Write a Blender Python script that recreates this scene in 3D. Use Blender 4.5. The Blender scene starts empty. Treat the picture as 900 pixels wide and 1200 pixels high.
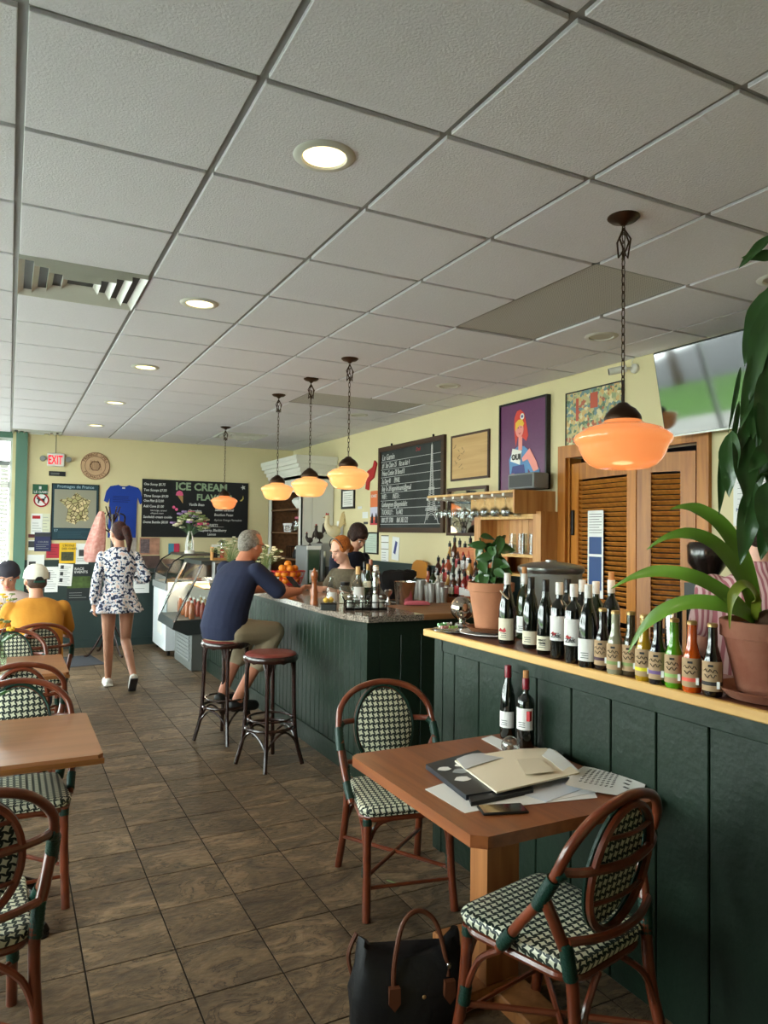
import bpy, bmesh, math, random
from mathutils import Vector, Matrix
R=math.radians; PI=math.pi
rnd=random.Random(7)
C=bpy.context.scene.collection
SC=bpy.context.scene
# ---------------------------------------------------------------- camera
FOC=852.6; YAW,PITCH,ROLL=0.47576,0.028545,0.013169; EYE=1.65
cy,sy=math.cos(YAW),math.sin(YAW); cp,sp=math.cos(PITCH),math.sin(PITCH)
fw=Vector((sy*cp,cy*cp,sp)); r0=Vector((cy,-sy,0)); u0=r0.cross(fw)
cr,sr=math.cos(ROLL),math.sin(ROLL)
rt=cr*r0+sr*u0; up=-sr*r0+cr*u0
cam=bpy.data.cameras.new('camera'); camo=bpy.data.objects.new('camera',cam); C.objects.link(camo)
m=Matrix.Identity(4)
for i in range(3): m[i][0]=rt[i]; m[i][1]=up[i]; m[i][2]=-fw[i]; m[i][3]=(0,0,EYE)[i]
camo.matrix_world=m
cam.sensor_fit='VERTICAL'; cam.sensor_height=36; cam.sensor_width=27; cam.lens=FOC/1200*36
cam.clip_start=.02; SC.camera=camo
def ray(px,py): return fw+(px-450)/FOC*rt-(py-600)/FOC*up
def aX(px,py,x): d=ray(px,py); v=d*(x/d.x); v.z+=EYE; return v
def aY(px,py,y): d=ray(px,py); v=d*(y/d.y); v.z+=EYE; return v
def aZ(px,py,z): d=ray(px,py); v=d*((z-EYE)/d.z); v.z=z; return v
def depth(v): return (Vector(v)-Vector((0,0,EYE))).dot(fw)
# ---------------------------------------------------------------- world, daylight, exposure
W=bpy.data.worlds.new('world'); SC.world=W; W.use_nodes=True
bg=W.node_tree.nodes['Background']; bg.inputs[0].default_value=(1,.94,1,1); bg.inputs[1].default_value=16.5
SC.view_settings.view_transform='Standard'; SC.view_settings.look='None'
SC.view_settings.gamma=1; SC.view_settings.use_curve_mapping=False
SC.view_settings.exposure=0.42
def area(name,loc,rot,sx,sy_,power,col=(1,1,1),portal=False):
    l=bpy.data.lights.new(name,'AREA'); l.shape='RECTANGLE'; l.size=sx; l.size_y=sy_; l.energy=power; l.color=col
    if portal: l.cycles.is_portal=True
    o=bpy.data.objects.new(name,l); C.objects.link(o); o.location=loc; o.rotation_euler=rot; return o
XL,XR,YB,YF,ZC=-1.9,4.0,10.95,-1.6,2.944
# daylight portals in the shop-front openings (left wall, rear wall, far end)
area('window_portal',(XL-.02,6.0,1.6),(0,R(-90),0),2.3,9.2,1,portal=True)
area('window_portal',(-.9,YB+.1,1.5),(R(-90),0,0),1.9,2.6,1,portal=True)
# ---------------------------------------------------------------- materials
def lin(c):
    return tuple(((x/255)/12.92 if x/255<=.04045 else ((x/255+.055)/1.055)**2.4) for x in c)
MC={}
def pbr(name,rgb,rough=.5,metal=0,noise=None,bump=None,coat=0,spec=.5,emit=None,trans=0,alpha=1,col2=None,ior=1.45,rand=0,wood=None,sss=0):
    """noise=(scale,amount) colour mottling; col2 second colour; bump=(scale,strength); wood=(axis,scale)"""
    if name in MC: return MC[name]
    m=bpy.data.materials.new(name); m.use_nodes=True; nt=m.node_tree; N=nt.nodes; L=nt.links
    b=N['Principled BSDF']; c=lin(rgb)+(1,)
    b.inputs['Base Color'].default_value=c; b.inputs['Roughness'].default_value=rough; b.inputs['Metallic'].default_value=metal
    b.inputs['Specular IOR Level'].default_value=spec; b.inputs['IOR'].default_value=ior
    if coat: b.inputs['Coat Weight'].default_value=coat; b.inputs['Coat Roughness'].default_value=.12
    if trans: b.inputs['Transmission Weight'].default_value=trans
    if alpha<1: b.inputs['Alpha'].default_value=alpha
    if sss: b.inputs['Subsurface Weight'].default_value=sss; b.inputs['Subsurface Radius'].default_value=(.02,.008,.004)
    if emit: b.inputs['Emission Color'].default_value=lin(emit[0])+(1,); b.inputs['Emission Strength'].default_value=emit[1]
    tc=None
    def coord(sc=(1,1,1)):
        tc=N.new('ShaderNodeTexCoord'); mp=N.new('ShaderNodeMapping'); mp.inputs['Scale'].default_value=sc
        if rand:
            oi=N.new('ShaderNodeObjectInfo'); ml=N.new('ShaderNodeMath'); ml.operation='MULTIPLY'; ml.inputs[1].default_value=37
            L.new(oi.outputs['Random'],ml.inputs[0]); cx=N.new('ShaderNodeCombineXYZ')
            for k in range(3): L.new(ml.outputs[0],cx.inputs[k])
            L.new(cx.outputs[0],mp.inputs['Location'])
        L.new(tc.outputs['Object'],mp.inputs['Vector']); return mp.outputs[0]
    if noise or wood:
        nz=N.new('ShaderNodeTexNoise'); nz.inputs['Detail'].default_value=5
        if wood:
            s=[22,22,22]; s[wood[0]]=1.6; s=[q*wood[1] for q in s]; L.new(coord(s),nz.inputs['Vector']); nz.inputs['Scale'].default_value=1; nz.inputs['Distortion'].default_value=.6
            amt=.5
        else: L.new(coord(),nz.inputs['Vector']); nz.inputs['Scale'].default_value=noise[0]; amt=noise[1]
        mr=N.new('ShaderNodeMapRange'); mr.inputs[1].default_value=.3; mr.inputs[2].default_value=.7; L.new(nz.outputs['Fac'],mr.inputs[0])
        mx=N.new('ShaderNodeMix'); mx.data_type='RGBA'; L.new(mr.outputs[0],mx.inputs[0])
        c2=lin(col2) if col2 else tuple(max(0,x*(1-amt)) for x in c[:3])
        mx.inputs[6].default_value=c; mx.inputs[7].default_value=c2+(1,)
        out=mx.outputs[2]
        if rand:
            oi=N.new('ShaderNodeObjectInfo'); mm=N.new('ShaderNodeMapRange'); mm.inputs[3].default_value=1-rand; mm.inputs[4].default_value=1+rand
            L.new(oi.outputs['Random'],mm.inputs[0]); hv=N.new('ShaderNodeHueSaturation'); L.new(mm.outputs[0],hv.inputs['Value']); L.new(out,hv.inputs['Color']); out=hv.outputs[0]
        L.new(out,b.inputs['Base Color'])
    if bump:
        nb=N.new('ShaderNodeTexNoise'); nb.inputs['Scale'].default_value=bump[0]; nb.inputs['Detail'].default_value=4; L.new(coord(),nb.inputs['Vector'])
        bp=N.new('ShaderNodeBump'); bp.inputs['Strength'].default_value=bump[1]; bp.inputs['Distance'].default_value=.01; L.new(nb.outputs['Fac'],bp.inputs['Height']); L.new(bp.outputs[0],b.inputs['Normal'])
    MC[name]=m; return m
def pane_mat(name,tint=(235,245,240),gl=1.0):
    if name in MC: return MC[name]
    m=bpy.data.materials.new(name); m.use_nodes=True; nt=m.node_tree; N=nt.nodes; L=nt.links; N.clear()
    o=N.new('ShaderNodeOutputMaterial'); t=N.new('ShaderNodeBsdfTransparent'); t.inputs[0].default_value=lin(tint)+(1,)
    g=N.new('ShaderNodeBsdfGlossy'); g.inputs['Roughness'].default_value=.02
    lw=N.new('ShaderNodeLayerWeight'); lw.inputs[0].default_value=.5; pw=N.new('ShaderNodeMath'); pw.operation='POWER'; pw.inputs[1].default_value=3.5; f=N.new('ShaderNodeMath'); f.operation='MULTIPLY_ADD'; f.inputs[1].default_value=.6; f.inputs[2].default_value=.045
    L.new(lw.outputs['Facing'],pw.inputs[0]); L.new(pw.outputs[0],f.inputs[0]); ml=N.new('ShaderNodeMath'); ml.operation='MULTIPLY'; ml.inputs[1].default_value=gl; ml.use_clamp=True
    x=N.new('ShaderNodeMixShader'); L.new(f.outputs[0],ml.inputs[0]); L.new(ml.outputs[0],x.inputs[0]); L.new(t.outputs[0],x.inputs[1]); L.new(g.outputs[0],x.inputs[2]); L.new(x.outputs[0],o.inputs[0])
    MC[name]=m; return m
# ---------------------------------------------------------------- mesh builder
class MB:
    def __init__(s): s.v=[]; s.f=[]; s.mi=[]; s.cur=0; s.T=Matrix.Identity(4)
    def add(s,vs,fs,mi=None):
        n=len(s.v); s.v+=[tuple(s.T@Vector(q)) for q in vs]; s.f+=[tuple(n+i for i in f) for f in fs]; s.mi+=[s.cur if mi is None else mi]*len(fs); return s
    def box(s,c,d,M=None,bev=0):
        x,y,z=d[0]/2,d[1]/2,d[2]/2
        if bev>0:
            # box with chamfered vertical+horizontal edges via 3 nested rings
            b=min(bev,x*.9,y*.9,z*.9); P=[]
            def ring(hx,hy,hz,cb): return [(-hx+cb,-hy,hz),(hx-cb,-hy,hz),(hx,-hy+cb,hz),(hx,hy-cb,hz),(hx-cb,hy,hz),(-hx+cb,hy,hz),(-hx,hy-cb,hz),(-hx,-hy+cb,hz)]
            rr=[ring(x-b,y-b,-z,b*.3),ring(x,y,-z+b,b),ring(x,y,z-b,b),ring(x-b,y-b,z,b*.3)]
            vs=[q for r_ in rr for q in r_]; fs=[]
            for k in range(3):
                for i in range(8): j=(i+1)%8; fs.append((k*8+i,k*8+j,k*8+8+j,k*8+8+i))
            fs.append(tuple(reversed(range(8)))); fs.append(tuple(range(24,32)))
        else:
            vs=[(-x,-y,-z),(x,-y,-z),(x,y,-z),(-x,y,-z),(-x,-y,z),(x,-y,z),(x,y,z),(-x,y,z)]
            fs=[(0,3,2,1),(4,5,6,7),(0,1,5,4),(1,2,6,5),(2,3,7,6),(3,0,4,7)]
        MM=Matrix.Translation(c) @ (M.to_4x4() if M is not None else Matrix.Identity(4))
        return s.add([MM@Vector(q) for q in vs],fs)
    def b2(s,x0,x1,y0,y1,z0,z1,bev=0): return s.box(((x0+x1)/2,(y0+y1)/2,(z0+z1)/2),(abs(x1-x0),abs(y1-y0),abs(z1-z0)),bev=bev)
    def lathe(s,prof,c=(0,0,0),n=16,M=None,arc=None):
        vs=[];fs=[];k=len(prof)
        MM=Matrix.Translation(c) @ (M.to_4x4() if M is not None else Matrix.Identity(4))
        for r_,z in prof:
            for i in range(n):
                a=2*PI*i/n; vs.append(MM@Vector((r_*math.cos(a),r_*math.sin(a),z)))
        for j in range(k-1):
            for i in range(n):
                i2=(i+1)%n; fs.append((j*n+i,j*n+i2,(j+1)*n+i2,(j+1)*n+i))
        if prof[0][0]>1e-5: fs.append(tuple(reversed(range(n))))
        if prof[-1][0]>1e-5: fs.append(tuple(range((k-1)*n,k*n)))
        return s.add(vs,fs)
    def cyl(s,a,b,r,r2=None,n=12):
        a=Vector(a);b=Vector(b);d=b-a;q=d.to_track_quat('Z','Y').to_matrix()
        return s.lathe([(r,0),(r if r2 is None else r2,d.length)],a,n,q)
    def ell(s,c,r,n=14,M=None):
        k=max(6,n//2+2); vs=[];fs=[]
        MM=Matrix.Translation(c) @ (M.to_4x4() if M is not None else Matrix.Identity(4))
        for j in range(1,k):
            t=PI*j/k
            for i in range(n):
                a=2*PI*i/n; vs.append(MM@Vector((r[0]*math.sin(t)*math.cos(a),r[1]*math.sin(t)*math.sin(a),-r[2]*math.cos(t))))
        vs+= [MM@Vector((0,0,-r[2])),MM@Vector((0,0,r[2]))]; B=len(vs)-2; Tp=B+1
        for j in range(k-2):
            for i in range(n): i2=(i+1)%n; fs.append((j*n+i,j*n+i2,(j+1)*n+i2,(j+1)*n+i))
        for i in range(n): i2=(i+1)%n; fs.append((B,i2,i)); fs.append((Tp,(k-2)*n+i,(k-2)*n+i2))
        return s.add(vs,fs)
    def tube(s,pts,r,n=8,closed=False,ell=None):
        P=[Vector(p) for p in pts];K=len(P); rr=r if isinstance(r,(list,tuple)) else [r]*K
        vs=[];fs=[];prev=None
        for i in range(K):
            if closed: t=(P[(i+1)%K]-P[i-1])
            else: t=P[min(i+1,K-1)]-P[max(i-1,0)]
            t.normalize()
            if prev is None:
                ref=Vector((0,0,1)) if abs(t.z)<.9 else Vector((1,0,0)); a=t.cross(ref).normalized()
            else:
                a=(prev-t*prev.dot(t)); a=a.normalized() if a.length>1e-6 else t.orthogonal().normalized()
            prev=a; b=t.cross(a)
            for k in range(n):
                g=2*PI*k/n; e=(1,1) if ell is None else ell
                vs.append(P[i]+rr[i]*(e[0]*math.cos(g)*a+e[1]*math.sin(g)*b))
        for i in range(K if closed else K-1):
            i2=(i+1)%K
            for k in range(n): k2=(k+1)%n; fs.append((i*n+k,i*n+k2,i2*n+k2,i2*n+k))
        if not closed: fs.append(tuple(reversed(range(n)))); fs.append(tuple(range((K-1)*n,K*n)))
        return s.add(vs,fs)
    def rings(s,rg,cap=True):
        """rg list of rings (equal length lists of points)"""
        n=len(rg[0]); vs=[q for r_ in rg for q in r_]; fs=[]
        for j in range(len(rg)-1):
            for i in range(n): i2=(i+1)%n; fs.append((j*n+i,j*n+i2,(j+1)*n+i2,(j+1)*n+i))
        if cap: fs.append(tuple(reversed(range(n)))); fs.append(tuple(range((len(rg)-1)*n,len(rg)*n)))
        return s.add(vs,fs)
    def pxz(s,poly,y0,y1,mi=None):   # polygon in x,z extruded in y (front y0 < back y1)
        n=len(poly); vs=[(p[0],y0,p[1]) for p in poly]+[(p[0],y1,p[1]) for p in poly]
        fs=[tuple(range(n)),tuple(reversed(range(n,2*n)))]+[(i,i+n,(i+1)%n+n,(i+1)%n) for i in range(n)]
        return s.add(vs,fs,mi)
    def pxy(s,poly,z0,z1,mi=None):
        n=len(poly); vs=[(p[0],p[1],z0) for p in poly]+[(p[0],p[1],z1) for p in poly]
        fs=[tuple(reversed(range(n))),tuple(range(n,2*n))]+[(i,(i+1)%n,(i+1)%n+n,i+n) for i in range(n)]
        return s.add(vs,fs,mi)
    def grid(s,fn,nu,nv):
        vs=[fn(i/nu,j/nv) for j in range(nv+1) for i in range(nu+1)]
        fs=[(j*(nu+1)+i,j*(nu+1)+i+1,(j+1)*(nu+1)+i+1,(j+1)*(nu+1)+i) for j in range(nv) for i in range(nu)]
        return s.add(vs,fs)
    def mesh(s,name,mats,uv=False,sharp=40):
        me=bpy.data.meshes.new(name); me.from_pydata(s.v,[],s.f)
        for mt in (mats if isinstance(mats,(list,tuple)) else [mats]): me.materials.append(mt)
        me.polygons.foreach_set('material_index',s.mi); me.polygons.foreach_set('use_smooth',[True]*len(s.f))
        me.update(); me.set_sharp_from_angle(angle=R(sharp))
        if uv:
            ul=me.uv_layers.new(name='UVMap')
            for p in me.polygons:
                nx,ny,nz=[abs(q) for q in p.normal]
                for li in p.loop_indices:
                    co=me.vertices[me.loops[li].vertex_index].co
                    if uv=='xz': ul.data[li].uv=(co.x,co.z)
                    elif nz>=max(nx,ny)*.8: ul.data[li].uv=(co.x,co.y)
                    elif ny>nx: ul.data[li].uv=(co.x,co.z+co.y)
                    else: ul.data[li].uv=(co.z+co.x,co.y)
        return me
    def obj(s,name,mats,parent=None,loc=None,uv=False,sharp=40):
        return link(name,s.mesh(name,mats,uv,sharp),parent,loc)
def link(name,me,parent=None,loc=None,rot=None):
    o=bpy.data.objects.new(name,me); C.objects.link(o)
    if parent is not None: o.parent=parent
    if loc is not None: o.location=loc
    if rot is not None: o.rotation_euler=rot
    return o
def tag(o,label,cat,group=None,kind=None):
    o['label']=label; o['category']=cat
    if group: o['group']=group
    if kind: o['kind']=kind
    return o
def thing(name,label,cat,loc=(0,0,0),rz=0,group=None,rot=None):
    o=bpy.data.objects.new(name,None); C.objects.link(o); o.empty_display_size=.1; o.location=loc
    o.rotation_euler=rot if rot else (0,0,R(rz)); return tag(o,label,cat,group)
def struct(o): o['kind']='structure'; return o
def dup(root,loc,rz=None,label=None,group=None,scale=None):
    r=root.copy(); C.objects.link(r); r.location=loc
    if rz is not None: r.rotation_euler=(0,0,R(rz))
    if label: r['label']=label
    if group: r['group']=group
    if scale: r.scale=(scale,)*3 if not isinstance(scale,tuple) else scale
    for ch in list(root.children):
        c=ch.copy(); C.objects.link(c); c.parent=r
        for g in list(ch.children):
            d=g.copy(); C.objects.link(d); d.parent=c
    return r
TXT={}
def text(s,size,mat,parent,x,z,y=-.004,align='LEFT',name='lettering',depth_=.0008,sx=1,M=None,bold=0,shear=0):
    """lettering lying in the local x-z plane, facing -y"""
    cu=bpy.data.curves.new(name,'FONT'); cu.body=s; cu.size=size; cu.extrude=depth_; cu.align_x=align; cu.resolution_u=2; cu.offset=bold; cu.shear=shear
    o=bpy.data.objects.new(name,cu); C.objects.link(o); bpy.context.view_layer.update()
    me=bpy.data.meshes.new_from_object(o.evaluated_get(bpy.context.evaluated_depsgraph_get()))
    bpy.data.objects.remove(o); bpy.data.curves.remove(cu); me.name=name
    me.materials.clear(); me.materials.append(mat)
    me.transform((M if M is not None else Matrix.Identity(4)) @ Matrix.Translation((x,y,z)) @ Matrix.Rotation(PI/2,4,'X') @ Matrix.Diagonal((sx,1,1,1)))
    return link(name,me,parent)
def wallR(name,label,cat,yl,z,group=None,gap=0): return thing(name,label,cat,(XR-gap,yl,z),-90,group)
def wallB(name,label,cat,x,z,group=None,gap=0): return thing(name,label,cat,(x,YB-gap,z),0,group)
def circ(cx,cz,r,n=24,rz=None): return [(cx+r*math.cos(2*PI*i/n),cz+(rz or r)*math.sin(2*PI*i/n)) for i in range(n)]
def spline(pts,k=6,closed=False):
    P=[Vector(p) for p in pts]; n=len(P); out=[]
    rng=range(n) if closed else range(n-1)
    for i in rng:
        if closed: a,b,c,d=P[i-1],P[i],P[(i+1)%n],P[(i+2)%n]
        else: a,b,c,d=P[max(i-1,0)],P[i],P[i+1],P[min(i+2,n-1)]
        for j in range(k):
            t=j/k; out.append(.5*((2*b)+(c-a)*t+(2*a-5*b+4*c-d)*t*t+(3*b-a-3*c+d)*t**3))
    if not closed: out.append(P[-1])
    return out
# palette
yel=pbr('wall_yellow',(220,207,164),.75,noise=(1.5,.05),bump=(60,.05))
grn=pbr('dark_green_paint',(26,43,32),.38,noise=(3,.25),bump=(25,.25),spec=.4)
grn2=pbr('teal_green_paint',(38,54,52),.5,noise=(3,.2))
postg=pbr('sage_green_paint',(92,128,112),.5)
white=pbr('white_paint',(232,230,224),.5); black=pbr('black_plastic',(18,18,19),.4); blackm=pbr('black_metal',(16,16,17),.35,metal=.6)
chrome=pbr('chrome',(200,200,200),.12,metal=1); steel=pbr('brushed_steel',(165,165,163),.32,metal=1,noise=(8,.15))
paper=pbr('paper',(228,228,226),.7); ink=pbr('ink',(30,30,34),.6); dgrey=pbr('dark_grey',(55,56,58),.5); grey=pbr('grey_plastic',(135,138,138),.5)
brass=pbr('dark_bronze',(70,52,40),.4,metal=.8); cream=pbr('cream_paper',(228,216,192),.7)
pine=pbr('pine_wood',(204,152,92),.45,wood=(2,1),rand=.08,col2=(170,112,58))
pineh=pbr('pine_wood_along',(222,180,112),.45,wood=(1,1),col2=(196,148,82))
doorw=pbr('oak_door_wood',(196,128,54),.4,wood=(2,1),col2=(158,94,34),rand=.08)
rattan=pbr('rattan_cane',(118,54,30),.28,noise=(14,.45),coat=.5,rand=.1)
wrap=pbr('green_binding',(10,48,38),.4,bump=(160,.3))
redp=pbr('red_paint',(176,30,34),.5); bluep=pbr('blue_cloth',(22,58,150),.8); chalkw=pbr('chalk_white',(208,208,206),.9)
# ================================================================ SETTING
def slate_mat():
    m=bpy.data.materials.new('slate_tile'); m.use_nodes=True; nt=m.node_tree; N=nt.nodes; L=nt.links; b=N['Principled BSDF']
    tc=N.new('ShaderNodeTexCoord'); oi=N.new('ShaderNodeObjectInfo'); ml=N.new('ShaderNodeMath'); ml.operation='MULTIPLY'; ml.inputs[1].default_value=91
    L.new(oi.outputs['Random'],ml.inputs[0]); cx=N.new('ShaderNodeCombineXYZ'); L.new(ml.outputs[0],cx.inputs[0]); L.new(ml.outputs[0],cx.inputs[2])
    mp=N.new('ShaderNodeMapping'); L.new(tc.outputs['Object'],mp.inputs['Vector']); L.new(cx.outputs[0],mp.inputs['Location']); mp.inputs['Scale'].default_value=(3,6,3); mp.inputs['Rotation'].default_value=(0,0,.3)
    n1=N.new('ShaderNodeTexNoise'); n1.inputs['Scale'].default_value=1.1; n1.inputs['Detail'].default_value=9; n1.inputs['Distortion'].default_value=1.3; n1.inputs['Roughness'].default_value=.6; L.new(mp.outputs[0],n1.inputs['Vector'])
    cr_=N.new('ShaderNodeValToRGB'); e=cr_.color_ramp; e.elements[0].position=.3; e.elements[0].color=lin((66,55,44))+(1,); e.elements[1].position=.72; e.elements[1].color=lin((146,122,95))+(1,)
    q=e.elements.new(.5); q.color=lin((109,90,69))+(1,); L.new(n1.outputs['Fac'],cr_.inputs[0])
    # dark veins where the noise folds
    w=N.new('ShaderNodeMath'); w.operation='SUBTRACT'; w.inputs[1].default_value=.52; L.new(n1.outputs['Fac'],w.inputs[0]); a=N.new('ShaderNodeMath'); a.operation='ABSOLUTE'; L.new(w.outputs[0],a.inputs[0])
    mr=N.new('ShaderNodeMapRange'); mr.inputs[1].default_value=0; mr.inputs[2].default_value=.016; mr.inputs[3].default_value=.32; mr.inputs[4].default_value=1; L.new(a.outputs[0],mr.inputs[0])
    n2=N.new('ShaderNodeTexNoise'); n2.inputs['Scale'].default_value=8; n2.inputs['Detail'].default_value=8; L.new(mp.outputs[0],n2.inputs['Vector'])
    mr2=N.new('ShaderNodeMapRange'); mr2.inputs[1].default_value=.35; mr2.inputs[2].default_value=.65; mr2.inputs[3].default_value=.72; mr2.inputs[4].default_value=1.15; L.new(n2.outputs['Fac'],mr2.inputs[0])
    mm=N.new('ShaderNodeMath'); mm.operation='MULTIPLY'; L.new(mr.outputs[0],mm.inputs[0]); L.new(mr2.outputs[0],mm.inputs[1])
    rr=N.new('ShaderNodeMapRange'); rr.inputs[3].default_value=.82; rr.inputs[4].default_value=1.15; L.new(oi.outputs['Random'],rr.inputs[0])
    m3=N.new('ShaderNodeMath'); m3.operation='MULTIPLY'; L.new(mm.outputs[0],m3.inputs[0]); L.new(rr.outputs[0],m3.inputs[1])
    hv=N.new('ShaderNodeHueSaturation'); L.new(cr_.outputs[0],hv.inputs['Color']); L.new(m3.outputs[0],hv.inputs['Value']); L.new(hv.outputs[0],b.inputs['Base Color'])
    b.inputs['Roughness'].default_value=.42; b.inputs['Specular IOR Level'].default_value=.35
    ad=N.new('ShaderNodeMath'); ad.operation='MULTIPLY_ADD'; ad.inputs[1].default_value=.4; L.new(n2.outputs['Fac'],ad.inputs[0]); L.new(n1.outputs['Fac'],ad.inputs[2])
    bp=N.new('ShaderNodeBump'); bp.inputs['Strength'].default_value=.5; bp.inputs['Distance'].default_value=.02; L.new(ad.outputs[0],bp.inputs['Height']); L.new(bp.outputs[0],b.inputs['Normal'])
    return m
slate=slate_mat()
grout=pbr('dark_grout',(38,32,28),.9)
mb=MB(); mb.b2(XL,XR,YF,YB,-.1,-.003); floor=struct(mb.obj('floor',grout))
T=.3305; fx0,fy0=.294,2.624; g=.0035
tm=MB().b2(-T/2+g,T/2-g,-T/2+g,T/2-g,-.012,0).mesh('tile',slate)
far=MB(); nt_=0
i0=int((XL-fx0)/T)-1; i1=int((XR-fx0)/T)+1; j0=int((YF-fy0)/T)-1; j1=int((YB-fy0)/T)+1
for j in range(j0,j1+1):
    for i in range(i0,i1+1):
        x=fx0+(i+.5)*T; y=fy0+(j+.5)*T
        near=(-.35<x<2.2 and 1.4<y<10.3)
        if near and nt_<300: link('tile',tm,floor,(x,y,0)); nt_+=1
        else:
            x0,x1=max(x-T/2+g,XL),min(x+T/2-g,XR); y0,y1=max(y-T/2+g,YF),min(y+T/2-g,YB)
            if x1-x0>.01 and y1-y0>.01: far.b2(x0,x1,y0,y1,-.01,0)
o=far.obj('tile_field',slate,floor); o['kind']='stuff'
# ceiling: slab, tegular tiles hanging just below a T-bar grid
tilem=pbr('ceiling_tile',(226,223,233),.9,bump=(130,.3),noise=(90,.06))
barm=pbr('ceiling_grid',(150,150,150),.6)
CT=.61; cy0=1.969
mb=MB(); mb.b2(XL,XR,YF,YB,ZC+.01,ZC+.14); ceil=struct(mb.obj('ceiling',barm))
ci0=int(XL/CT)-1; ci1=int(XR/CT)+1; cj0=int((YF-cy0)/CT)-1; cj1=int((YB-cy0)/CT)+1
special={(0,3),(4,1),(4,2),(0,14),(4,7),(5,7),(4,12)}
ctm=MB().b2(-CT/2+.0125,CT/2-.0125,-CT/2+.0125,CT/2-.0125,-.009,.008,bev=.002).mesh('ceiling_tile',tilem)
for j in range(cj0,cj1+1):
    for i in range(ci0,ci1+1):
        x0,x1=max(i*CT,XL),min((i+1)*CT,XR); y0,y1=max(cy0+j*CT,YF),min(cy0+(j+1)*CT,YB)
        if x1-x0<.03 or y1-y0<.03 or (i,j) in special: continue
        if x1-x0>CT-.001 and y1-y0>CT-.001: link('ceiling_tile',ctm,ceil,((x0+x1)/2,(y0+y1)/2,ZC-.004))
        else: MB().b2(x0+.0125,x1-.0125,y0+.0125,y1-.0125,ZC-.009,ZC+.008).obj('ceiling_tile',tilem,ceil)
for i in range(ci0,ci1+1):
    if XL<i*CT<XR: MB().b2(i*CT-.0125,i*CT+.0125,YF,YB,ZC,ZC+.012).obj('grid_bar',barm,ceil)
for j in range(cj0,cj1+2):
    if YF<cy0+j*CT<YB: MB().b2(XL,XR,cy0+j*CT-.0125,cy0+j*CT+.0125,ZC+.001,ZC+.012).obj('grid_bar',barm,ceil)
MB().b2(XR-.02,XR,YF,YB,ZC-.006,ZC+.01).obj('edge_angle',white,ceil)
MB().b2(.2,XR,YB-.02,YB,ZC-.006,ZC+.01).obj('edge_angle',white,ceil)
# ---- walls
DZ=2.27; D0,D1=3.27,4.53   # doorway in the right wall (clear opening)
mb=MB(); 
for a in ((YF,D0,0,ZC+.01),(D1,YB,0,ZC+.01),(D0,D1,DZ,ZC+.01)): mb.b2(XR,XR+.12,a[0],a[1],a[2],a[3])
wr=struct(mb.obj('wall_right',yel))
mb=MB(); mb.b2(XR-.012,XR,D1+.09,YB,0,1.31); mb.b2(XR-.012,XR,YF,D0-.09,0,1.31); mb.obj('wainscot',grn2,wr)
mb=MB(); mb.b2(.02,XR,YB,YB+.12,0,ZC+.01); wb=struct(mb.obj('wall_back',yel))
mb=MB(); mb.b2(.2,3.5,YB-.012,YB,0,1.22); mb.obj('wainscot',grn2,wb)
mb=MB(); mb.b2(.06,.2,YB-.05,YB,0,ZC); o=struct(mb.obj('trim_1',postg)); 
MB().b2(.2,3.5,YB-.03,YB-.012,0,.11).obj('skirting_board',grn2,wb)
struct(MB().b2(XL,XR,YF-.12,YF,0,ZC+.01).obj('wall_front',yel))
struct(MB().b2(XL-.12,XL,YF,YB,0,.5).b2(XL-.12,XL,YF,YB,2.75,ZC+.01).b2(XL-.12,XL,YF,1.4,.5,2.75).b2(XL-.12,XL,10.6,YB,.5,2.75).obj('wall_left',grn2))
struct(MB().b2(XL-.12,.02,YB,YB+.12,0,.18).b2(XL-.12,.02,YB,YB+.12,2.86,ZC+.01).obj('wall_back_door_side',postg)).name='trim_2'
# storefront windows
alum=pbr('white_aluminium',(205,210,208),.35,metal=.2); pane=pane_mat('window_glass')
def window(name,w,h,nx,loc,rz,tz=None):
    f=MB(); t=.05
    f.b2(0,w,-.03,.03,0,t).b2(0,w,-.03,.03,h-t,h)
    for k in range(nx+1): x=k*(w-t)/nx; f.b2(x,x+t,-.03,.03,t,h-t)
    o=f.obj(name,alum,None,loc); o.rotation_euler=(0,0,R(rz)); struct(o)
    for k in range(nx):
        x=k*(w-t)/nx+t; MB().b2(x,x+(w-t)/nx-t,-.004,.004,t,h-t).obj('pane',pane,o)
    if tz: MB().b2(t,w-t,-.028,.028,tz,tz+.09).obj('transom',grey,o)
    return o
window('window_1',9.2,2.25,6,(XL-.06,1.4,.5),90)
window('window_2',1.92,2.68,2,(XL+.02,YB+.05,.18),0,2.0)
# a ribbed door curtain / blind edge beside the far glass
bl=thing('roller_blind','pale narrow door blind hanging inside the far shop window','blind',(-.12,YB-.07,.2))
m_=MB()
for k in range(44): m_.b2(0,.10,-.012,.012,k*.052,k*.052+.045)
m_.obj('slats',white,bl); MB().b2(-.01,.11,-.02,.02,2.28,2.34).obj('headrail',grey,bl)
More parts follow.
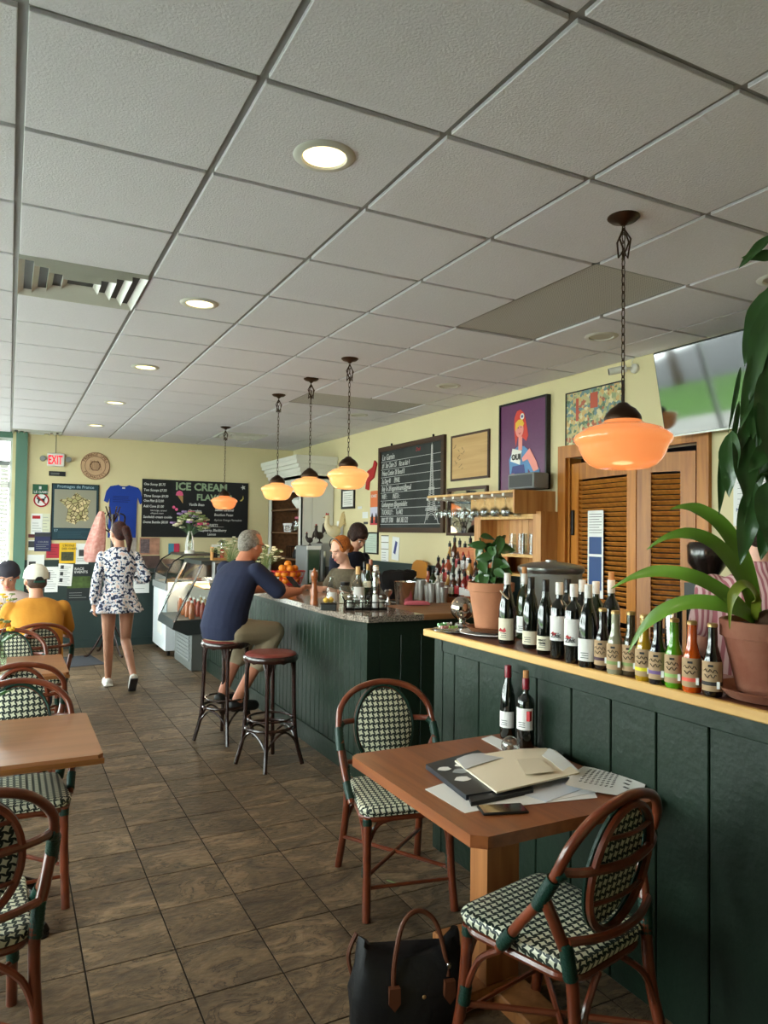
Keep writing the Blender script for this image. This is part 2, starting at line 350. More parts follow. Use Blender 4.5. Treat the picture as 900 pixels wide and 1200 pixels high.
# ---- outdoors seen through glass
pav=pbr('pavement',(176,174,168),.9,noise=(2,.15)); lawn=pbr('lawn',(88,130,52),.95,noise=(6,.4)); road=pbr('asphalt',(96,97,99),.9,noise=(4,.2))
struct(MB().b2(XL-5,XL-.12,-10,24,-.12,-.02).b2(XL-.12,12,YB+.12,24,-.12,-.02).b2(XL-.12,12,-10,YF-.12,-.12,-.02).obj('sidewalk',pav))
struct(MB().b2(XL-10,XL-5,-10,24,-.14,-.04).obj('lawn',lawn)); struct(MB().b2(XL-24,XL-10,-10,24,-.16,-.06).obj('road',road))
struct(MB().b2(XL-1.7,XL-.12,-2,YB+2.2,3.0,3.1).obj('porch_roof',dgrey))
leafm=pbr('tree_foliage',(62,96,44),.8,noise=(5,.5))
for k,(x,y) in enumerate(((-11,3),(-12,8),(-11,-3),(-11.5,13),(-2.5,19),(-12,16.5),(-12.5,20),(-13,23.5))):  # last three trees are added to block sky in the television reflection
    t=thing('street_tree',['bushy green tree outside across the lawn, nearest the front','round green tree outside opposite the ice cream counter','green tree outside by the corner behind the tables','green tree at the far end of the lawn outside','green tree outside the far glass door','unseen tree added outside to darken the television reflection, first of three','unseen tree added outside to darken the television reflection, second of three','unseen tree added outside to darken the television reflection, farthest'][k],'tree',(x,y,-.1))
    MB().tube([(0,0,0),(.05,0,1.4),(0,.1,2.6)],[.16,.13,.08]).obj('trunk',pbr('bark',(84,66,50),.9),t)
    f=MB()
    for q in range(26):
        a=rnd.uniform(0,2*PI); h=rnd.uniform(2,4.6); rr_=rnd.uniform(0,1.5)*(1-abs(h-3.2)/2.2)
        f.ell((rr_*math.cos(a),rr_*math.sin(a),h),(rnd.uniform(.35,.6),)*3,8)
    f.obj('foliage',leafm,t)
br=thing('porch_brace','white timber brace and post outside the far glass door','post',(-.35,YB+.9,-.02))
MB().b2(-.06,.06,-.06,.06,0,3).obj('post',white,br); MB().box((.28,0,2.45),(.08,.08,.95),Matrix.Rotation(R(-35),3,'Y')).obj('brace',white,br)
bw=thing('brick_pier','reddish brick pier outside the far glass door','pier',(.5,YB+1.5,-.02))
m_=MB()
for k in range(38):
    for q in range(2): m_.b2(-.35+.35*q+(.0),-.35+.35*q+.34,-.12,.12,k*.078,k*.078+.07)
o=m_.obj('bricks',pbr('brick',(150,84,66),.9,noise=(3,.3)),bw); o['kind']='stuff'
# ---- doorway with folded louvred doors
fr=struct(MB().b2(XR-.03,XR+.02,D1,D1+.09,0,DZ).b2(XR-.03,XR+.02,D0-.09,D0,0,DZ).b2(XR-.03,XR+.02,D0-.09,D1+.09,DZ,DZ+.1).b2(XR,XR+.12,D1-.02,D1,0,DZ).b2(XR,XR+.12,D0,D0+.02,0,DZ).obj('trim_3',doorw))
struct(MB().b2(XR+1.4,XR+1.5,2.2,5.6,0,3).b2(XR+.12,XR+1.5,2.1,2.2,0,3).b2(XR+.12,XR+1.5,5.6,5.7,0,3).b2(XR+.12,XR+1.5,2.1,5.7,-.1,0).b2(XR+.12,XR+1.5,2.1,5.7,3,3.1).obj('wall_store_room',dgrey))
def leaf(name,pa,pb,hinge_side,label):
    pa=Vector(pa);pb=Vector(pb);w=(pb-pa).length; a=math.atan2(pb.y-pa.y,pb.x-pa.x); h=2.19
    o=bpy.data.objects.new(name,None); C.objects.link(o); o.location=(pa.x,pa.y,.03); o.rotation_euler=(0,0,a); struct(o); o['label']=label
    s=.1; MB().b2(0,s,-.018,.018,0,h).obj('stile',doorw,o); MB().b2(w-s,w,-.018,.018,0,h).obj('stile',doorw,o)
    for z0,z1 in ((0,.2),(1.0,1.1),(h-.13,h)): MB().b2(s,w-s,-.016,.016,z0,z1).obj('rail',doorw,o)
    sl=MB().box((0,0,0),(w-2*s+.01,.034,.008),Matrix.Rotation(R(-38),3,'X')).mesh('slat',doorw)
    z=.23
    while z<h-.15:
        if not .98<z<1.12: link('slat',sl,o,(w/2,0,z))
        z+=.036
    return o
HNG=(3.90,3.70)
l1=leaf('door_1',(XR+.03,D1-.03),HNG,0,'oak louvred folding door leaf with a notice taped on')
l2=leaf('door_2',HNG,(XR+.03,D0+.05),0,'oak louvred folding door leaf nearer the big plant')
MB().b2(.02,.05,-.04,-.018,1.62,1.82,bev=.004).obj('door_handle',black,l1)
# notice on door leaf 1
d=Vector(HNG+(0,))-Vector((XR+.03,D1-.03,0)); ang=math.degrees(math.atan2(d.y,d.x))
n_=Vector((math.sin(R(ang)),-math.cos(R(ang)),0))
p=Vector((XR+.03,D1-.03,0))+d.normalized()*.25+n_*.03
nt1=thing('door_notice','long white and blue notice taped to the louvred door','notice',(p.x,p.y,1.18),ang)
MB().b2(0,.2,-.001,.001,0,.66).obj('sheet',paper,nt1)
MB().b2(.02,.18,-.0025,-.001,.33,.46).b2(.02,.18,-.0025,-.001,.06,.31).obj('blue_panel',pbr('blue_print',(50,78,128),.6),nt1)
mm=MB()
for k in range(8): mm.b2(.02,.18-.03*(k%3==2),-.0025,-.001,.49+k*.02,.494+k*.02)
mm.obj('print_lines',dgrey,nt1)
# ================================================================ CEILING THINGS
lens=pbr('lamp_lens',(255,240,200),.4,emit=((255,232,170),2.4)); lens_off=pbr('lamp_lens_off',(190,186,176),.4)
trimw=pbr('lamp_trim',(206,204,198),.4)
def downlight(x,y,lit,label):
    t=thing('recessed_downlight',label,'ceiling light',(x,y,ZC-.0135))
    MB().lathe([(.072,.0),(.078,-.008),(.1,-.006),(.107,0)],n=28).obj('trim_ring',trimw,t)
    MB().lathe([(.0,.0),(.074,-.0015)],n=28).obj('lens',lens if lit else lens_off,t)
    if lit:
        l=bpy.data.lights.new('downlight_lamp','SPOT'); l.energy=14; l.color=(1,.82,.55); l.spot_size=R(95); l.spot_blend=.6; l.shadow_soft_size=.05
        lo=bpy.data.objects.new('lamp_glow',l); C.objects.link(lo); lo.parent=t; lo.location=(0,0,-.03)
    return t
for k,(y,s) in enumerate(((2.274,'nearest of the five lit downlights along the left ceiling'),(4.104,'lit downlight beside the square air vent'),(5.934,'third lit downlight along the left ceiling row'),(7.764,'fourth lit downlight along the left ceiling row'),(9.594,'lit downlight farthest away, near the exit sign'))): downlight(.925,y,True,s)
for k,(x,y,s) in enumerate(((3.355,2.274,'unlit downlight at the right edge above the hanging leaves'),(3.355,3.494,'unlit recessed downlight above the map and television'),(3.355,5.324,'unlit recessed downlight above the glass rack'),(3.355,7.154,'unlit recessed downlight above the chalk menu'),(2.9,10.0,'small downlight near the ice cream board'))): downlight(x,y,False,s)
def diffuser(i,j,label,w=CT,h=CT,cx=None,cyy=None,dark=False):
    x=(i+.5)*CT if cx is None else cx; y=cy0+(j+.5)*CT if cyy is None else cyy
    t=thing('air_vent',label,'vent',(x,y,ZC))
    k=0; s=w/2-.01
    MB().b2(-w/2,w/2,-h/2,h/2,.004,.009).obj('backing',dgrey,t)
    while s>.05 and k<4:
        m_=MB(); a=s; b=s-.028; z0,z1=-.026,.033; r=h/w
        for q in range(4):
            rot=Matrix.Rotation(q*PI/2,4,'Z'); m_.T=rot
            m_.add([(-a,-a,z0),(a,-a,z0),(b,-b,z1-.03),(-b,-b,z1-.03)],[(0,1,2,3)])
            m_.add([(-a,-a,.004),(a,-a,.004),(a,-a,z0),(-a,-a,z0)],[(0,1,2,3)])
        o=m_.obj('vane_ring',trimw,t); o.scale=(1,r,1); s-=.068; k+=1
    return t
diffuser(0,3,'large square air vent of stepped rings near the nearest downlights')
diffuser(0,14,'far air vent at the end of the ceiling above the exit sign')
diffuser(4,12,'air vent above the far end of the bar by the ice cream board')
perf=bpy.data.materials.new('perforated_panel'); perf.use_nodes=True; nt=perf.node_tree; b=nt.nodes['Principled BSDF']; b.inputs['Roughness'].default_value=.7
tc=nt.nodes.new('ShaderNodeTexCoord'); vo=nt.nodes.new('ShaderNodeTexVoronoi'); vo.inputs['Scale'].default_value=75; vo.inputs['Randomness'].default_value=0
nt.links.new(tc.outputs['Object'],vo.inputs['Vector']); rp=nt.nodes.new('ShaderNodeValToRGB'); rp.color_ramp.elements[0].position=.3; rp.color_ramp.elements[0].color=(.06,.06,.06,1); rp.color_ramp.elements[1].position=.4; rp.color_ramp.elements[1].color=(.52,.50,.49,1)
nt.links.new(vo.outputs['Distance'],rp.inputs[0]); nt.links.new(rp.outputs[0],b.inputs['Base Color'])
t=thing('return_grille','perforated grey ceiling panel two tiles long near the large pendant','vent',(4.5*CT,cy0+2*CT,ZC))
MB().b2(-CT/2+.012,CT/2-.012,-CT+.012,CT-.012,-.004,.008).obj('panel',perf,t); MB().b2(-CT/2,CT/2,-CT,-CT+.012,-.006,.01).b2(-CT/2,CT/2,CT-.012,CT,-.006,.01).b2(-CT/2,-CT/2+.012,-CT,CT,-.006,.01).b2(CT/2-.012,CT/2,-CT,CT,-.006,.01).obj('frame',barm,t)
t=thing('return_grille','farther perforated ceiling panel behind the middle pendants','vent',(5*CT,cy0+7.5*CT,ZC))
MB().b2(-CT+.012,CT-.012,-CT/2+.012,CT/2-.012,-.004,.008).obj('panel',perf,t)
MB().b2(-CT,CT,-CT/2,-CT/2+.012,-.006,.01).b2(-CT,CT,CT/2-.012,CT/2,-.006,.01).obj('frame',barm,t)
# ---- pendants
def chain(z0,z1,n_tw=True):
    m_=MB(); L=.034; z=z0; k=0
    while z<z1:
        pts=[]
        for q in range(8):
            a=2*PI*q/8; u=.0075*math.cos(a); v=.022*math.sin(a); pts.append((u,0,z+v) if k%2 else (0,u,z+v))
        m_.tube(pts,.0022,5,closed=True); z+=L; k+=1
    if n_tw:
        for q in range(4):
            a=q*1.7; m_.tube([(0,0,z1),(.03*math.cos(a),.03*math.sin(a),z1-.05),(.02*math.cos(a+1),.02*math.sin(a+1),z1-.12),(0,.0,z1-.09)],.004,5)
    return m_
def pendant(x,y,zb,rad,hgt,label,emc,es):
    t=thing('pendant_lamp',label,'pendant lamp',(x,y,ZC-.009))
    H=ZC-.009; zt=zb+hgt-H; z0=zb-H
    MB().lathe([(.0,0),(.062,0),(.064,-.008),(.05,-.02),(.02,-.028),(.008,-.04),(0,-.04)][::-1],n=24).obj('canopy',brass,t)
    chain(zt+.09,-.05).obj('chain',brass,t)
    k=rad/.187
    MB().lathe([(0,.075),(.008,.072),(.018,.07),(.03,.058),(.05,.045),(.068,.022),(.072,.012),(.072,0),(.066,-.004)][::-1],(0,0,zt),24).obj('cap',brass,t)
    s=hgt/.19
    pr=[(0,0),(.07,0.001),(.10,.005),(.128,.018),(.147,.038),(.161,.062),(.169,.084),(.173,.094),(.18,.1),(.187,.112),(.188,.12),(.184,.131),(.168,.143),(.158,.147),(.15,.156),(.12,.166),(.09,.174),(.075,.183),(.07,.19)]
    sm=pbr('opal_'+emc[0],emc[1],.18,coat=.6,emit=(emc[2],es)); MB().lathe([(r*k,z*s) for r,z in pr],(0,0,z0),40).obj('shade',sm,t,sharp=60)
    l=bpy.data.lights.new('bulb_glow','POINT'); l.energy=2; l.color=(1,.66,.36); l.shadow_soft_size=.1; o=bpy.data.objects.new('bulb_glow',l); C.objects.link(o); o.parent=t; o.location=(0,0,z0-.25)
    return t
warm=('warm',(226,160,96),(255,178,104)); peach=('peach',(216,128,80),(255,150,84))
pendant(2.165,2.134,1.915,.189,.195,'large peach glass pendant nearest, hanging before the louvred doors',peach,.62)
pendant(2.205,4.862,1.965,.153,.17,'warm glass pendant over the near corner of the bar',warm,.72)
pendant(2.22,5.672,1.94,.153,.17,'warm glass pendant before the white cupboard, second along the bar',warm,.72)
pendant(2.22,6.494,1.94,.15,.165,'warm glass pendant third along the bar, left of the white cupboard',warm,.7)
pendant(2.35,8.86,1.91,.16,.17,'small peach pendant hanging in front of the ice cream board',peach,.75)
# ================================================================ PARTITION AND BAR
PX=2.03
pt=thing('half_wall','dark green panelled half wall with a pine ledge beside the front table','partition',(PX,0,0))
MB().b2(.012,.10,.05,3.33,0,1.105).obj('core',grn,pt)
ys=[3.33-.07]+[2.925-.2165*k for k in range(14)]
MB().b2(-.0,.012,3.33-.07,3.33,0,1.105).b2(0,.012,.05,3.26,1.035,1.105).b2(0,.012,3.25,3.26,0,1.1).obj('frame_board',grn,pt)
ys=[3.255,3.14]+[2.925-.2165*k for k in range(14)]
for a,b in zip(ys[:-1],ys[1:]):
    b=max(b,.05)
    if a-b>.02: MB().box((.009,(a+b)/2,.52),(.012,a-b-.007,1.03),bev=.003).obj('panel_board',grn,pt)
MB().b2(.02,.10,3.33,3.345,0,1.105).obj('end_board',grn,pt)
ledge=thing('pine_ledge','long pine edged ledge with red brown top carrying the bottles and pots','ledge',(PX,0,1.105))
MB().b2(-.05,-.025,.05,3.37,0,.036,bev=.004).b2(-.025,.36,3.345,3.37,0,.036).obj('edge_strip',pineh,ledge)
MB().b2(-.025,.36,.05,3.345,0,.034).obj('top_board',pbr('red_brown_top',(112,66,48),.35,noise=(10,.3)),ledge)
LZ=1.105+.036
wk=thing('prep_counter','low green prep counter behind the half wall','counter',(2.42,1.0,0))
MB().b2(0,.38,.0,2.3,0,.86).obj('body',grn,wk); MB().b2(-.0,.40,-.02,2.32,.86,.9).obj('top',steel,wk)
# bar
granite=bpy.data.materials.new('granite'); granite.use_nodes=True; nt=granite.node_tree; b=nt.nodes['Principled BSDF']; b.inputs['Roughness'].default_value=.12
tc=nt.nodes.new('ShaderNodeTexCoord'); vo=nt.nodes.new('ShaderNodeTexVoronoi'); vo.inputs['Scale'].default_value=170; nt.links.new(tc.outputs['Object'],vo.inputs['Vector'])
rp=nt.nodes.new('ShaderNodeValToRGB'); e=rp.color_ramp; e.elements[0].color=lin((46,44,42))+(1,); e.elements[1].color=lin((176,160,146))+(1,); e.elements[0].position=.15; e.elements[1].position=.85
nt.links.new(vo.outputs['Color'],rp.inputs[0]); nt.links.new(rp.outputs[0],b.inputs['Base Color'])
bar=thing('bar_counter','dark green beadboard bar with a granite top where the man sits','bar counter',(2.12,4.33,0))
BX,BY=.6,4.25
MB().b2(.014,BX,.014,BY,.0,1.06).b2(.014,1.1,.014,.6,0,1.06).obj('core',grn,bar)
MB().b2(-.012,.02,-.012,BY,0,.14).b2(-.0,1.1,-.012,.02,0,.14).obj('kickboard',grn,bar)
bw_=MB().box((0,0,.56),(.014,.084,.9),bev=.004).mesh('bead_board',grn)
for k in range(int(BY/.09)): link('bead_board',bw_,bar,(.007,.05+.09*k,0.03))
wd=MB().box((0,0,.55),(.152,.014,.86),bev=.004).mesh('face_board',grn)
for k in range(6): link('face_board',wd,bar,(.17+.158*k,.008,.03))
MB().b2(-.002,.09,-.002,.014,.0,1.06).b2(.09,1.1,-.004,.014,.96,1.06).b2(-.004,.014,0,BY,1.0,1.06).obj('top_rail',grn,bar)
ct=[(-.09,.26),(-.0,-.04),(.43,-.05),(1.12,-.05),(1.12,.6),(.62,.6),(.62,BY+.02),(-.09,BY+.02)]
MB().pxy([(x,y) for x,y in [(-.09,.2),(-.02,-.05),(.40,-.05),(.40,.6),(.62,.6),(.62,BY+.02),(-.09,BY+.02)]],1.06,1.10).obj('granite_top',granite,bar)
MB().b2(.40,1.12,-.05,.6,1.06,1.10,bev=.004).obj('butcher_block',pbr('cutting_wood',(158,108,66),.5,wood=(0,1)),bar)
BZ=1.10
# white cupboard by the far right corner
cb=thing('corner_cupboard','tall white cupboard with crown moulding and open wooden shelves','cupboard',(3.52,9.28,0))
cw=pbr('cupboard_white',(214,212,204),.5); wsh=pbr('brown_shelf_wood',(120,82,52),.5,wood=(1,1))
MB().b2(0,.16,0,.02,0,2.5).b2(.164,.47,0,.02,0,2.5).b2(0,.47,1.38,1.4,0,2.5).b2(0,.47,0,1.4,2.38,2.55).b2(-.0,.02,0,.1,0,2.5).b2(0,.02,1.3,1.4,0,2.5).b2(.0,.02,.0,1.4,2.2,2.5).obj('carcass',cw,cb)
cr=MB()
for (a,z0,z1) in ((.02,2.42,2.47),(.045,2.47,2.52),(.08,2.52,2.57),(.12,2.57,2.62),(.135,2.62,2.68)): cr.b2(-a,.47,-a,1.4,z0,z1)
cr.obj('crown_moulding',cw,cb)
MB().b2(.45,.47,.02,1.38,0,2.4).obj('back_panel',wsh,cb)
MB().b2(.02,.45,1.365,1.378,0,2.38).obj('liner',wsh,cb)
for z in (.9,1.25,1.62,1.95): MB().b2(.01,.45,.02,1.38,z,z+.022).obj('shelf',wsh,cb)
MB().b2(-.005,.06,.0,.08,.0,1.22).obj('green_post',grn2,cb)
# ================================================================ CHAIRS
weave=bpy.data.materials.new('houndstooth_weave'); weave.use_nodes=True; nt=weave.node_tree; N=nt.nodes; L=nt.links; b=N['Principled BSDF']; b.inputs['Roughness'].default_value=.5
uv=N.new('ShaderNodeUVMap'); uv.uv_map='UVMap'; sp=N.new('ShaderNodeSeparateXYZ'); L.new(uv.outputs[0],sp.inputs[0])
def mth(op,a,b_=None):
    n=N.new('ShaderNodeMath'); n.operation=op
    for k,q in enumerate((a,b_)):
        if q is None: continue
        if isinstance(q,(int,float)): n.inputs[k].default_value=q
        else: L.new(q,n.inputs[k])
    return n.outputs[0]
PER=.0262
fu=mth('SUBTRACT',mth('FRACT',mth('DIVIDE',mth('ADD',sp.outputs[0],10),PER)),.5); fv=mth('SUBTRACT',mth('FRACT',mth('DIVIDE',mth('ADD',sp.outputs[1],10),PER)),.5)
ca,sa=math.cos(.42),math.sin(.42)
ru=mth('ADD',mth('MULTIPLY',fu,ca),mth('MULTIPLY',fv,sa)); rv=mth('SUBTRACT',mth('MULTIPLY',fv,ca),mth('MULTIPLY',fu,sa))
hs=mth('LESS_THAN',mth('ADD',mth('POWER',mth('ABSOLUTE',ru),.62),mth('POWER',mth('ABSOLUTE',rv),.62)),.755)
mx=N.new('ShaderNodeMix'); mx.data_type='RGBA'; mx.inputs[6].default_value=lin((14,34,30))+(1,); mx.inputs[7].default_value=lin((214,214,190))+(1,); L.new(hs,mx.inputs[0]); L.new(mx.outputs[2],b.inputs['Base Color'])
bp=N.new('ShaderNodeBump'); bp.inputs['Strength'].default_value=.5; bp.inputs['Distance'].default_value=.002; L.new(hs,bp.inputs['Height']); L.new(bp.outputs[0],b.inputs['Normal'])
def rrect(w0,w1,y0,y1,r,n=5):
    """rounded trapezoid: half width w0 at y0 (rear), w1 at y1 (front)"""
    P=[]
    for (cx,cy_,a0) in ((w1-r,y1-r,0),(-w1+r,y1-r,90),(-w0+r,y0+r,180),(w0-r,y0+r,270)):
        for k in range(n+1): a=R(a0+90*k/n); P.append((cx+r*math.cos(a),cy_+r*math.sin(a)))
    return P
def coil(m_,p,q,r,n=5):
    p=Vector(p);q=Vector(q); K=max(3,int((q-p).length/.007)); pts=[p.lerp(q,k/K) for k in range(K+1)]
    m_.tube(pts,[r*(1+.09*(k%2)) for k in range(K+1)],12)
def make_chair(label):
    t=thing('bistro_chair',label,'chair',(0,0,0),0,'woven rattan bistro chairs')
    # seat
    m_=MB(); rg=[]
    for z,s in ((.425,.93),(.43,1.0),(.452,1.03),(.463,1.0),(.468,.93),(.468,.6)):
        rg.append([(x*s,y*s,z) for x,y in rrect(.185,.215,-.205,.22,.06)])
    m_.rings(rg); m_.obj('seat',weave,t,uv=True)
    MB().tube([(x*.97,y*.97,.414) for x,y in rrect(.185,.21,-.2,.21,.07)],.014,8,closed=True).obj('seat_frame',rattan,t)
    hoop=spline([(.222,.03,.425),(.236,-.06,.54),(.24,-.14,.64),(.238,-.185,.722),(.218,-.22,.805),(.14,-.248,.876),(0,-.26,.906),(-.14,-.248,.876),(-.218,-.22,.805),(-.238,-.185,.722),(-.24,-.14,.64),(-.236,-.06,.54),(-.222,.03,.425)],5)
    MB().tube(hoop,.0155,10).obj('hoop_frame',rattan,t)
    # oval woven back
    def bk(u,v):  # point on tilted back plane
        return (u,-.175-(v-.5)*.2,v)
    cz=.697; a_,b_=.142,.188
    n=36; ov=[bk(a_*math.cos(2*PI*k/n),cz+b_*math.sin(2*PI*k/n)) for k in range(n)]
    m_=MB(); r1=[(x*.96,y+.008,cz+(z-cz)*.96) for x,y,z in ov]; r2=[(x,y-.006,z) for x,y,z in r1]; r0=[(x*.8,y+.016,cz+(z-cz)*.8) for x,y,z in r1]
    m_.rings([r2,r1,r0]); m_.obj('back_panel',weave,t,uv='xz')
    MB().tube([(x*1.03,y-.004,cz+(z-cz)*1.03) for x,y,z in ov],.008,6,closed=True).obj('panel_rim',wrap,t)
    MB().tube([(x*1.0,y-.02,cz+(z-cz)*1.0) for x,y,z in ov],.012,6,closed=True).obj('back_ring',rattan,t)
    for z in (.62,.81):
        w=a_*math.sqrt(1-((z-cz)/b_)**2); y0=bk(0,z)[1]-.022
        MB().tube(spline([(-w,y0,z),(0,y0-.014,z-.004),(w,y0,z)],4),.007,6).obj('back_slat',rattan,t)
    MB().tube(spline([(-.238,-.185,.73),(-.16,-.235,.726),(0,-.262,.722),(.16,-.235,.726),(.238,-.185,.73)],5),.0135,8).obj('back_rail',rattan,t)
    MB().tube(spline([(-.2,-.2,.535),(-.1,-.235,.53),(0,-.245,.528),(.1,-.235,.53),(.2,-.2,.535)],4),.0125,8).obj('lower_rail',rattan,t)
    for s in (-1,1):
        MB().tube(spline([(s*.2,.24,0),(s*.192,.205,.2),(s*.188,.19,.42)],4),[.0185]*9,10).obj('leg',rattan,t)
        MB().tube(spline([(s*.205,-.30,0),(s*.19,-.225,.25),(s*.188,-.2,.45),(s*.215,-.175,.56),(s*.24,-.14,.66)],4),.018,10).obj('leg',rattan,t)
        MB().tube(spline([(s*.193,.2,.2),(s*.185,.195,.3),(s*.14,.19,.385),(s*.06,.195,.41)],4),.0105,7).obj('brace',rattan,t)
        MB().tube(spline([(s*.193,.19,.22),(s*.19,.14,.33),(s*.188,.05,.40)],4),.0105,7).obj('brace',rattan,t)
        MB().tube(spline([(s*.19,-.235,.22),(s*.15,-.22,.33),(s*.06,-.2,.405)],4),.0105,7).obj('brace',rattan,t)
        MB().tube([(s*.193,.2,.17),(-s*.193,-.235,.17)],.01,7).obj('stretcher',rattan,t)
        for p,q,r in (((s*.194,.2,.17),(s*.19,.195,.23),.0195),((s*.241,-.125,.615),(s*.239,-.18,.71),.0195),((s*.189,-.2,.43),(s*.2,-.19,.53),.02),((s*.238,-.185,.715),(s*.22,-.2,.728),.0175),((s*.224,.02,.44),(s*.232,-.03,.5),.0185),((s*.188,.19,.385),(s*.188,.19,.415),.0195)):
            m_=MB(); coil(m_,p,q,r); m_.obj('binding',wrap,t)
    MB().tube([(-.195,.215,.13),(.195,.215,.13)],.008,6).obj('stretcher',rattan,t)
    return t
ch=make_chair('woven rattan bistro chair at the far side of the paper-strewn table')
ch.location=(1.63,3.0,0); ch.rotation_euler=(0,0,R(168.5))
for (x,y,rz,l) in ((1.545,1.80,12,'near rattan bistro chair seen from behind beside the black bag'),
    (-.115,2.60,8,'rattan chair cut off at the lower left, its back to the camera'),
    (.06,3.72,180,'rattan chair facing the camera behind the first left table'),
    (.05,4.70,6,'rattan chair seen from behind at the second left table'),
    (.03,5.72,180,'rattan chair facing the camera behind the second left table'),
    (.22,6.50,5,'rattan chair the man in the orange shirt sits on'),
    (.0,7.72,180,'rattan chair the person in the dark cap sits on')):
    dup(ch,(x,y,0),rz,l)
# ================================================================ STOOLS
darkwood=pbr('dark_bentwood',(46,22,16),.25,noise=(9,.3),coat=.5); vinyl=pbr('oxblood_vinyl',(104,38,32),.4,bump=(60,.1))
def stool(label):
    t=thing('bar_stool',label,'bar stool',(0,0,0),0,'bentwood bar stools at the bar')
    MB().lathe([(0,.795),(.12,.797),(.172,.79),(.182,.78),(.182,.77),(.17,.765)][::-1],n=32).obj('seat_cushion',vinyl,t)
    MB().lathe([(.15,.735),(.188,.735),(.195,.745),(.196,.765),(.188,.778),(.175,.779),(.15,.776)],n=32).obj('seat_ring',darkwood,t)
    for k in range(4):
        a=PI/4+k*PI/2; c,s=math.cos(a),math.sin(a)
        MB().tube(spline([(c*.165,s*.165,.74),(c*.17,s*.17,.45),(c*.185,s*.185,.2),(c*.235,s*.235,.004)],5),[.015]*16,8).obj('leg',darkwood,t)
        a2=a+PI/2; p0=Vector((c*.168,s*.168,.6)); p1=Vector((math.cos(a2)*.168,math.sin(a2)*.168,.6)); md=(p0+p1)/2*1.25
        MB().tube(spline([p0,p0.lerp(md,.35)+Vector((0,0,.09)),(md.x,md.y,.727),p1.lerp(md,.35)+Vector((0,0,.09)),p1],4),.009,6).obj('arch_brace',darkwood,t)
        p0=Vector((c*.2,s*.2,.13)); p1=Vector((math.cos(a2)*.2,math.sin(a2)*.2,.13)); md=(p0+p1)/2*1.1
        MB().tube(spline([p0,p0.lerp(md,.4)+Vector((0,0,.07)),(md.x,md.y,.25),p1.lerp(md,.4)+Vector((0,0,.07)),p1],4),.008,6).obj('arch_brace',darkwood,t)
    MB().tube([(.17*math.cos(2*PI*k/28),.17*math.sin(2*PI*k/28),.27) for k in range(28)],.012,8,closed=True).obj('foot_ring',darkwood,t)
    MB().tube([(.155*math.cos(2*PI*k/28),.155*math.sin(2*PI*k/28),.33) for k in range(28)],.008,6,closed=True).obj('foot_ring',darkwood,t)
    return t
s1=stool('empty bentwood bar stool with an oxblood seat, nearest the camera')
s1.location=(1.68,4.99,0); s1.rotation_euler=(0,0,R(20))
dup(s1,(1.56,5.74,0),35,'bentwood bar stool under the man in the navy shirt')
# ================================================================ TABLES
tw_=pbr('orange_oak_table',(150,88,50),.32,wood=(1,1),col2=(118,64,34),coat=.15); tw2=pbr('pine_post',(176,116,66),.45,wood=(2,1),col2=(140,86,46)); tw3=pbr('pale_table_top',(158,106,70),.3,wood=(0,.8),col2=(140,92,60),coat=.2)
tb=thing('wooden_table','square edged oak table strewn with papers against the green half wall','table',(1.25,1.80,0))
MB().pxy([(.04,0),(.74,0),(.765,.03),(.765,.87),(.74,.9),(.03,.9),(0,.875),(0,.035)],.712,.75).obj('table_top',tw_,tb)
MB().b2(.285,.425,.345,.45,.06,.712).obj('post',tw2,tb)
MB().b2(.16,.62,.33,.47,0.0,.06,bev=.006).obj('foot',tw2,tb); MB().b2(.30,.44,.12,.33,0,.055,bev=.006).obj('foot',tw2,tb); MB().b2(.30,.44,.47,.74,0,.055,bev=.006).obj('foot',tw2,tb)
MB().b2(.2,.7,.25,.65,.67,.712).obj('top_bearer',tw2,tb)
iron=pbr('cast_iron',(20,21,23),.4,metal=.3)
def ltable(y0,label,w=.8):
    t=thing('pedestal_table',label,'table',(-.05,y0+.38,0),0,'oak tables along the left')
    MB().pxy([(-.4,-.37),(.39,-.37),(.41,-.35),(.41,.35),(.39,.37),(-.4,.37)],.712,.75).obj('table_top',tw3,t)
    MB().pxy([(-.4,-.373),(.413,-.373),(.413,.373),(-.4,.373)],.714,.735).obj('edge_band',pbr('golden_edge',(150,96,40),.4,wood=(0,1),col2=(104,62,28)),t)
    MB().lathe([(.03,.06),(.045,.09),(.03,.13),(.026,.3),(.03,.62),(.045,.66),(.03,.712)],n=14).obj('column',iron,t)
    MB().b2(-.25,.25,-.03,.03,.69,.712).b2(-.03,.03,-.25,.25,.69,.712).obj('top_bracket',iron,t)
    for k in range(4):
        a=PI/4+k*PI/2; c,s=math.cos(a),math.sin(a)
        MB().tube(spline([(0,0,.14),(c*.12,s*.12,.13),(c*.24,s*.24,.06),(c*.29,s*.29,.03)],4),[.026]*6+[.022]*7,8).lathe([(.03,0),(.034,.008),(.03,.016),(.034,.024),(.026,.04),(.02,.05)],(c*.29,s*.29,0),12).obj('leg',iron,t)
    return t
ltable(3.11,'nearest left table, bare oak top with its corner toward the aisle'); ltable(4.97,'second left table along the window side'); ltable(6.9,'far left table between the two seated people')
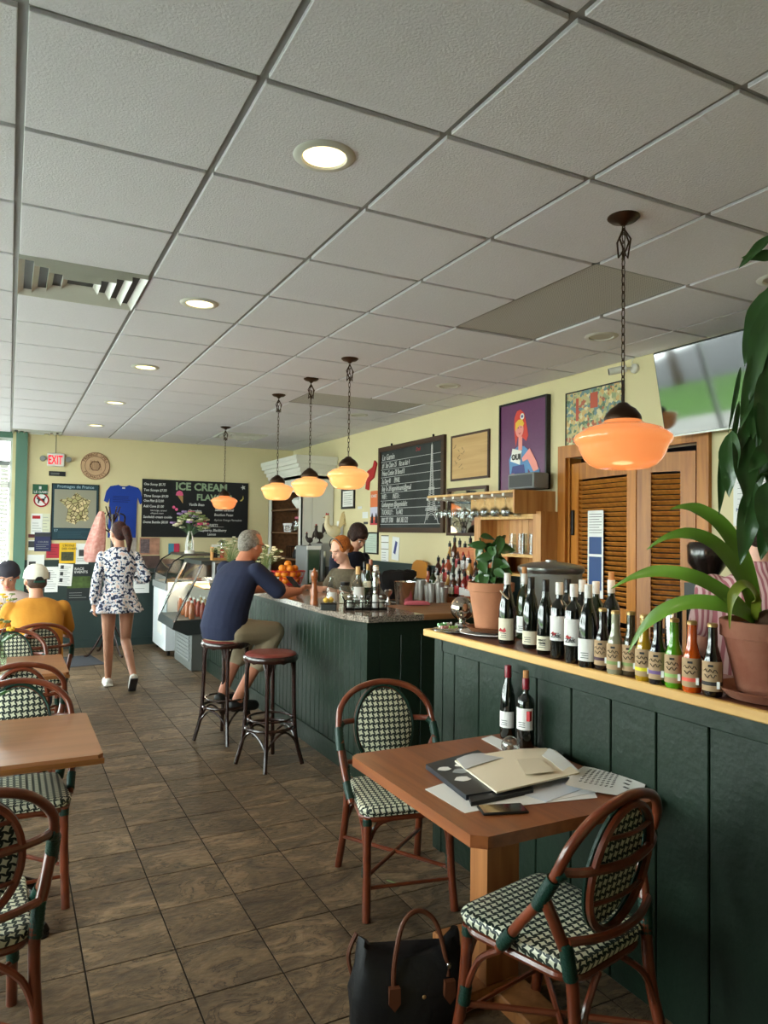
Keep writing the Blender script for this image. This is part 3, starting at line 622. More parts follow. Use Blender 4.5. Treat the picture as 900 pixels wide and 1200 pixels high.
# ================================================================ WALL DECOR
chalk=pbr('chalkboard',(34,37,36),.75,noise=(3,.3),col2=(52,56,55)); bframe=pbr('walnut_frame',(72,44,26),.45,wood=(0,1)); blackf=pbr('black_frame',(20,19,19),.4)
blk=pbr('black_board',(20,21,24),.6)
def framed(t,w,h,fw_,fmat,fill,depth_=.03,rec=.012):
    for (a,b,c,d) in ((0,w,0,fw_),(0,w,h-fw_,h)): MB().b2(a,b,-depth_,0,c,d).obj('frame_rail',fmat,t)
    for (a,b) in ((0,fw_),(w-fw_,w)): MB().b2(a,b,-depth_,0,fw_,h-fw_).obj('frame_stile',fmat,t)
    MB().b2(fw_,w-fw_,-depth_+rec,0,fw_,h-fw_).obj('panel',fill,t)
    return -depth_+rec
def lines_(t,x0,x1,z0,z1,n,mat,y,th=.004,name='print_lines'):
    m_=MB()
    for k in range(n):
        z=z0+(z1-z0)*(k+.5)/n; m_.b2(x0,x0+(x1-x0)*rnd.uniform(.6,1),y-.001,y,z-th/2,z+th/2)
    o=m_.obj(name,mat,t); o['kind']='stuff'
# chalk menu
t=wallR('chalk_menu','large brown framed chalkboard menu with a tower drawing','chalkboard',7.87,1.655)
y=framed(t,1.50,1.02,.055,bframe,chalk,.035)-.001
MB().cyl((.3,-.01,1.02),(.3,-.01,1.05),.012,n=8).obj('hanger',blackm,t); MB().cyl((1.25,-.01,1.02),(1.25,-.01,1.05),.012,n=8).obj('hanger',blackm,t)
rows=['Le Gamin','#1  Ste Claire 25    Riz au lait 4','Prince Cottier 28 Boeuf 8','Su Deg 40      EMAIL','Bdy To 28 legaminlesamis@gmail','WIFI :          INSTA :','Gothamgreen @legaminbkfrt','TUCHOLLY :    Tu 04/2','800 277 3700      860 383 522']
for k,s in enumerate(rows):
    z=.86-k*.093; M_=Matrix.Rotation(0,4,'Y'); text(s,.085 if k else .1,chalkw,t,.09,z,y,sx=.62 if k else .8,shear=.2)
    MB().b2(.06,1.44,y-.001,y,z-.022,z-.018).obj('chalk_rule',chalkw,t)
text('Deli',.06,redp,t,.9,.9,y,shear=.3)
# tower: splayed lattice lines
m_=MB(); tx=1.25
def tw_w(z): u=(z-.1)/.84; return .135*math.exp(-2.6*u)*(1-.25*u)+.004
for s in (-1,1):
    for off in (0,.45):
        P=[(tx+s*tw_w(z)*(1-off),y-.0015,z) for z in [.1+.84*k/24 for k in range(25) if off==0 or k>3]]
        m_.tube(P,.0028,4)
z=.14
while z<.9:
    w=tw_w(z); w2=tw_w(z+.03)
    if z>.2 :
        m_.tube([(tx-w,y-.0015,z),(tx+w2,y-.0015,z+.03)],.0016,3); m_.tube([(tx+w,y-.0015,z),(tx-w2,y-.0015,z+.03)],.0016,3)
    else:
        for s in (-1,1): m_.tube([(tx+s*w,y-.0015,z),(tx+s*w2*.55,y-.0015,z+.03)],.0016,3); m_.tube([(tx+s*w*.55,y-.0015,z),(tx+s*w2,y-.0015,z+.03)],.0016,3)
    z+=.024
for z,w in ((.24,.125),(.26,.12),(.46,.055),(.475,.06),(.82,.02)): m_.b2(tx-w,tx+w,y-.003,y,z,z+.008)
m_.tube([(tx-.1+.2*k/10,y-.0015,.14+.07*math.sin(PI*k/10)) for k in range(11)],.0025,4); m_.tube([(tx,y-.0015,.9),(tx,y-.0015,.96)],.002,4)
o=m_.obj('tower_drawing',chalkw,t); o['kind']='stuff'
# framed wood panel, mirror
t=wallR('framed_wood_panel','blank pale plywood panel in a thin dark frame','picture',6.26,2.18); framed(t,.66,.46,.022,bframe,pbr('plywood',(206,170,118),.6,wood=(0,1),col2=(188,150,98)),.02,.004)
m_=MB()
for k in range(14): m_.box((.12+rnd.uniform(-.06,.12),-.0175,.12+k*.018),(.03,.002,.003),Matrix.Rotation(rnd.uniform(-1,1),3,'Y'))
o=m_.obj('scratches',dgrey,t); o['kind']='stuff'
t=wallR('bar_mirror','small framed mirror under the plywood panel beside the glass rack','mirror',6.315,1.63); framed(t,.70,.48,.03,bframe,pbr('mirror_glass',(215,218,216),.03,metal=1),.03,.02)
# marianne-style poster
t=wallR('framed_poster','purple framed poster of a woman in a red cap holding a OUI sheet','poster',5.41,2.03)
purple=pbr('purple_print',(104,52,96),.35,noise=(40,.12)); W_,H_=.665,.795; y=framed(t,W_,H_,.018,blackf,purple,.045,.012)
def sh(name,poly,mat,k,par=None): return MB().pxz([(a*W_,b*H_) for a,b in poly],y-.0012*(k+1),y-.0012*k).obj(name,mat,par or t)
red2=pbr('red_print',(214,60,44),.5); skin_p=pbr('pink_print',(238,150,140),.5); yel_p=pbr('yellow_print',(236,190,60),.5); lb=pbr('light_blue_print',(90,140,190),.5); nb=pbr('navy_print',(58,66,130),.5)
sh('red_cap',[(.36,.5),(.34,.6),(.32,.72),(.33,.82),(.38,.89),(.46,.9),(.54,.85),(.57,.76),(.6,.68),(.62,.6),(.58,.54),(.52,.58),(.4,.6)],red2,1)
sh('neck',[(.42,.45),(.50,.45),(.50,.6),(.42,.6)],skin_p,2)
sh('blouse',[(.24,.18),(.22,.36),(.30,.46),(.42,.5),(.54,.49),(.66,.42),(.78,.28),(.86,.22),(.84,.14),(.74,.14),(.62,.24),(.62,.08),(.26,.06)],lb,1.5)
sh('face',circ(.445,.68,.085,20,.085),skin_p,3); sh('fringe',[(.355,.67),(.36,.76),(.42,.79),(.5,.79),(.54,.74),(.52,.71),(.44,.73)],yel_p,4)
sh('cockade',circ(.5,.82,.042,16,.035),white,4); sh('cockade_centre',circ(.5,.82,.02,12,.017),nb,5)
sh('skirt',[(.28,.02),(.25,.14),(.3,.28),(.54,.29),(.58,.14),(.6,.02)],nb,3); sh('forearm',[(.5,.36),(.66,.46),(.8,.3),(.84,.22),(.74,.2),(.62,.34),(.52,.32)],skin_p,4)
sh('hand',[(.28,.2),(.34,.2),(.4,.08),(.44,.04),(.36,.02),(.3,.1)],skin_p,4.2)
sh('held_sheet',[(.26,.34),(.30,.48),(.50,.44),(.46,.29)],white,5); text('OUI',.07,ink,t,.29*W_,.35*H_,y-.012,bold=.002,M=None)
sh('smile',[(.42,.645),(.45,.635),(.48,.65),(.45,.625)],redp,5); sh('eye',circ(.42,.7,.009,8,.006),ink,5); sh('eye',circ(.48,.705,.009,8,.006),ink,5)
t=wallR('speaker_box','small grey box speaker on top of the glass rack','speaker',5.02,2.03,gap=.17); MB().b2(0,.34,-.06,.1,0,.13,bev=.008).obj('body',grey,t); MB().b2(.02,.32,-.064,-.058,.015,.115).obj('grille',dgrey,t)
# city map
t=wallR('framed_map','colourful framed city map partly behind the large pendant','map',4.545,2.335)
mp_=bpy.data.materials.new('map_print'); mp_.use_nodes=True; nt=mp_.node_tree; b=nt.nodes['Principled BSDF']; b.inputs['Roughness'].default_value=.35
tc=nt.nodes.new('ShaderNodeTexCoord'); vo=nt.nodes.new('ShaderNodeTexVoronoi'); vo.inputs['Scale'].default_value=38; vo.distance='MANHATTAN'; nt.links.new(tc.outputs['Object'],vo.inputs['Vector'])
sp=nt.nodes.new('ShaderNodeSeparateColor'); nt.links.new(vo.outputs['Color'],sp.inputs[0]); rp=nt.nodes.new('ShaderNodeValToRGB'); rp.color_ramp.interpolation='CONSTANT'; e=rp.color_ramp
cols=[(96,118,92),(190,180,130),(150,160,120),(206,170,110),(110,136,140),(176,96,70),(216,204,160)]
e.elements[0].color=lin(cols[0])+(1,); e.elements[1].position=.15; e.elements[1].color=lin(cols[1])+(1,)
for k,p in enumerate((.4,.55,.7,.85,.92)): q=e.elements.new(p); q.color=lin(cols[k+2])+(1,)
nt.links.new(sp.outputs[0],rp.inputs[0]); nt.links.new(rp.outputs[0],b.inputs['Base Color'])
y=framed(t,.62,.46,.01,blackf,mp_,.02,.005); [MB().b2(*q).obj('red_block',pbr('map_red',(190,84,60),.5),t) for q in ((.12,.15,y-.001,y,.22,.40),(.28,.36,y-.001,y,.3,.42))]
# television
tv=thing('television','large flat television high on the wall above the doorway, reflecting the windows','television',(3.83,3.41,2.33),-90)
MB().b2(0,1.16,0,.04,-.03,.53,bev=.006).obj('casing',blackf,tv); scr=MB().b2(.012,1.148,-.003,.002,-.018,.518); scr.obj('screen',pbr('tv_screen',(6,8,12),.05,spec=1.0,ior=1.62),tv)
MB().b2(0,1.16,-.005,.0,-.03,-.02).obj('bottom_trim',steel,tv); MB().b2(.4,.75,.04,.15,.15,.4).obj('wall_bracket',blackm,tv)
tv.rotation_euler=(R(12),0,R(-90))
# security camera
t=wallR('security_camera','small white bullet camera on the wall between map and television','camera',3.82,2.86)
MB().lathe([(.0,.0),(.035,0),(.035,.02),(.02,.035)],(0,0,0),14,Matrix.Rotation(R(90),3,'X')).obj('mount',white,t)
MB().cyl((-.03,-.06,.0),(-.11,-.15,-.02),.026,n=14).obj('housing',white,t); MB().cyl((0,-.02,0),(-.05,-.08,0),.01,n=8).obj('arm',white,t); MB().cyl((-.105,-.145,-.019),(-.113,-.154,-.021),.022,n=14).obj('camera_lens',black,t)
MB().tube([(0,-.01,.02),(-.03,-.01,.05),(-.01,-.005,.085)],.003,6).obj('cable',white,t)
# small wall items right wall (beyond the chalkboard)
t=wallR('framed_certificate','dark framed certificate under the nearest bar pendant','picture',9.0,1.96); y=framed(t,.42,.27,.03,blackf,white,.02); lines_(t,.08,.34,.05,.22,6,dgrey,y-.0005)
t=wallR('red_hat_sign','red cut out cap shape hanging high on the wall','wall sign',8.25,2.18); MB().pxz([(0,.02),(.08,0),(.1,.1),(.22,.15),(.3,.32),(.24,.36),(.2,.28),(.05,.24)],-.02,0).obj('shape',redp,t)
t=wallR('orange_poster','narrow orange and pink poster with dark figures beside the chalk menu','poster',8.13,1.745); MB().b2(0,.24,-.004,0,0,.42).obj('sheet',pbr('orange_print',(222,120,72),.6),t); MB().b2(0,.24,-.005,-.004,.1,.22).obj('pale_band',pbr('lilac_print',(200,196,214),.6),t)
MB().b2(0,.24,-.006,-.004,0,.06).obj('red_band',pbr('rose_print',(190,60,70),.6),t); text('SOIREE',.05,paper,t,.02,.34,-.006)
for q in (.06,.17): MB().pxz([(q-.03,.02),(q-.025,.1),(q,.15),(q+.025,.1),(q+.03,.02)],-.008,-.005).obj('figure',ink,t)
t=wallR('framed_licence','pale green certificate in a black frame behind the barista','picture',8.27,1.385); y=framed(t,.38,.27,.018,blackf,pbr('pale_green_paper',(186,200,184),.6),.02); lines_(t,.05,.33,.04,.23,7,grey,y-.0005)
t=wallR('card_strip','strip of three white cards below the chalk menu','notice',7.82,1.29)
for z in (0,.17,.25): MB().b2(0,.19,-.003,0,z,z+(.16 if z==0 else .07)).obj('card',paper,t)
lines_(t,.02,.17,.02,.14,4,dgrey,-.003); MB().b2(0,.19,-.005,-.003,.163,.169).b2(0,.19,-.005,-.003,.243,.249).b2(0,.19,-.005,-.003,.32,.33).obj('black_rule',ink,t)
t=wallR('wall_flyer','tilted white flyer with blue marks right of the card strip','notice',7.55,1.33); o=MB().box((.1,-.004,.14),(.17,.004,.27),Matrix.Rotation(R(4),3,'Y')).obj('sheet',paper,t); MB().box((.1,-.007,.15),(.05,.002,.15),Matrix.Rotation(R(20),3,'Y')).obj('blue_mark',nb,t)
for k,(yy,z,w,h,c,l) in enumerate(((8.5,1.95,.12,.035,paper,'small torn white note above the cat sticker'),(8.36,1.83,.16,.08,paper,'small white oval sticker beside the orange poster'),(8.32,1.755,.12,.03,dgrey,'tiny dark plaque beside the orange poster'),(8.55,1.66,.1,.06,dgrey,'tiny dark plaque above the dark haired barista'))):
    t=wallR('wall_sticker',l,'sticker',yy,z); MB().b2(0,w,-.003,0,0,h).obj('sheet',c,t)
t=wallR('towel_hanging','pale cloth hanging by the cupboard over the rooster figures','towel',9.15,1.55); MB().b2(0,.2,-.01,0,0,.25,bev=.004).obj('cloth',paper,t)
t=wallR('wall_sheet','printed white wall chart half hidden by the big leaves','notice',3.02,1.72); MB().b2(0,.42,-.004,0,0,.62).obj('sheet',paper,t); lines_(t,.03,.39,.05,.58,16,grey,-.004,.003)
text('MENU',.03,nb,t,.02,.09,-.0055)
# orange chair shells stacked behind the bar (visible as rounded orange backs)
for q,(yy,zz) in enumerate(((6.95,1.17),(6.15,1.2))):
    t=thing('orange_tray',['rounded orange tray leaning on the back wall behind the ice bucket','rounded orange tray leaning beside the liquor bottles'][q],'tray',(XR-.05,yy,zz),-90)
    MB().pxz([(0,0),(.34,0),(.34,.1),(.3,.17),(.22,.19),(.1,.19),(.03,.16),(0,.1)],-.02,0).obj('panel',pbr('orange_plastic',(204,134,44),.4),t)
# ---- glass cabinet and hanging rack
gc=thing('glass_cabinet','open pine wall cabinet full of glasses under the hanging rack','cabinet',(XR-.2,5.56,1.30),-90)
MB().b2(0,.1,0,.2,0,.54).obj('side_board',pine,gc); MB().b2(.84,.94,0,.2,0,.54).obj('side_board',pine,gc); MB().b2(.1,.84,0,.2,.48,.54).obj('top_board',pineh,gc); MB().b2(.1,.84,0,.2,.16,.185).b2(.1,.84,0,.2,0,.02).obj('shelf_board',pineh,gc)
for k in range(8): MB().b2(.102+k*.092,.19+k*.092,.18,.195,.02,.48).obj('back_plank',pine,gc)
MB().b2(.1,.5,0,.012,.0,.16).obj('lower_door',pbr('orange_lit_wood',(204,120,62),.45,wood=(0,1)),gc); MB().b2(-.32,-.0,.02,.2,.0,.22).obj('side_box',pbr('orange_lit_wood',(204,120,62),.45),gc)  # orange light falling on this wood is put into its colour
glassm=pbr('drinking_glass',(235,240,240),.03,trans=1,ior=1.3,spec=.6); thin=pane_mat('thin_glass',(248,250,250),1.3)
for k in range(9):
    for lv in range(2 if k>4 else 1):
        t=thing('tumbler','upturned tumbler %s the pine wall cabinet shelf, %s from the far side'%(('on','stacked above')[lv],('first','second','third','fourth','fifth','sixth','seventh','eighth','ninth')[k]),'glass',(XR-.12-.03*(k%2),5.56-.14-.075*k,1.487+lv*.088),0,'tumblers in the pine cabinet')
        MB().lathe([(.028,.085),(.033,0),(.030,.0),(.026,.08),(0,.08)][::-1],n=12).obj('glass',thin,t)
rk=thing('glass_rack','pine overhead rack on the wall with wine glasses hanging from it','glass rack',(XR,6.04,1.82),-90)
MB().pxy([(0,-.003),(1.338,-.003),(1.338,-.42),(.0,-.42)],.17,.19).obj('top_board',pineh,rk)
MB().pxz([(1.34,.19),(1.34,-.0),(1.36,-.0),(1.36,.19)],-.42,0).obj('end_board',pine,rk); MB().b2(.42,1.335,-.2,-.005,-.0,.16).obj('lower_board',pineh,rk)
for k in range(9): MB().b2(.02+k*.15,.05+k*.15,-.44,-.0,.145,.165).obj('rail',white,rk)
for k in range(8):
    for q in range(3):
        if q==2 and k>2: continue
        t=thing('wine_glass','upside down stemmed glass in the %s row of the rack, %s from far end'%(('front','middle','back')[q],('first','second','third','fourth','fifth','sixth','seventh','eighth')[k]),'glass',(XR-.36+.12*q,6.04-.11-.15*k,1.965),0,'wine glasses hanging in the rack')
        MB().lathe([(.034,0),(.03,-.003),(.004,-.008),(.0035,-.07),(.012,-.08),(.032,-.1),(.036,-.125),(.028,-.165),(.0265,-.165),(.034,-.125),(.03,-.102),(.0,-.085)][::-1],n=12).obj('bowl_and_stem',thin,t)
# ================================================================ BACK WALL DECOR
t=wallB('exit_sign','white EXIT sign with red letters and two round lamps','exit sign',.40,2.50)
MB().b2(.04,.26,-.06,-.01,0,.18,bev=.01).obj('housing',white,t); text('EXIT',.17,pbr('exit_red',(225,30,50),.5,emit=((230,20,50),.8)),t,.052,.03,-.062,sx=.52,bold=.003)
for x in (-.01,.31): MB().lathe([(.0,.05),(.036,.045),(.04,.0),(.03,-.02)][::-1],(x,-.05,.1),14,Matrix.Rotation(R(90),3,'X')).obj('lamp_head',grey,t)
MB().cyl((.15,-.03,.18),(.15,-.03,.43),.004,n=6).obj('cable',dgrey,t)
t=wallB('exit_plaque','small black plaque just under the EXIT sign','sign',.47,2.37); MB().b2(0,.21,-.01,0,0,.065).obj('plate',blk,t); lines_(t,.02,.19,.015,.05,2,grey,-.01,.006)
t=wallB('round_seal','round carved wooden seal with lettering around its rim','wall plaque',1.06,2.535)
MB().lathe([(0,.02),(.19,.02),(.195,.01),(.195,0)][::-1],(0,0,0),40,Matrix.Rotation(R(90),3,'X')).obj('disc',pbr('seal_wood',(208,172,136),.6,noise=(5,.15)),t)
brn=pbr('burnt_brown',(92,54,40),.7)
for r_ in (.186,.135): MB().tube([(r_*math.cos(2*PI*k/40),-.022,r_*math.sin(2*PI*k/40)) for k in range(40)],.0025,4,closed=True).obj('ring',brn,t)
for s,a0,d in (('FROMAGE UMEA',155,-12),('FROMAGERS',215,13)):
    for k,c in enumerate(s):
        a=R(a0+d*k); rot=a-PI/2 if d<0 else a+PI/2
        if c!=' ': text(c,.05,brn,t,0,0,0,'CENTER',M=Matrix.Translation((.16*math.cos(a)*(1 if d<0 else 1.02),-.022,.16*math.sin(a)))@Matrix.Rotation(-rot,4,'Y')@Matrix.Translation((0,0,-.016)))
m_=MB(); m_.tube([(.07*math.cos(2*PI*k/6),-.022,.07*math.sin(2*PI*k/6)) for k in range(6)],.004,4,closed=True)
for k in range(9): m_.tube([(-.08+.02*k,-.022,-.06),(-.06+.015*k,-.022,.08-.01*(k%3))],.002,3)
m_.obj('emblem',brn,t)
# map poster
t=wallB('cheese_map_poster','framed teal poster with a cheese map of France','poster',.51,1.49); teal=pbr('teal_print',(26,58,70),.5)
y=framed(t,.61,.78,.012,blackf,teal,.02,.004); MB().b2(.035,.575,y-.001,y,.17,.70).obj('map_field',pbr('putty_print',(146,144,128),.6),t)
text('Fromages de France',.058,pbr('pale_blue_ink',(150,176,190),.6),t,.305,.722,y-.001,'CENTER',bold=.0006); text('57',.05,pbr('pale_blue_ink',(150,176,190)),t,.04,.115,y-.001)
lines_(t,.09,.5,.03,.13,5,pbr('faint_ink',(60,92,104),.6),y-.0005)
fm=bpy.data.materials.new('region_map'); fm.use_nodes=True; nt=fm.node_tree; b=nt.nodes['Principled BSDF']; tc=nt.nodes.new('ShaderNodeTexCoord')
v1=nt.nodes.new('ShaderNodeTexVoronoi'); v1.feature='DISTANCE_TO_EDGE'; v1.inputs['Scale'].default_value=20; v2=nt.nodes.new('ShaderNodeTexVoronoi'); v2.inputs['Scale'].default_value=20
for v in (v1,v2): nt.links.new(tc.outputs['Object'],v.inputs['Vector'])
r1=nt.nodes.new('ShaderNodeValToRGB'); r1.color_ramp.interpolation='CONSTANT'; e=r1.color_ramp; e.elements[0].color=lin((188,172,128))+(1,); e.elements[1].position=.4; e.elements[1].color=lin((214,196,150))+(1,); q=e.elements.new(.7); q.color=lin((170,160,110))+(1,)
sp=nt.nodes.new('ShaderNodeSeparateColor'); nt.links.new(v2.outputs['Color'],sp.inputs[0]); nt.links.new(sp.outputs[0],r1.inputs[0])
r2=nt.nodes.new('ShaderNodeMapRange'); r2.inputs[1].default_value=.06; r2.inputs[2].default_value=.1; nt.links.new(v1.outputs['Distance'],r2.inputs[0]); mxx=nt.nodes.new('ShaderNodeMix'); mxx.data_type='RGBA'; mxx.inputs[6].default_value=lin((84,68,36))+(1,); nt.links.new(r2.outputs[0],mxx.inputs[0]); nt.links.new(r1.outputs[0],mxx.inputs[7]); nt.links.new(mxx.outputs[2],b.inputs['Base Color'])
fr_=[(.5,.98),(.6,.93),(.66,.86),(.8,.8),(.96,.76),(.9,.6),(.86,.5),(.9,.42),(.86,.34),(.92,.22),(.82,.14),(.66,.16),(.56,.12),(.5,.04),(.36,.08),(.2,.14),(.24,.34),(.26,.48),(.14,.62),(.0,.72),(.03,.78),(.18,.77),(.24,.84),(.34,.8),(.4,.88)]
MB().pxz([(.1+a*.42,.2+b_*.47) for a,b_ in fr_],y-.003,y-.001).obj('country_map',fm,t)
MB().pxz([(.545,.2),(.56,.24),(.555,.28),(.54,.25)],y-.003,y-.001).obj('island_map',fm,t)
# t-shirt
t=wallB('blue_tshirt','bright blue t-shirt pinned flat on the back wall','t-shirt',1.185,1.53)
m_=MB(); m_.pxz([(.06,0),(.44,0),(.445,.5),(.455,.58),(.49,.48),(.53,.51),(.5,.66),(.46,.72),(.34,.75),(.30,.735),(.22,.735),(.18,.75),(.08,.73),(.03,.66),(0,.52),(.05,.49),(.075,.56),(.07,.4)],-.016,-.002); m_.obj('shirt_body',bluep,t)
MB().tube([(.18,-.016,.75),(.22,-.018,.732),(.26,-.018,.728),(.30,-.018,.732),(.34,-.016,.75)],.006,5).obj('collar',bluep,t); lines_(t,.12,.40,.5,.6,4,pbr('navy_ink',(14,30,90),.7),-.0165,.008); MB().b2(.24,.28,-.018,-.016,.70,.72).obj('neck_label',paper,t)
# ice cream board
t=wallB('ice_cream_board','long black ice cream flavours chalkboard on the back wall','chalkboard',1.70,1.545); MB().b2(0,1.57,-.02,-.002,0,.84).obj('board',blk,t); y=-.0205
sage=pbr('sage_chalk',(150,170,140),.9)
text('ICE CREAM',.155,sage,t,.47,.70,y,bold=.005); text('FLAVORS',.13,sage,t,.78,.555,y,bold=.004)
for s,z in (('One Scoop $5.75',.75),('Two Scoops $7.50',.665),('Three Scoops $9.50',.58),('One Pint $12.00',.51),('Add Cone $1.00',.43),('Hot fudge, caramel',.375),('whipped cream',.335),('Sandwich cream cookie',.275),('Dome Bombe $8.00',.20)):
    small='Hot' in s or 'whip' in s; text(s,.05 if not small else .035,chalkw,t,.02 if not small else .12,z,y,sx=.85,bold=.0012 if not small else 0,shear=.15)
for s,x,z in (('Vanilla Bean',.67,.47),('Chocolate',.66,.375),('Strawberry',.68,.29),('Mint Chip',.7,.225),('Salted Caramel',1.06,.40),('Bourbon Pecan',1.05,.325),('Apricot Orange Marmalade',1.05,.25),('SORBETS',.92,.165),('Raspberry, Blackberry',.82,.09),('Lemon',.95,.03)):
    text(s,.055 if s!='Apricot Orange Marmalade' else .045,chalkw,t,x,z,y,sx=.85,bold=.0012 if 'Apr' not in s else 0,shear=.15)
MB().b2(.92,1.2,y-.001,y,.158,.162).obj('chalk_rule',chalkw,t)
pk=pbr('pink_chalk',(226,96,140),.8); MB().pxz([(.475,.62),(.49,.67),(.53,.69),(.57,.67),(.585,.62),(.53,.6)],y-.002,y).obj('scoop_drawing',pk,t); MB().pxz([(.5,.615),(.58,.61),(.58,.5)],y-.003,y).obj('cone_drawing',pbr('tan_chalk',(170,130,84),.8),t)
MB().pxz(circ(.45,.44,.022,10),y-.002,y).obj('berry_drawing',pk,t); MB().pxz(circ(.49,.41,.022,10),y-.002,y).obj('berry_drawing',pk,t); MB().pxz([(1.44,.56),(1.47,.56),(1.5,.6),(1.49,.65),(1.48,.6)],y-.002,y).obj('banana_drawing',pbr('yellow_chalk',(214,196,110),.8),t)
MB().pxz([(1.49+.04*(1 if k%2 else .45)*math.cos(2*PI*k/10),.77+.04*(1 if k%2 else .45)*math.sin(2*PI*k/10)) for k in range(10)],y-.002,y).obj('star_drawing',chalkw,t)
# flyers on back wall
def flyer(name,label,x0,x1,z0,z1,col,rot=0,gap=.013,txt=None,tcol=None,img=None,lines=0,cat='flyer',ts=.05,lcol=None):
    w=x1-x0;h=z1-z0; t=wallB(name,label,cat,x0,z0,gap=gap); t.rotation_euler=(0,R(rot),0)
    MB().b2(0,w,-.003,0,0,h).obj('sheet',col,t)
    if img: MB().b2(img[0]*w,img[1]*w,-.0045,-.003,img[2]*h,img[3]*h).obj('picture_print',img[4],t)
    for k,(s,a,b_,sz) in enumerate(txt or []): text(s,sz,tcol or ink,t,a*w,b_*h,-.0045,bold=.0006)
    if lines: lines_(t,.1*w,.9*w,lines[0]*h,lines[1]*h,lines[2],lcol or grey,-.003,.006)
    return t
def F(px0,px1,py0,py1):
    a=aY(px0,py1,YB); b_=aY(px1,py0,YB); return a.x,b_.x,a.z,b_.z
gs=pbr('green_sign',(30,82,58),.5)
flyer('green_sign','small dark green sign with a white heart above the no dogs sign',*F(38,56,568,579),gs,txt=[('LE GAMIN',.08,.12,.045)],tcol=chalkw,cat='sign',img=(.42,.58,.5,.8,chalkw))
t=wallB('no_dogs_sign','round red ringed no dogs sign','sign',.385,2.035); MB().lathe([(0,.004),(.1,.004),(.1,0)][::-1],(0,0,0),28,Matrix.Rotation(R(90),3,'X')).obj('disc',paper,t)
MB().tube([(.088*math.cos(2*PI*k/28),-.006,.088*math.sin(2*PI*k/28)) for k in range(28)],.010,4,closed=True).obj('red_ring',redp,t); MB().pxz([(-.06,.02),(-.05,.04),(-.03,.02),(.03,.02),(.045,.05),(.06,.045),(.06,.03),(.045,.02),(.04,-.01),(.045,-.045),(.03,-.045),(.022,-.01),(-.02,-.01),(-.03,-.045),(-.045,-.045),(-.04,0)],-.008,-.004).obj('dog_silhouette',ink,t)
MB().box((0,-.010,0),(.018,.003,.17),Matrix.Rotation(R(-45),3,'Y')).obj('slash',redp,t)
flyer('calendar_sheet','white sheet with red heading below the no dogs sign',*F(36,50,602,626),paper,lines=(.1,.6,4),img=(.1,.8,.75,.9,redp))
flyer('lilac_sheet','pale lilac sheet beside the map poster',*F(49,59,602,628),pbr('pale_yellow_sheet',(214,214,190),.7),lines=(.2,.9,5))
flyer('navy_flyer','navy blue flyer with a dark picture strip on top',*F(40,60,624,646),pbr('navy_sheet',(40,44,84),.6),gap=.017,txt=[('COURSE',.2,.45,.035)],tcol=grey,img=(0,1,.78,.96,dgrey),lines=(.1,.4,3))
flyer('red_flyer','red flyer partly covered by the yellow one',*F(54,72,637,654),pbr('red_sheet',(176,44,60),.6),lines=(.2,.8,4),lcol=pbr('dark_red',(90,20,30)))
flyer('yellow_flyer','yellow flyer with a dark oval picture',*F(69,89,636,660),pbr('yellow_sheet',(228,184,40),.6),gap=.017,txt=[('L\'ECOLE',.2,.82,.04),('DES CHEFS',.15,.66,.04)],img=(.12,.88,.12,.55,pbr('photo_green',(84,86,60),.6,noise=(30,.6))))
flyer('white_flyer','white flyer with a small black picture beside the yellow one',*F(88,104,637,661),paper,lines=(.1,.3,3),img=(.25,.75,.38,.7,dgrey))
flyer('price_list','white list of small pictures on the left of the green dado',*F(31,52,650,690),paper,lines=(.05,.5,8),img=(.1,.5,.6,.8,dgrey))
flyer('staff_list','white sheet of small black pictures and lines',*F(52,68,664,694),paper,gap=.017,lines=(.1,.9,9),img=(.1,.4,.5,.8,dgrey))
t=flyer('tilted_list','tilted white sheet of pictures above the orange shirted man',*F(66,84,660,686),paper,rot=4,gap=.021,lines=(.05,.9,10))
for k in range(3): MB().b2(.03,.07,-.006,-.003,.05+k*.09,.1+k*.09).obj('small_picture',dgrey,t)
flyer('race_poster','dark race events poster with a green hillside',*F(78,106,662,704),pbr('dark_sheet',(28,34,36),.6),txt=[('RACE',.3,.86,.05),('EVENTS',.3,.77,.05)],tcol=chalkw,img=(0,1,.35,.68,pbr('photo_hill',(74,96,44),.7,noise=(20,.5))),lines=(.05,.25,3),cat='poster')
flyer('photo_poster','poster of portrait photos right of the blue shirt',*F(163,187,630,650),pbr('photo_warm',(190,140,116),.6,noise=(12,.4)),img=(.05,.5,.1,.9,pbr('photo_faces',(120,104,110),.6,noise=(40,.6))),cat='poster')
flyer('lower_picture','dark landscape photo below the portrait poster',*F(162,187,651,666),pbr('photo_dark',(92,70,66),.6,noise=(10,.5)),cat='poster')
flyer('small_book_poster','small bright blue white and red booklet on the wall',*F(197,210,637,650),pbr('cyan_sheet',(72,140,170),.6),img=(.5,1,0,1,pbr('rose_sheet',(200,60,90),.6)),cat='poster')
flyer('grey_poster','pale photo sheet behind the walking woman',*F(150,160,630,655),pbr('photo_pale',(180,170,165),.6,noise=(20,.3)),cat='poster')
flyer('framed_notice','white ruled notice low on the green dado by the freezer',*F(156,175,668,695),paper,lines=(.1,.9,4))
flyer('brown_label','narrow brown strip beside the navy flyer',*F(33,41,626,630),pbr('maroon',(90,40,40),.6),cat='sticker')
flyer('photo_card','small black and white photo card under the brown strip',*F(33,41,633,645),paper,img=(0,1,.3,.9,dgrey))
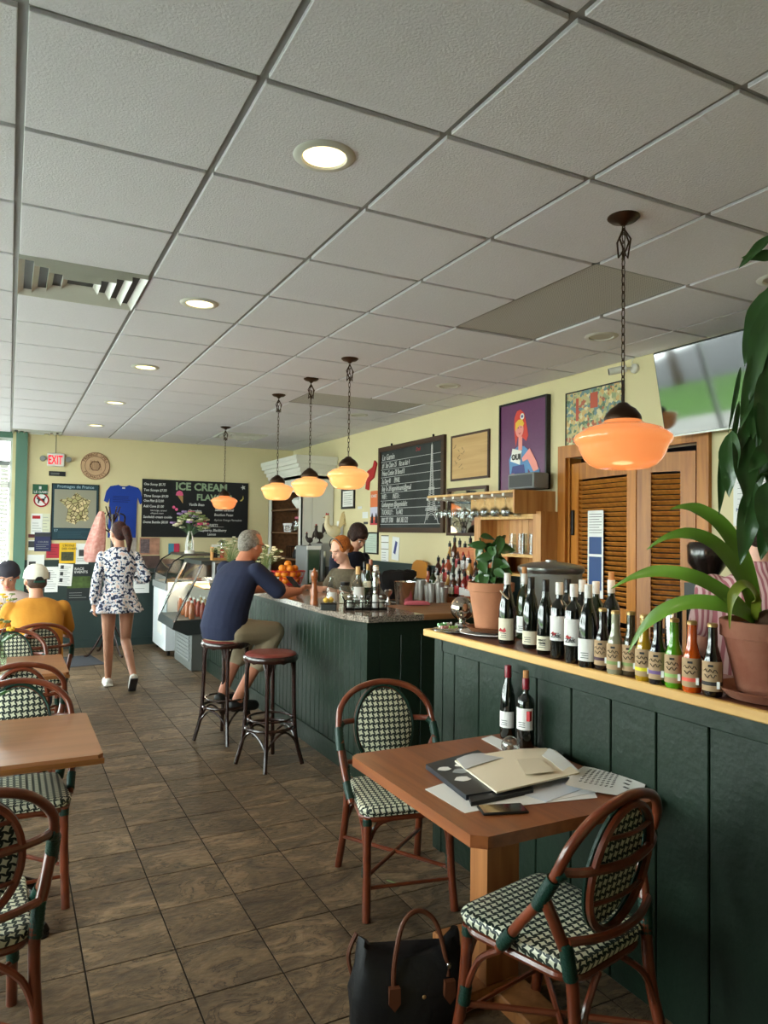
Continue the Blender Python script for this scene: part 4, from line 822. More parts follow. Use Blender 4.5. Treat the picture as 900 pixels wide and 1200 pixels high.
# ================================================================ BOTTLES ON THE LEDGE
glk=pbr('dark_bottle_glass',(10,14,11),.06,spec=.8,coat=.6); glg=pbr('green_bottle_glass',(24,36,16),.08,spec=.8,coat=.5); whitecap=pbr('white_capsule',(214,212,208),.4); blackcap=pbr('black_capsule',(22,20,20),.35)
redcap=pbr('red_capsule',(120,18,34),.3); cork=pbr('cork',(190,134,84),.8,noise=(40,.2)); lab_c=pbr('cream_label',(214,206,184),.7); lab_w=pbr('white_label',(222,220,218),.7); kraft=pbr('kraft_label',(176,146,112),.75)
def bottle(loc,label,H=.31,r=.037,glass=None,cap=None,capn='capsule',lab=None,lz=(.03,.13),txt=None,tcol=None,extra=None,corked=False,kind='wine',group=None,name='wine_bottle',strip=None,rz=-62):
    t=thing(name,label,'bottle',loc,rz,group); glass=glass or glk; s=H/.31
    if kind=='wine': pr=[(0,0),(r*.92,0),(r,.006),(r,.185*s),(r*.96,.2*s),(r*.75,.225*s),(r*.45,.243*s),(.0145,.262*s),(.0138,.305*s),(.0138,.31*s),(0,.31*s)]
    elif kind=='burg': pr=[(0,0),(r*.92,0),(r,.006),(r,.15*s),(r*.93,.175*s),(r*.7,.215*s),(r*.48,.24*s),(.0145,.27*s),(.0138,.31*s),(0,.31*s)]
    elif kind=='soda': pr=[(0,0),(r*.9,0),(r,.008),(r,.118*s),(r*.97,.14*s),(r*.75,.17*s),(r*.5,.21*s),(.0155,.25*s),(.0145,.29*s),(0,.292*s)]
    else: pr=[(0,0),(r*.95,0),(r,.005),(r,.2*s),(r*.9,.22*s),(r*.4,.24*s),(.013,.25*s),(.013,.31*s),(0,.31*s)]
    MB().lathe(pr,n=20).obj('glass_body',glass,t,sharp=50)
    if cap:
        if kind=='soda': MB().lathe([(.0145,.285*s),(.0165,.286*s),(.0165,.296*s),(.014,.302*s),(0,.302*s)],n=18).obj('crown_cap',cap,t)
        else: MB().lathe([(.0155,.262*s),(.0155,.311*s),(.0145,.313*s),(0,.313*s)],n=18).obj('capsule',cap,t)
    if corked: MB().lathe([(.012,.31*s),(.0125,.345*s),(0,.346*s)],n=12).obj('cork',cork,t)
    def arcm(z0,z1,mat,nm,a0=-75,a1=75,rr=1.012):
        m_=MB(); n=12; v=[];f=[]
        for k in range(n+1):
            a=R(-90+a0+(a1-a0)*k/n)
            for z in (z0,z1): v.append((r*rr*math.cos(a),r*rr*math.sin(a),z))
        f=[(2*k,2*k+2,2*k+3,2*k+1) for k in range(n)]; m_.add(v,f); return m_.obj(nm,mat,t)
    if lab: arcm(lz[0],lz[1],lab,'label')
    if strip: arcm(lz[0]+.018,lz[0]+.03,strip,'colour_strip',rr=1.022)
    if txt:
        for q,(s_,z,sz) in enumerate(txt): text(s_,sz,tcol or ink,t,0,z,-r*1.03,'CENTER',bold=.0003)
    if lab and not strip:
        m_=MB()
        for k in range(3): m_.b2(-.016+.004*(k%2),.014,-r*1.025,-r*1.0,lz[0]+.012+k*.009,lz[0]+.0145+k*.009)
        o=m_.obj('small_print',dgrey,t); o['kind']='stuff'
    if extra: extra(t,r,s)
    return t
def L_(px,py): v=aZ(px,py,LZ); return (v.x,v.y,LZ)
G1='wine bottles on the pine ledge'; G2='crown capped soda bottles on the pine ledge'
def neckwrap(t,r,s): MB().tube([(.02,-.03,.2*s),(.0,-.034,.215*s),(-.02,-.03,.235*s)],.009,6,ell=(1,.4)).obj('neck_label',lab_c,t)
def redfig(t,r,s): MB().pxz([(-.02,.105),(-.012,.112),(-.004,.104),(.004,.108),(0,.098),(-.012,.094)],-r*1.04,-r*1.0).obj('label_figure',redp,t)
bottle(L_(594,754),'leftmost ledge wine bottle, white capsule and cream label with red drawing',.325,.0385,cap=whitecap,lab=lab_c,lz=(.02,.12),kind='burg',group=G1,extra=lambda t,r,s:(neckwrap(t,r,s),MB().pxz([(-.024,.06),(-.016,.075),(-.004,.066),(.006,.078),(.014,.062),(.004,.055)],-r*1.04,-r*1.0).obj('label_figure',redp,t)))
bottle(L_(614,748),'corked wine bottle with white neck standing behind the leftmost front bottles',.315,.036,glg,whitecap,lab=lab_w,lz=(.03,.11),corked=True,group=G1)
bottle(L_(622,759),'black capsule bottle with low cream label, second in the front row',.315,.037,cap=blackcap,lab=lab_c,lz=(.018,.078),kind='burg',group=G1)
bottle(L_(639,766),'slim black capsule bottle with a low pinot noir label',.315,.036,cap=blackcap,lab=lab_c,lz=(.018,.078),kind='burg',group=G1,txt=[('PINOT',.057,.012),('NOIR',.045,.012)])
bottle(L_(655,771),'white capsule bottle reading ZAK, the left of the two',.31,.0365,cap=whitecap,lab=lab_w,lz=(.075,.175),kind='bord',group=G1,txt=[('ZAK',.088,.022)],extra=redfig)
bottle(L_(672,776),'white capsule bottle reading ZAK, the right of the two',.31,.0365,cap=whitecap,lab=lab_w,lz=(.07,.175),kind='bord',group=G1,txt=[('ZAK',.083,.022)],extra=redfig)
bottle(L_(665,760),'dark capsule bottle hidden behind the two ZAK bottles',.31,.036,cap=blackcap,group=G1)
bottle(L_(682,766),'white capsule bottle just behind the right ZAK bottle',.315,.036,cap=whitecap,group=G1)
bottle(L_(689,781),'tall white capsule bottle with a low white label, right end of the wine row',.315,.0375,cap=whitecap,lab=lab_w,lz=(.025,.11),kind='burg',group=G1)
bottle(L_(698,771),'white capsule bottle behind the low white label bottle',.315,.036,glg,whitecap,group=G1)
bottle(L_(716,774),'corked bottle with white neck label rising behind the pale soda',.325,.036,cap=whitecap,corked=True,group=G1)
gold=pbr('gold_cap',(178,146,96),.35,metal=.6)
def soda(px,py,col,strip,label,txtc=None,a=1):
    g=pbr('soda_'+label.split()[0],col,.06,coat=.7,spec=.7,trans=.35)
    def ex(t,r,s):
        m_=MB(); m_.tube([(-.02+.0045*k,-r*1.04,.083+.006*math.sin(k*1.9)) for k in range(10)],.0012,4); m_.tube([(-.018+.0045*k,-r*1.04,.066+.006*math.cos(k*1.7)) for k in range(9)],.0012,4); m_.b2(-.008,.008,-r*1.04,-r,.095,.102)
        o=m_.obj('script_print',ink,t); o['kind']='stuff'; MB().b2(.018,.027,-r*1.02,-r*.75,.028,.05).obj('barcode',paper,t)
    return bottle(L_(px,py),label,.232/.302*.31,.031,g,gold,lab=kraft,lz=(.018,.112),kind='soda',group=G2,name='soda_bottle',strip=pbr('strip_'+label.split()[0],strip,.6),extra=ex)
soda(706,784,(26,14,14),(70,40,60),'maroon black soda bottle beside the wines, first of the sodas')
soda(721,789,(170,168,140),(130,150,90),'cloudy pale soda bottle with a green strip, second of the sodas')
soda(739,791,(74,66,48),(130,150,90),'clear brownish soda bottle with a green strip, under the lowest leaf')
soda(755,797,(206,160,26),(226,214,40),'yellow soda bottle with a bright yellow strip')
soda(771,801,(20,14,24),(110,84,140),'purple black soda bottle with a violet strip')
soda(790,805,(96,176,26),(150,190,110),'green soda bottle with a pale green strip')
soda(811,810,(226,92,14),(232,96,80),'orange soda bottle with a coral strip')
soda(835,815,(14,10,12),(50,44,44),'black soda bottle with a dark strip, next to the amaryllis pot')
# ---------------------------------------------------------------- pots and ledge ornaments
terra=pbr('terracotta',(188,126,92),.8,noise=(9,.18),bump=(80,.15)); terra2=pbr('weathered_terracotta',(124,66,48),.85,noise=(5,.4),col2=(158,108,86),bump=(50,.25)); soil=pbr('potting_soil',(44,32,24),.95,bump=(90,.8)); leafg=pbr('glossy_leaf',(52,88,36),.35,noise=(5,.35),coat=.25); leafd=pbr('dark_leaf',(54,90,42),.32,noise=(6,.4),coat=.3); leafl=pbr('strap_leaf',(104,146,42),.38,noise=(6,.3),coat=.15)
saucer=pbr('brown_saucer',(110,66,40),.5)
def pot(t,H,rt,rb,mat,rim=.03):
    MB().lathe([(0,0),(rb,0),(rt*.93,H-rim),(rt*.93,H-rim),(rt,H-rim+.002),(rt*1.01,H-.002),(rt*.99,H),(rt*.93,H),(rt*.90,H-.02),(0,H-.022)],n=36).obj('pot',mat,t)
    MB().lathe([(0,H-.02),(rt*.9,H-.02),(rt*.5,H-.012),(0,H-.01)][::-1],n=20).obj('soil',soil,t)
def leaf_mesh(L,w,droop=.3,fold=.25,n=10,wav=.0,cross=4,thk=.0012):
    """leaf along +y, tip at L, drooping in -z"""
    m_=MB()
    def fn(u,v):
        s=v; ww=w*(math.sin(PI*min(1,s**.75))**.8)*(1-.15*s) if 0<s<1 else .0008
        x=(u-.5)*2*ww; y=L*s*(1-.15*droop*s); z=-droop*L*s*s+fold*abs(x)+wav*math.sin(s*14+(3 if u>.5 else 0))*abs(u-.5)*2*w
        return (x,y,z)
    m_.grid(fn,cross,n); return m_
def facing(d,j=.45,n0=(-.7,-.6,.35)):
    y=d.normalized(); z=Vector(n0)+Vector([rnd.uniform(-j,j) for _ in range(3)]); z=(z-y*z.dot(y)).normalized(); x=y.cross(z)
    return Matrix((x,y,z)).transposed().to_quaternion()
def plant_leaf(t,p,yaw,pitch,L,w,mat,roll=0,**k):
    me=leaf_mesh(L,w,**k).mesh('leaf',mat); o=link('leaf',me,t,p); o.rotation_mode='XYZ'; o.rotation_euler=(R(pitch),R(roll),R(yaw)); return o
b=aX(572,738,2.18)
p1_=thing('potted_plant','small climbing leafy plant in a clean terracotta pot beside the chrome ball','potted plant',(2.19,3.05,LZ+.03))
pot(p1_,.235,.118,.078,terra,.045)
MB().lathe([(0,0),(.1,0),(.125,.022),(.122,.024),(.095,.008),(0,.008)][::-1],(0,0,-.012),28).obj('saucer',saucer,p1_)
st=[]
for k in range(3):
    a=k*2.1; pts=spline([(0.02*math.cos(a),.02*math.sin(a),.2),(.03*math.cos(a),.04*math.sin(a),.34),(.06*math.cos(a+.5),.06*math.sin(a+.5),.46)],4); MB().tube(pts,.004,5).obj('stem',leafg,p1_); st.append(pts)
for k in range(40):
    pts=st[k%3]; p=pts[min(len(pts)-1,int(rnd.uniform(.15,1)*len(pts)))]; g=rnd.uniform(0,2*PI); dd=Vector((math.cos(g),math.sin(g),rnd.uniform(-1.6,.1)))
    me=leaf_mesh(rnd.uniform(.075,.11),rnd.uniform(.022,.032),droop=.3,n=6).mesh('leaf',leafd); o=link('leaf',me,p1_,p+Vector((rnd.uniform(-.02,.02),rnd.uniform(-.02,.02),rnd.uniform(-.01,.035)))); o.rotation_mode='QUATERNION'; o.rotation_quaternion=facing(dd)
t=thing('white_dish','thin white oval dish under the clean terracotta pot','plate',(2.19,3.04,LZ)); MB().lathe([(0,.006),(.11,.006),(.16,.016),(.162,.013),(.1,0),(0,0)],n=36).obj('dish',white,t)
v=aZ(535,736,LZ); t=thing('chrome_ball','polished chrome ball on a short base at the ledge end','ornament',(v.x+.05,v.y+.02,LZ+.008)); MB().lathe([(0,0),(.045,0),(.04,.012),(.02,.02),(.02,.032),(0,.035)],n=20).obj('base',chrome,t); MB().ell((0,0,.095),(.066,.066,.066),28).obj('ball',pbr('polished_chrome',(190,180,170),.04,metal=1),t)
t=thing('silver_tray','thin oval silver tray at the end of the ledge','tray',(2.10,3.23,LZ)); o=MB().lathe([(0,.003),(.11,.003),(.125,.009),(.126,.006),(.11,0),(0,0)],n=32).obj('tray',chrome,t); o.scale=(1,1,1)
for k,(dx,dy,c) in enumerate(((-.05,.05,(210,220,205)),(-.02,.0,(150,190,100)),(-.06,.01,(190,120,120)),(-.03,.04,(225,225,225)),(-.07,.03,(120,200,120)))):
    t=thing('wrapped_candy',['white wrapped candy at the back of the tray','pale green wrapped candy near the chrome ball','pinkish wrapped candy at the tray edge','silver white candy piled on the tray','bright green wrapped candy on the tray'][k],'candy',(2.10+dx,3.23+dy,LZ+.012+.012*(k>2)))
    MB().ell((0,0,.008),(.014,.01,.009),8).cyl((-.012,0,.008),(-.024,0,.01),.003,.009,6).cyl((.012,0,.008),(.024,0,.01),.003,.009,6).obj('candy',pbr('candy_%d'%k,c,.3),t)
# big clear beverage container behind the ledge
t=thing('lidded_container','large clear lidded container with a steel rim behind the wine bottles','container',(2.605,3.08,.9))
MB().lathe([(0,0),(.15,0),(.165,.56),(.163,.56),(.148,.006),(0,.006)],n=36).obj('tub',pbr('cloudy_plastic',(196,200,196),.15,trans=.55,ior=1.1),t); MB().lathe([(.16,.545),(.172,.548),(.178,.56),(.178,.575),(.168,.585),(.1,.60),(.03,.607),(.03,.615),(.0,.617)],n=36).obj('lid',steel,t)
# amaryllis
am=thing('amaryllis_plant','amaryllis with long strap leaves in a weathered terracotta pot at the right','potted plant',(2.165,1.50,LZ+.022))
pot(am,.225,.15,.1,terra2,.055); MB().lathe([(0,0),(.13,0),(.165,.03),(.16,.032),(.125,.01),(0,.01)][::-1],(0,0,-.02),30).obj('saucer',terra2,am); MB().ell((-.01,0,.21),(.045,.045,.05),14).obj('bulb',pbr('bulb_skin',(96,66,44),.8,noise=(20,.4)),am)
def strap(pts,w,mat=leafl,nm='leaf',t=am):
    P=spline([Vector(p) for p in pts],6); o0=Vector(t.location); n=len(P); m_=MB(); vs=[];fs=[]; prev=None
    for i,p in enumerate(P):
        tt=(P[min(i+1,n-1)]-P[max(i-1,0)]).normalized(); side=tt.cross(Vector((-.62,-.45,.64)))
        side=side.normalized() if side.length>.05 else (prev or Vector((0,1,0)))
        if prev is not None and side.dot(prev)<0: side=-side
        prev=side; nn=side.cross(tt).normalized(); s=i/(n-1); ww=w*(.75+.25*math.sin(PI*min(1,s*1.2)))*min(1,(1-s)*3.2+.03)
        q=p-o0
        for a,h in ((-1,.25),(-.5,.06),(0,0),(.5,.06),(1,.25)): vs.append(q+side*a*ww+nn*h*ww*.8)
        for a in (1,0,-1): vs.append(q+side*a*ww*.9+nn*((.22 if a else -.0)*ww*.8)-nn*.0018)
    for i in range(n-1):
        for k in range(8): k2=(k+1)%8; fs.append((i*8+k,i*8+k2,i*8+8+k2,i*8+8+k))
    m_.add(vs,fs); return m_.obj(nm,mat,t,sharp=80)
def pl(*q): # pixel points with their x plane -> leaf spine
    return [aX(px,py,x) for px,py,x in q]
strap(pl((884,722,2.16),(880,690,2.14),(868,650,2.1),(845,615,2.06),(820,598,2.03),(800,594,2.0),(785,597,1.98)),.027)
strap(pl((886,722,2.17),(876,690,2.12),(858,660,2.06),(835,636,2.0),(808,626,1.95),(780,630,1.9),(758,644,1.87)),.027)
strap(pl((884,726,2.14),(868,712,2.08),(840,690,2.02),(808,675,1.96),(770,670,1.92),(740,677,1.88),(716,690,1.85)),.027)
strap(pl((884,728,2.12),(866,716,2.06),(838,708,2.0),(805,707,1.96),(775,718,1.92),(752,738,1.89),(736,765,1.87)),.029)
strap(pl((884,726,2.12),(886,700,2.06),(874,685,2.0),(862,692,1.97),(856,708,1.96),(855,738,1.96)),.017,pbr('yellow_tip_leaf',(128,140,44),.4,noise=(4,.3)))
t=am; MB().ell((.02,-.02,.22),(.03,.03,.03),10).obj('bulb',pbr('bulb_skin',(96,66,44)),am)
t=thing('white_figurine','rounded white china figurine cut off at the right edge of the ledge','ornament',(2.00,1.34,LZ)); MB().lathe([(0,0),(.03,0),(.035,.05),(.03,.09),(.02,.11),(.028,.14),(.02,.17),(0,.18)],n=18).obj('body',white,t)
# tall money tree: pot hidden behind, stems arching in with big dark leaves
mt=thing('tall_leafy_plant','tall dark plant with big drooping leaves filling the upper right edge','potted plant',(2.24,1.10,LZ))
pot(mt,.24,.12,.09,terra2,.04)
o0=Vector(mt.location)
MB().tube(spline([(0,0,.2),(.01,.02,.5),(-.02,.06,.8),(.0,.03,1.12),(.03,.0,1.3)],5),[.014]*21,8).obj('stem',pbr('green_brown_stem',(92,88,52),.6),mt)
def bl(px,py,x,px2,py2,x2,w,mat=leafd,droop=.12):
    a=aX(px,py,x); b_=aX(px2,py2,x2); d=b_-a; L=d.length
    me=leaf_mesh(L,w,droop=droop,fold=.3,n=12,wav=.12).mesh('leaf',mat)
    o=link('leaf',me,mt,a-o0); o.rotation_mode='QUATERNION'; o.rotation_quaternion=facing(d); return o
for q in ((905,275,2.1,864,312,2.02,.018),(912,300,2.12,868,300,2.05,.02),(900,338,2.1,868,425,2.0,.036),(905,350,2.08,872,470,1.98,.036),(895,400,2.06,868,500,1.98,.03),(900,430,2.05,892,520,1.99,.034),
    (898,455,2.05,905,540,1.99,.036),(885,470,2.06,882,512,2.0,.02),(880,480,2.06,862,540,2.0,.02),(868,505,2.05,880,590,1.98,.040),(858,505,2.02,851,582,1.97,.034),(850,515,2.04,844,602,1.98,.017),
    (905,520,2.08,878,552,2.0,.03),(898,565,2.06,903,640,1.99,.04),(885,565,2.05,868,662,1.99,.036),(880,545,2.06,874,612,2.0,.012),(866,470,2.1,856,545,2.03,.01),(868,430,2.1,855,505,2.03,.008),
    (905,450,2.2,880,560,2.12,.04),(910,380,2.2,892,470,2.12,.045),(912,330,2.2,895,400,2.12,.04),(905,600,2.12,890,655,2.05,.03),(912,480,2.15,908,600,2.08,.05),(896,520,2.1,876,600,2.06,.03)): bl(*q)
# branch stems for the leaf clusters
def brn_(pts,r=.005): MB().tube(spline([Vector(p)-o0 for p in pl(*pts)],4),r,6).obj('branch',leafg,mt)
brn_(((915,310,2.16),(905,340,2.12),(898,400,2.1),(892,450,2.08),(888,500,2.07),(888,560,2.07))); brn_(((915,260,2.16),(905,275,2.12),(900,282,2.1))); brn_(((915,560,2.14),(895,555,2.08),(885,565,2.06)))
# ================================================================ TABLE ITEMS (front oak table)
def T0(px,py,z=.75): v=aZ(px,py,z); return v
def quad(name,label,cat,pts,z,thk,mat,curl=None,part='sheet',group=None,nu=6):
    """flat sheet from 4 photo corners on the plane z; pts order: a,b,c,d around"""
    P=[T0(x,y,z) for x,y in pts]; c=sum(P,Vector())/4; t=thing(name,label,cat,(c.x,c.y,z),0,group); Q=[p-c for p in P]
    m_=MB(); cf=curl or (lambda u,v:0)
    def fn(u,v): p=Q[0].lerp(Q[1],u).lerp(Q[3].lerp(Q[2],u),v); return (p.x,p.y,cf(u,v))
    n1=len(m_.v); m_.grid(lambda u,v:(fn(u,v)[0],fn(u,v)[1],fn(u,v)[2]+thk),nu,nu)
    if thk>.0006:
        n=nu+1; top=list(m_.v); m_.add([(x,y,z_-thk) for x,y,z_ in top],[tuple(reversed(f)) for f in m_.f[:nu*nu]])
        off=n*n; ed=[k for k in range(n)]+[n*k+nu for k in range(1,n)]+[nu*n+k for k in range(nu-1,-1,-1)]+[n*k for k in range(nu-1,0,-1)]
        m_.f+=[(ed[i],ed[i]+off,ed[(i+1)%len(ed)]+off,ed[(i+1)%len(ed)]) for i in range(len(ed))]; m_.mi+=[0]*len(ed)
    m_.obj(part,mat,t); return t,Q,fn
quad('loose_sheet','white sheet on the table under the dark laptop corner','paper',((498,925),(560,905),(640,935),(545,953)),.7502,.0008,paper)
quad('loose_sheet','cream note half under the wine bottles','paper',((564,866),(576,862),(600,872),(590,880)),.7502,.0008,paper)
for k,(a,b_,c,d) in enumerate((((588,930),(690,915),(700,935),(600,945)),((600,925),(690,905),(702,928),(640,940)),((640,940),(700,918),(660,912),(610,930)))):
    quad('loose_sheet',['white papers spread beneath the manila folder, lowest','slanting white sheet beneath the manila folder','upper slanting sheet poking out right of the laptop'][k],'paper',(a,b_,c,d),.7515+.0012*k,.0008,[paper,lab_w,pbr('bluish_paper',(206,212,222),.7)][k])
lap=quad('laptop','closed dark laptop covered with stickers under the folder','laptop',((499,901),(560,884),(625,925),(546,938)),.7525,.018,pbr('dark_laptop',(38,42,50),.35))
t,Q,fn=lap
for (u,v,s,c) in ((.16,.25,.03,paper),(.33,.4,.035,pbr('sticker_grey',(150,156,160),.5)),(.22,.6,.035,paper),(.5,.72,.03,dgrey),(.42,.25,.02,paper)):
    x,y,_=fn(u,v); MB().pxy([(x+s*math.cos(2*PI*k/10)*(1 if k%2 else .75),y+s*.7*math.sin(2*PI*k/10)) for k in range(10)],.018,.0188).obj('sticker',c,t)
t,Q,fn=quad('notebook','black notebook with an elastic band on the laptop edge','notebook',((545,925),(600,905),(625,930),(552,945)),.752,.014,pbr('notebook_black',(32,34,38),.5))
x,y,_=fn(.75,.5); MB().b2(x-.004,x+.004,y-.05,y+.04,.014,.0155).obj('elastic_band',ink,t)
quad('manila_folder','thick cream manila folder lying on top of the laptop','folder',((533,893),(640,880),(679,909),(582,930)),.772,.006,cream,curl=lambda u,v:.012*math.sin(u*PI)*(1-v)+.006*u)
quad('grey_sheet','pale grey plastic sleeve on top of the folder at the back','paper',((535,890),(590,880),(652,877),(545,902)),.7795,.002,pbr('plastic_sleeve',(190,190,192),.3),curl=lambda u,v:.01*math.sin(u*5))
quad('loose_sheet','handwritten white sheet slanting over the folder right side','paper',((630,883),(644,877),(680,903),(668,910)),.783,.001,paper,curl=lambda u,v:.006*math.sin(v*4))
quad('small_note','small pale note on the middle of the folder','paper',((606,890),(632,888),(650,904),(616,908)),.792,.0008,pbr('note_paper',(216,204,180),.7))
t,Q,fn=quad('printed_sheet','curling printed sheet with a table of figures at the right end','paper',((684,898),(762,912),(752,935),(662,930)),.7515,.0008,paper,curl=lambda u,v:.03*(1-u)**2*v+.02*u*u*(1-v)+.008*math.sin(v*3),nu=8)
m_=MB()
for k in range(8):
    for q in range(7):
        u,v=.15+.07*q,.18+.085*k; x,y,z=fn(u,v); m_.b2(x-.006,x+.006,y-.002,y+.002,z+.0014,z+.0022)
for q in range(6): x,y,z=fn(.75+.012*(q%2),.1+.13*q); m_.b2(x-.005,x+.005,y-.012,y+.012,z+.0014,z+.002)
o=m_.obj('printed_rows',dgrey,t); o['kind']='stuff'
v=T0(589,950); t=thing('smartphone','black smartphone lying at the front edge of the table','phone',(v.x,v.y,.75),-18); MB().box((0,0,.0045),(.155,.075,.009),bev=.0035).obj('case',black,t); MB().b2(-.072,.072,-.034,.034,.009,.0094).obj('screen',pbr('phone_glass',(30,20,18),.05,coat=1),t)
v=Vector((1.87,2.33,.75)); t=thing('square_plate','rounded white square plate with cutlery near the green wall','plate',(v.x+.02,v.y,.75),-20)
m_=MB(); m_.rings([[(x*s,y*s,z) for x,y in rrect(.11,.11,-.09,.09,.045)] for s,z in ((.7,0),(.75,.002),(1,.014),(1.02,.018),(1.0,.019),(.78,.007),(.3,.005))]); m_.obj('dish',pbr('plate_cream',(206,198,184),.3),t)
v=Vector((1.87,2.34,.75)); t=thing('teaspoon','small steel spoon lying in the square plate','spoon',(v.x+.02,v.y,.769),20); MB().tube([(-.06,0,.0),(0,0,.003),(.03,0,.001)],.003,6,ell=(1,.4)).ell((.045,0,.002),(.018,.011,.003),10).obj('spoon',chrome,t)
v=Vector((1.90,2.30,.75)); t=thing('paper_napkin','crumpled pale napkin in the square plate','napkin',(v.x-.03,v.y+.01,.769)); m_=MB(); m_.grid(lambda u,v:((u-.5)*.09,(v-.5)*.07,.004+.006*math.sin(u*9)*math.cos(v*7)),7,7); m_.obj('cloth',lab_c,t)
v=T0(598,885); t=thing('glass_ornament','round clear glass paperweight in front of the two bottles','ornament',(v.x,v.y,.7505)); MB().ell((0,0,.038),(.038,.038,.038),20).obj('globe',pane_mat('globe_glass',(220,220,218),2.5),t); MB().box((0,0,.028),(.022,.018,.02),bev=.003).obj('inner_figure',pbr('bronze_figure',(150,120,96),.4),t); MB().lathe([(0,0),(.02,0),(.024,.006),(0,.008)],n=16).obj('base',grey,t)
v=T0(598,866); bottle((v.x,v.y+.02,.7512),'slim red capsule wine bottle on the table, left of the two',.315,.034,cap=redcap,lab=lab_w,lz=(.05,.12),kind='burg',name='wine_bottle',group='wine bottles on the oak table')
v=T0(617,878); bottle((v.x+.01,v.y+.02,.7512),'re-corked wine bottle with red neck on the table, right of the two',.29,.037,cap=redcap,lab=lab_w,lz=(.08,.17),kind='bord',corked=True,group='wine bottles on the oak table',extra=lambda t,r,s:MB().b2(.02,.034,-r*1.0,-r*.3,.12,.16).obj('red_label',redp,t))
# handbag
bg_=thing('handbag','black nylon tote bag with brown leather handles on the tiled floor','bag',(1.25,2.20,0),-14)
bagm=pbr('black_nylon',(16,16,19),.5,bump=(20,.5)); lea=pbr('brown_leather',(92,50,30),.45)
m_=MB(); rg=[]
for z,hx,hy,sag in ((0,.185,.075,0),(.02,.20,.09,0),(.12,.205,.085,0),(.2,.19,.06,.01),(.27,.175,.03,.05),(.29,.17,.012,.07)):
    ring=[]
    for k in range(32):
        a=2*PI*k/32; cx_=math.copysign(abs(math.cos(a))**.6,math.cos(a)); sy_=math.copysign(abs(math.sin(a))**.7,math.sin(a))
        x=hx*cx_; ring.append((x+.006*math.sin(7*a+z*30),hy*sy_+.008*math.sin(5*a+z*20)*(z>.01),z-sag*(1-(abs(x)/hx)**2)))
    rg.append(ring)
m_.rings(rg); m_.obj('body',bagm,bg_)
MB().tube(spline([(-.07,-.075,.14),(-.065,-.06,.22),(-.03,-.03,.33),(.03,-.01,.36),(.09,-.02,.32),(.12,-.05,.2),(.12,-.065,.16)],5),.0085,8).obj('handle',lea,bg_)
MB().tube(spline([(-.18,.03,.12),(-.2,.05,.2),(-.17,.06,.27)],4),.008,6).obj('handle',lea,bg_)
for x in (-.07,.12): MB().pxz([(x-.018,.16),(x-.02,.11),(x,.085),(x+.02,.11),(x+.018,.16)],-.095,-.075).obj('leather_tab',lea,bg_)
MB().ell((.03,-.092,.12),(.007,.004,.007),8).obj('stud',gold,bg_); MB().ell((.12,-.075,.2),(.008,.006,.012),8).obj('zip_pull',chrome,bg_)
t=thing('paper_scrap','small green paper scrap on the floor tiles below the far chair','scrap',(*aZ(463,1036,0)[:2],.001),30); MB().pxy([(0,0),(.012,0),(.012,.05),(.004,.052)],0,.0008).obj('scrap',pbr('pale_green_scrap',(150,176,120),.8),t)
# ================================================================ ON THE BAR
def B_(px,py,z=None): v=aZ(px,py,BZ if z is None else z); return Vector((v.x,v.y,BZ if z is None else z))
millw=pbr('mill_wood',(164,92,48),.3,wood=(2,2),coat=.4)
t=thing('pepper_mill','tall turned wooden pepper mill standing near the bar edge','pepper mill',B_(368,708)); MB().lathe([(0,0),(.03,0),(.031,.02),(.027,.03),(.029,.05),(.027,.1),(.02,.14),(.018,.17),(.024,.19),(.026,.195)],n=20).obj('body',millw,t)
MB().lathe([(.024,.197),(.027,.205),(.029,.225),(.024,.245),(.012,.252),(.008,.262),(.009,.27),(0,.274)],n=20).obj('head',millw,t)
def jar(name,label,p,prof,mat,cat='bottle',lid=None,lidm=None,fill=None,fillm=None,labz=None,group=None):
    t=thing(name,label,cat,p,0,group); MB().lathe(prof,n=18).obj('glass_body',mat,t)
    if lid: MB().lathe(lid,n=18).obj('lid',lidm,t)
    if fill: MB().lathe(fill,n=16).obj('contents',fillm,t)
    if labz:
        r=labz[2]; m_=MB(); v=[];n=8
        for k in range(n+1):
            a=R(-150+120*k/n)
            for z in labz[:2]: v.append((r*math.cos(a),r*math.sin(a),z))
        m_.add(v,[(2*k,2*k+2,2*k+3,2*k+1) for k in range(n)]).obj('label',labz[3] if len(labz)>3 else lab_w,t)
    return t
clear=pane_mat('clear_bottle_glass',(238,242,240),1.6)
jar('glass_carafe','clear conical bottle with white print at the left of the bar tray','',[(0,0)],clear) if False else None
jar('glass_carafe','clear conical glass bottle with white print beside the lemons',B_(388,709),[(0,0),(.042,0),(.043,.01),(.043,.11),(.03,.15),(.016,.19),(.016,.21),(.019,.212)],clear,labz=(.03,.1,.0435))
jar('storage_jar','clear square shouldered jar with a black lid on the bar',B_(404,707),[(0,0),(.045,0),(.047,.01),(.047,.11),(.036,.13),(.033,.14)],clear,cat='jar',lid=[(.036,.14),(.037,.142),(.037,.165),(0,.167)],lidm=black,fill=[(0,.004),(.044,.004),(.044,.07),(0,.075)],fillm=pbr('pale_contents',(190,178,150),.6))
jar('spirit_bottle','clear round shouldered bottle with a wooden stopper on the bar',B_(419,707),[(0,0),(.05,0),(.052,.01),(.052,.13),(.04,.165),(.017,.19),(.016,.23)],clear,lid=[(.018,.225),(.019,.225),(.018,.285),(0,.287)],lidm=pbr('pale_stopper',(206,166,110),.5),labz=(.03,.13,.0525))
bottle(B_(431,706),'dark green wine bottle on the bar behind the wire tray',.30,.036,glg,pbr('gold_foil',(150,120,70),.4,metal=.5),lab=lab_c,lz=(.12,.17),kind='burg',name='wine_bottle',group='bottles on the bar')
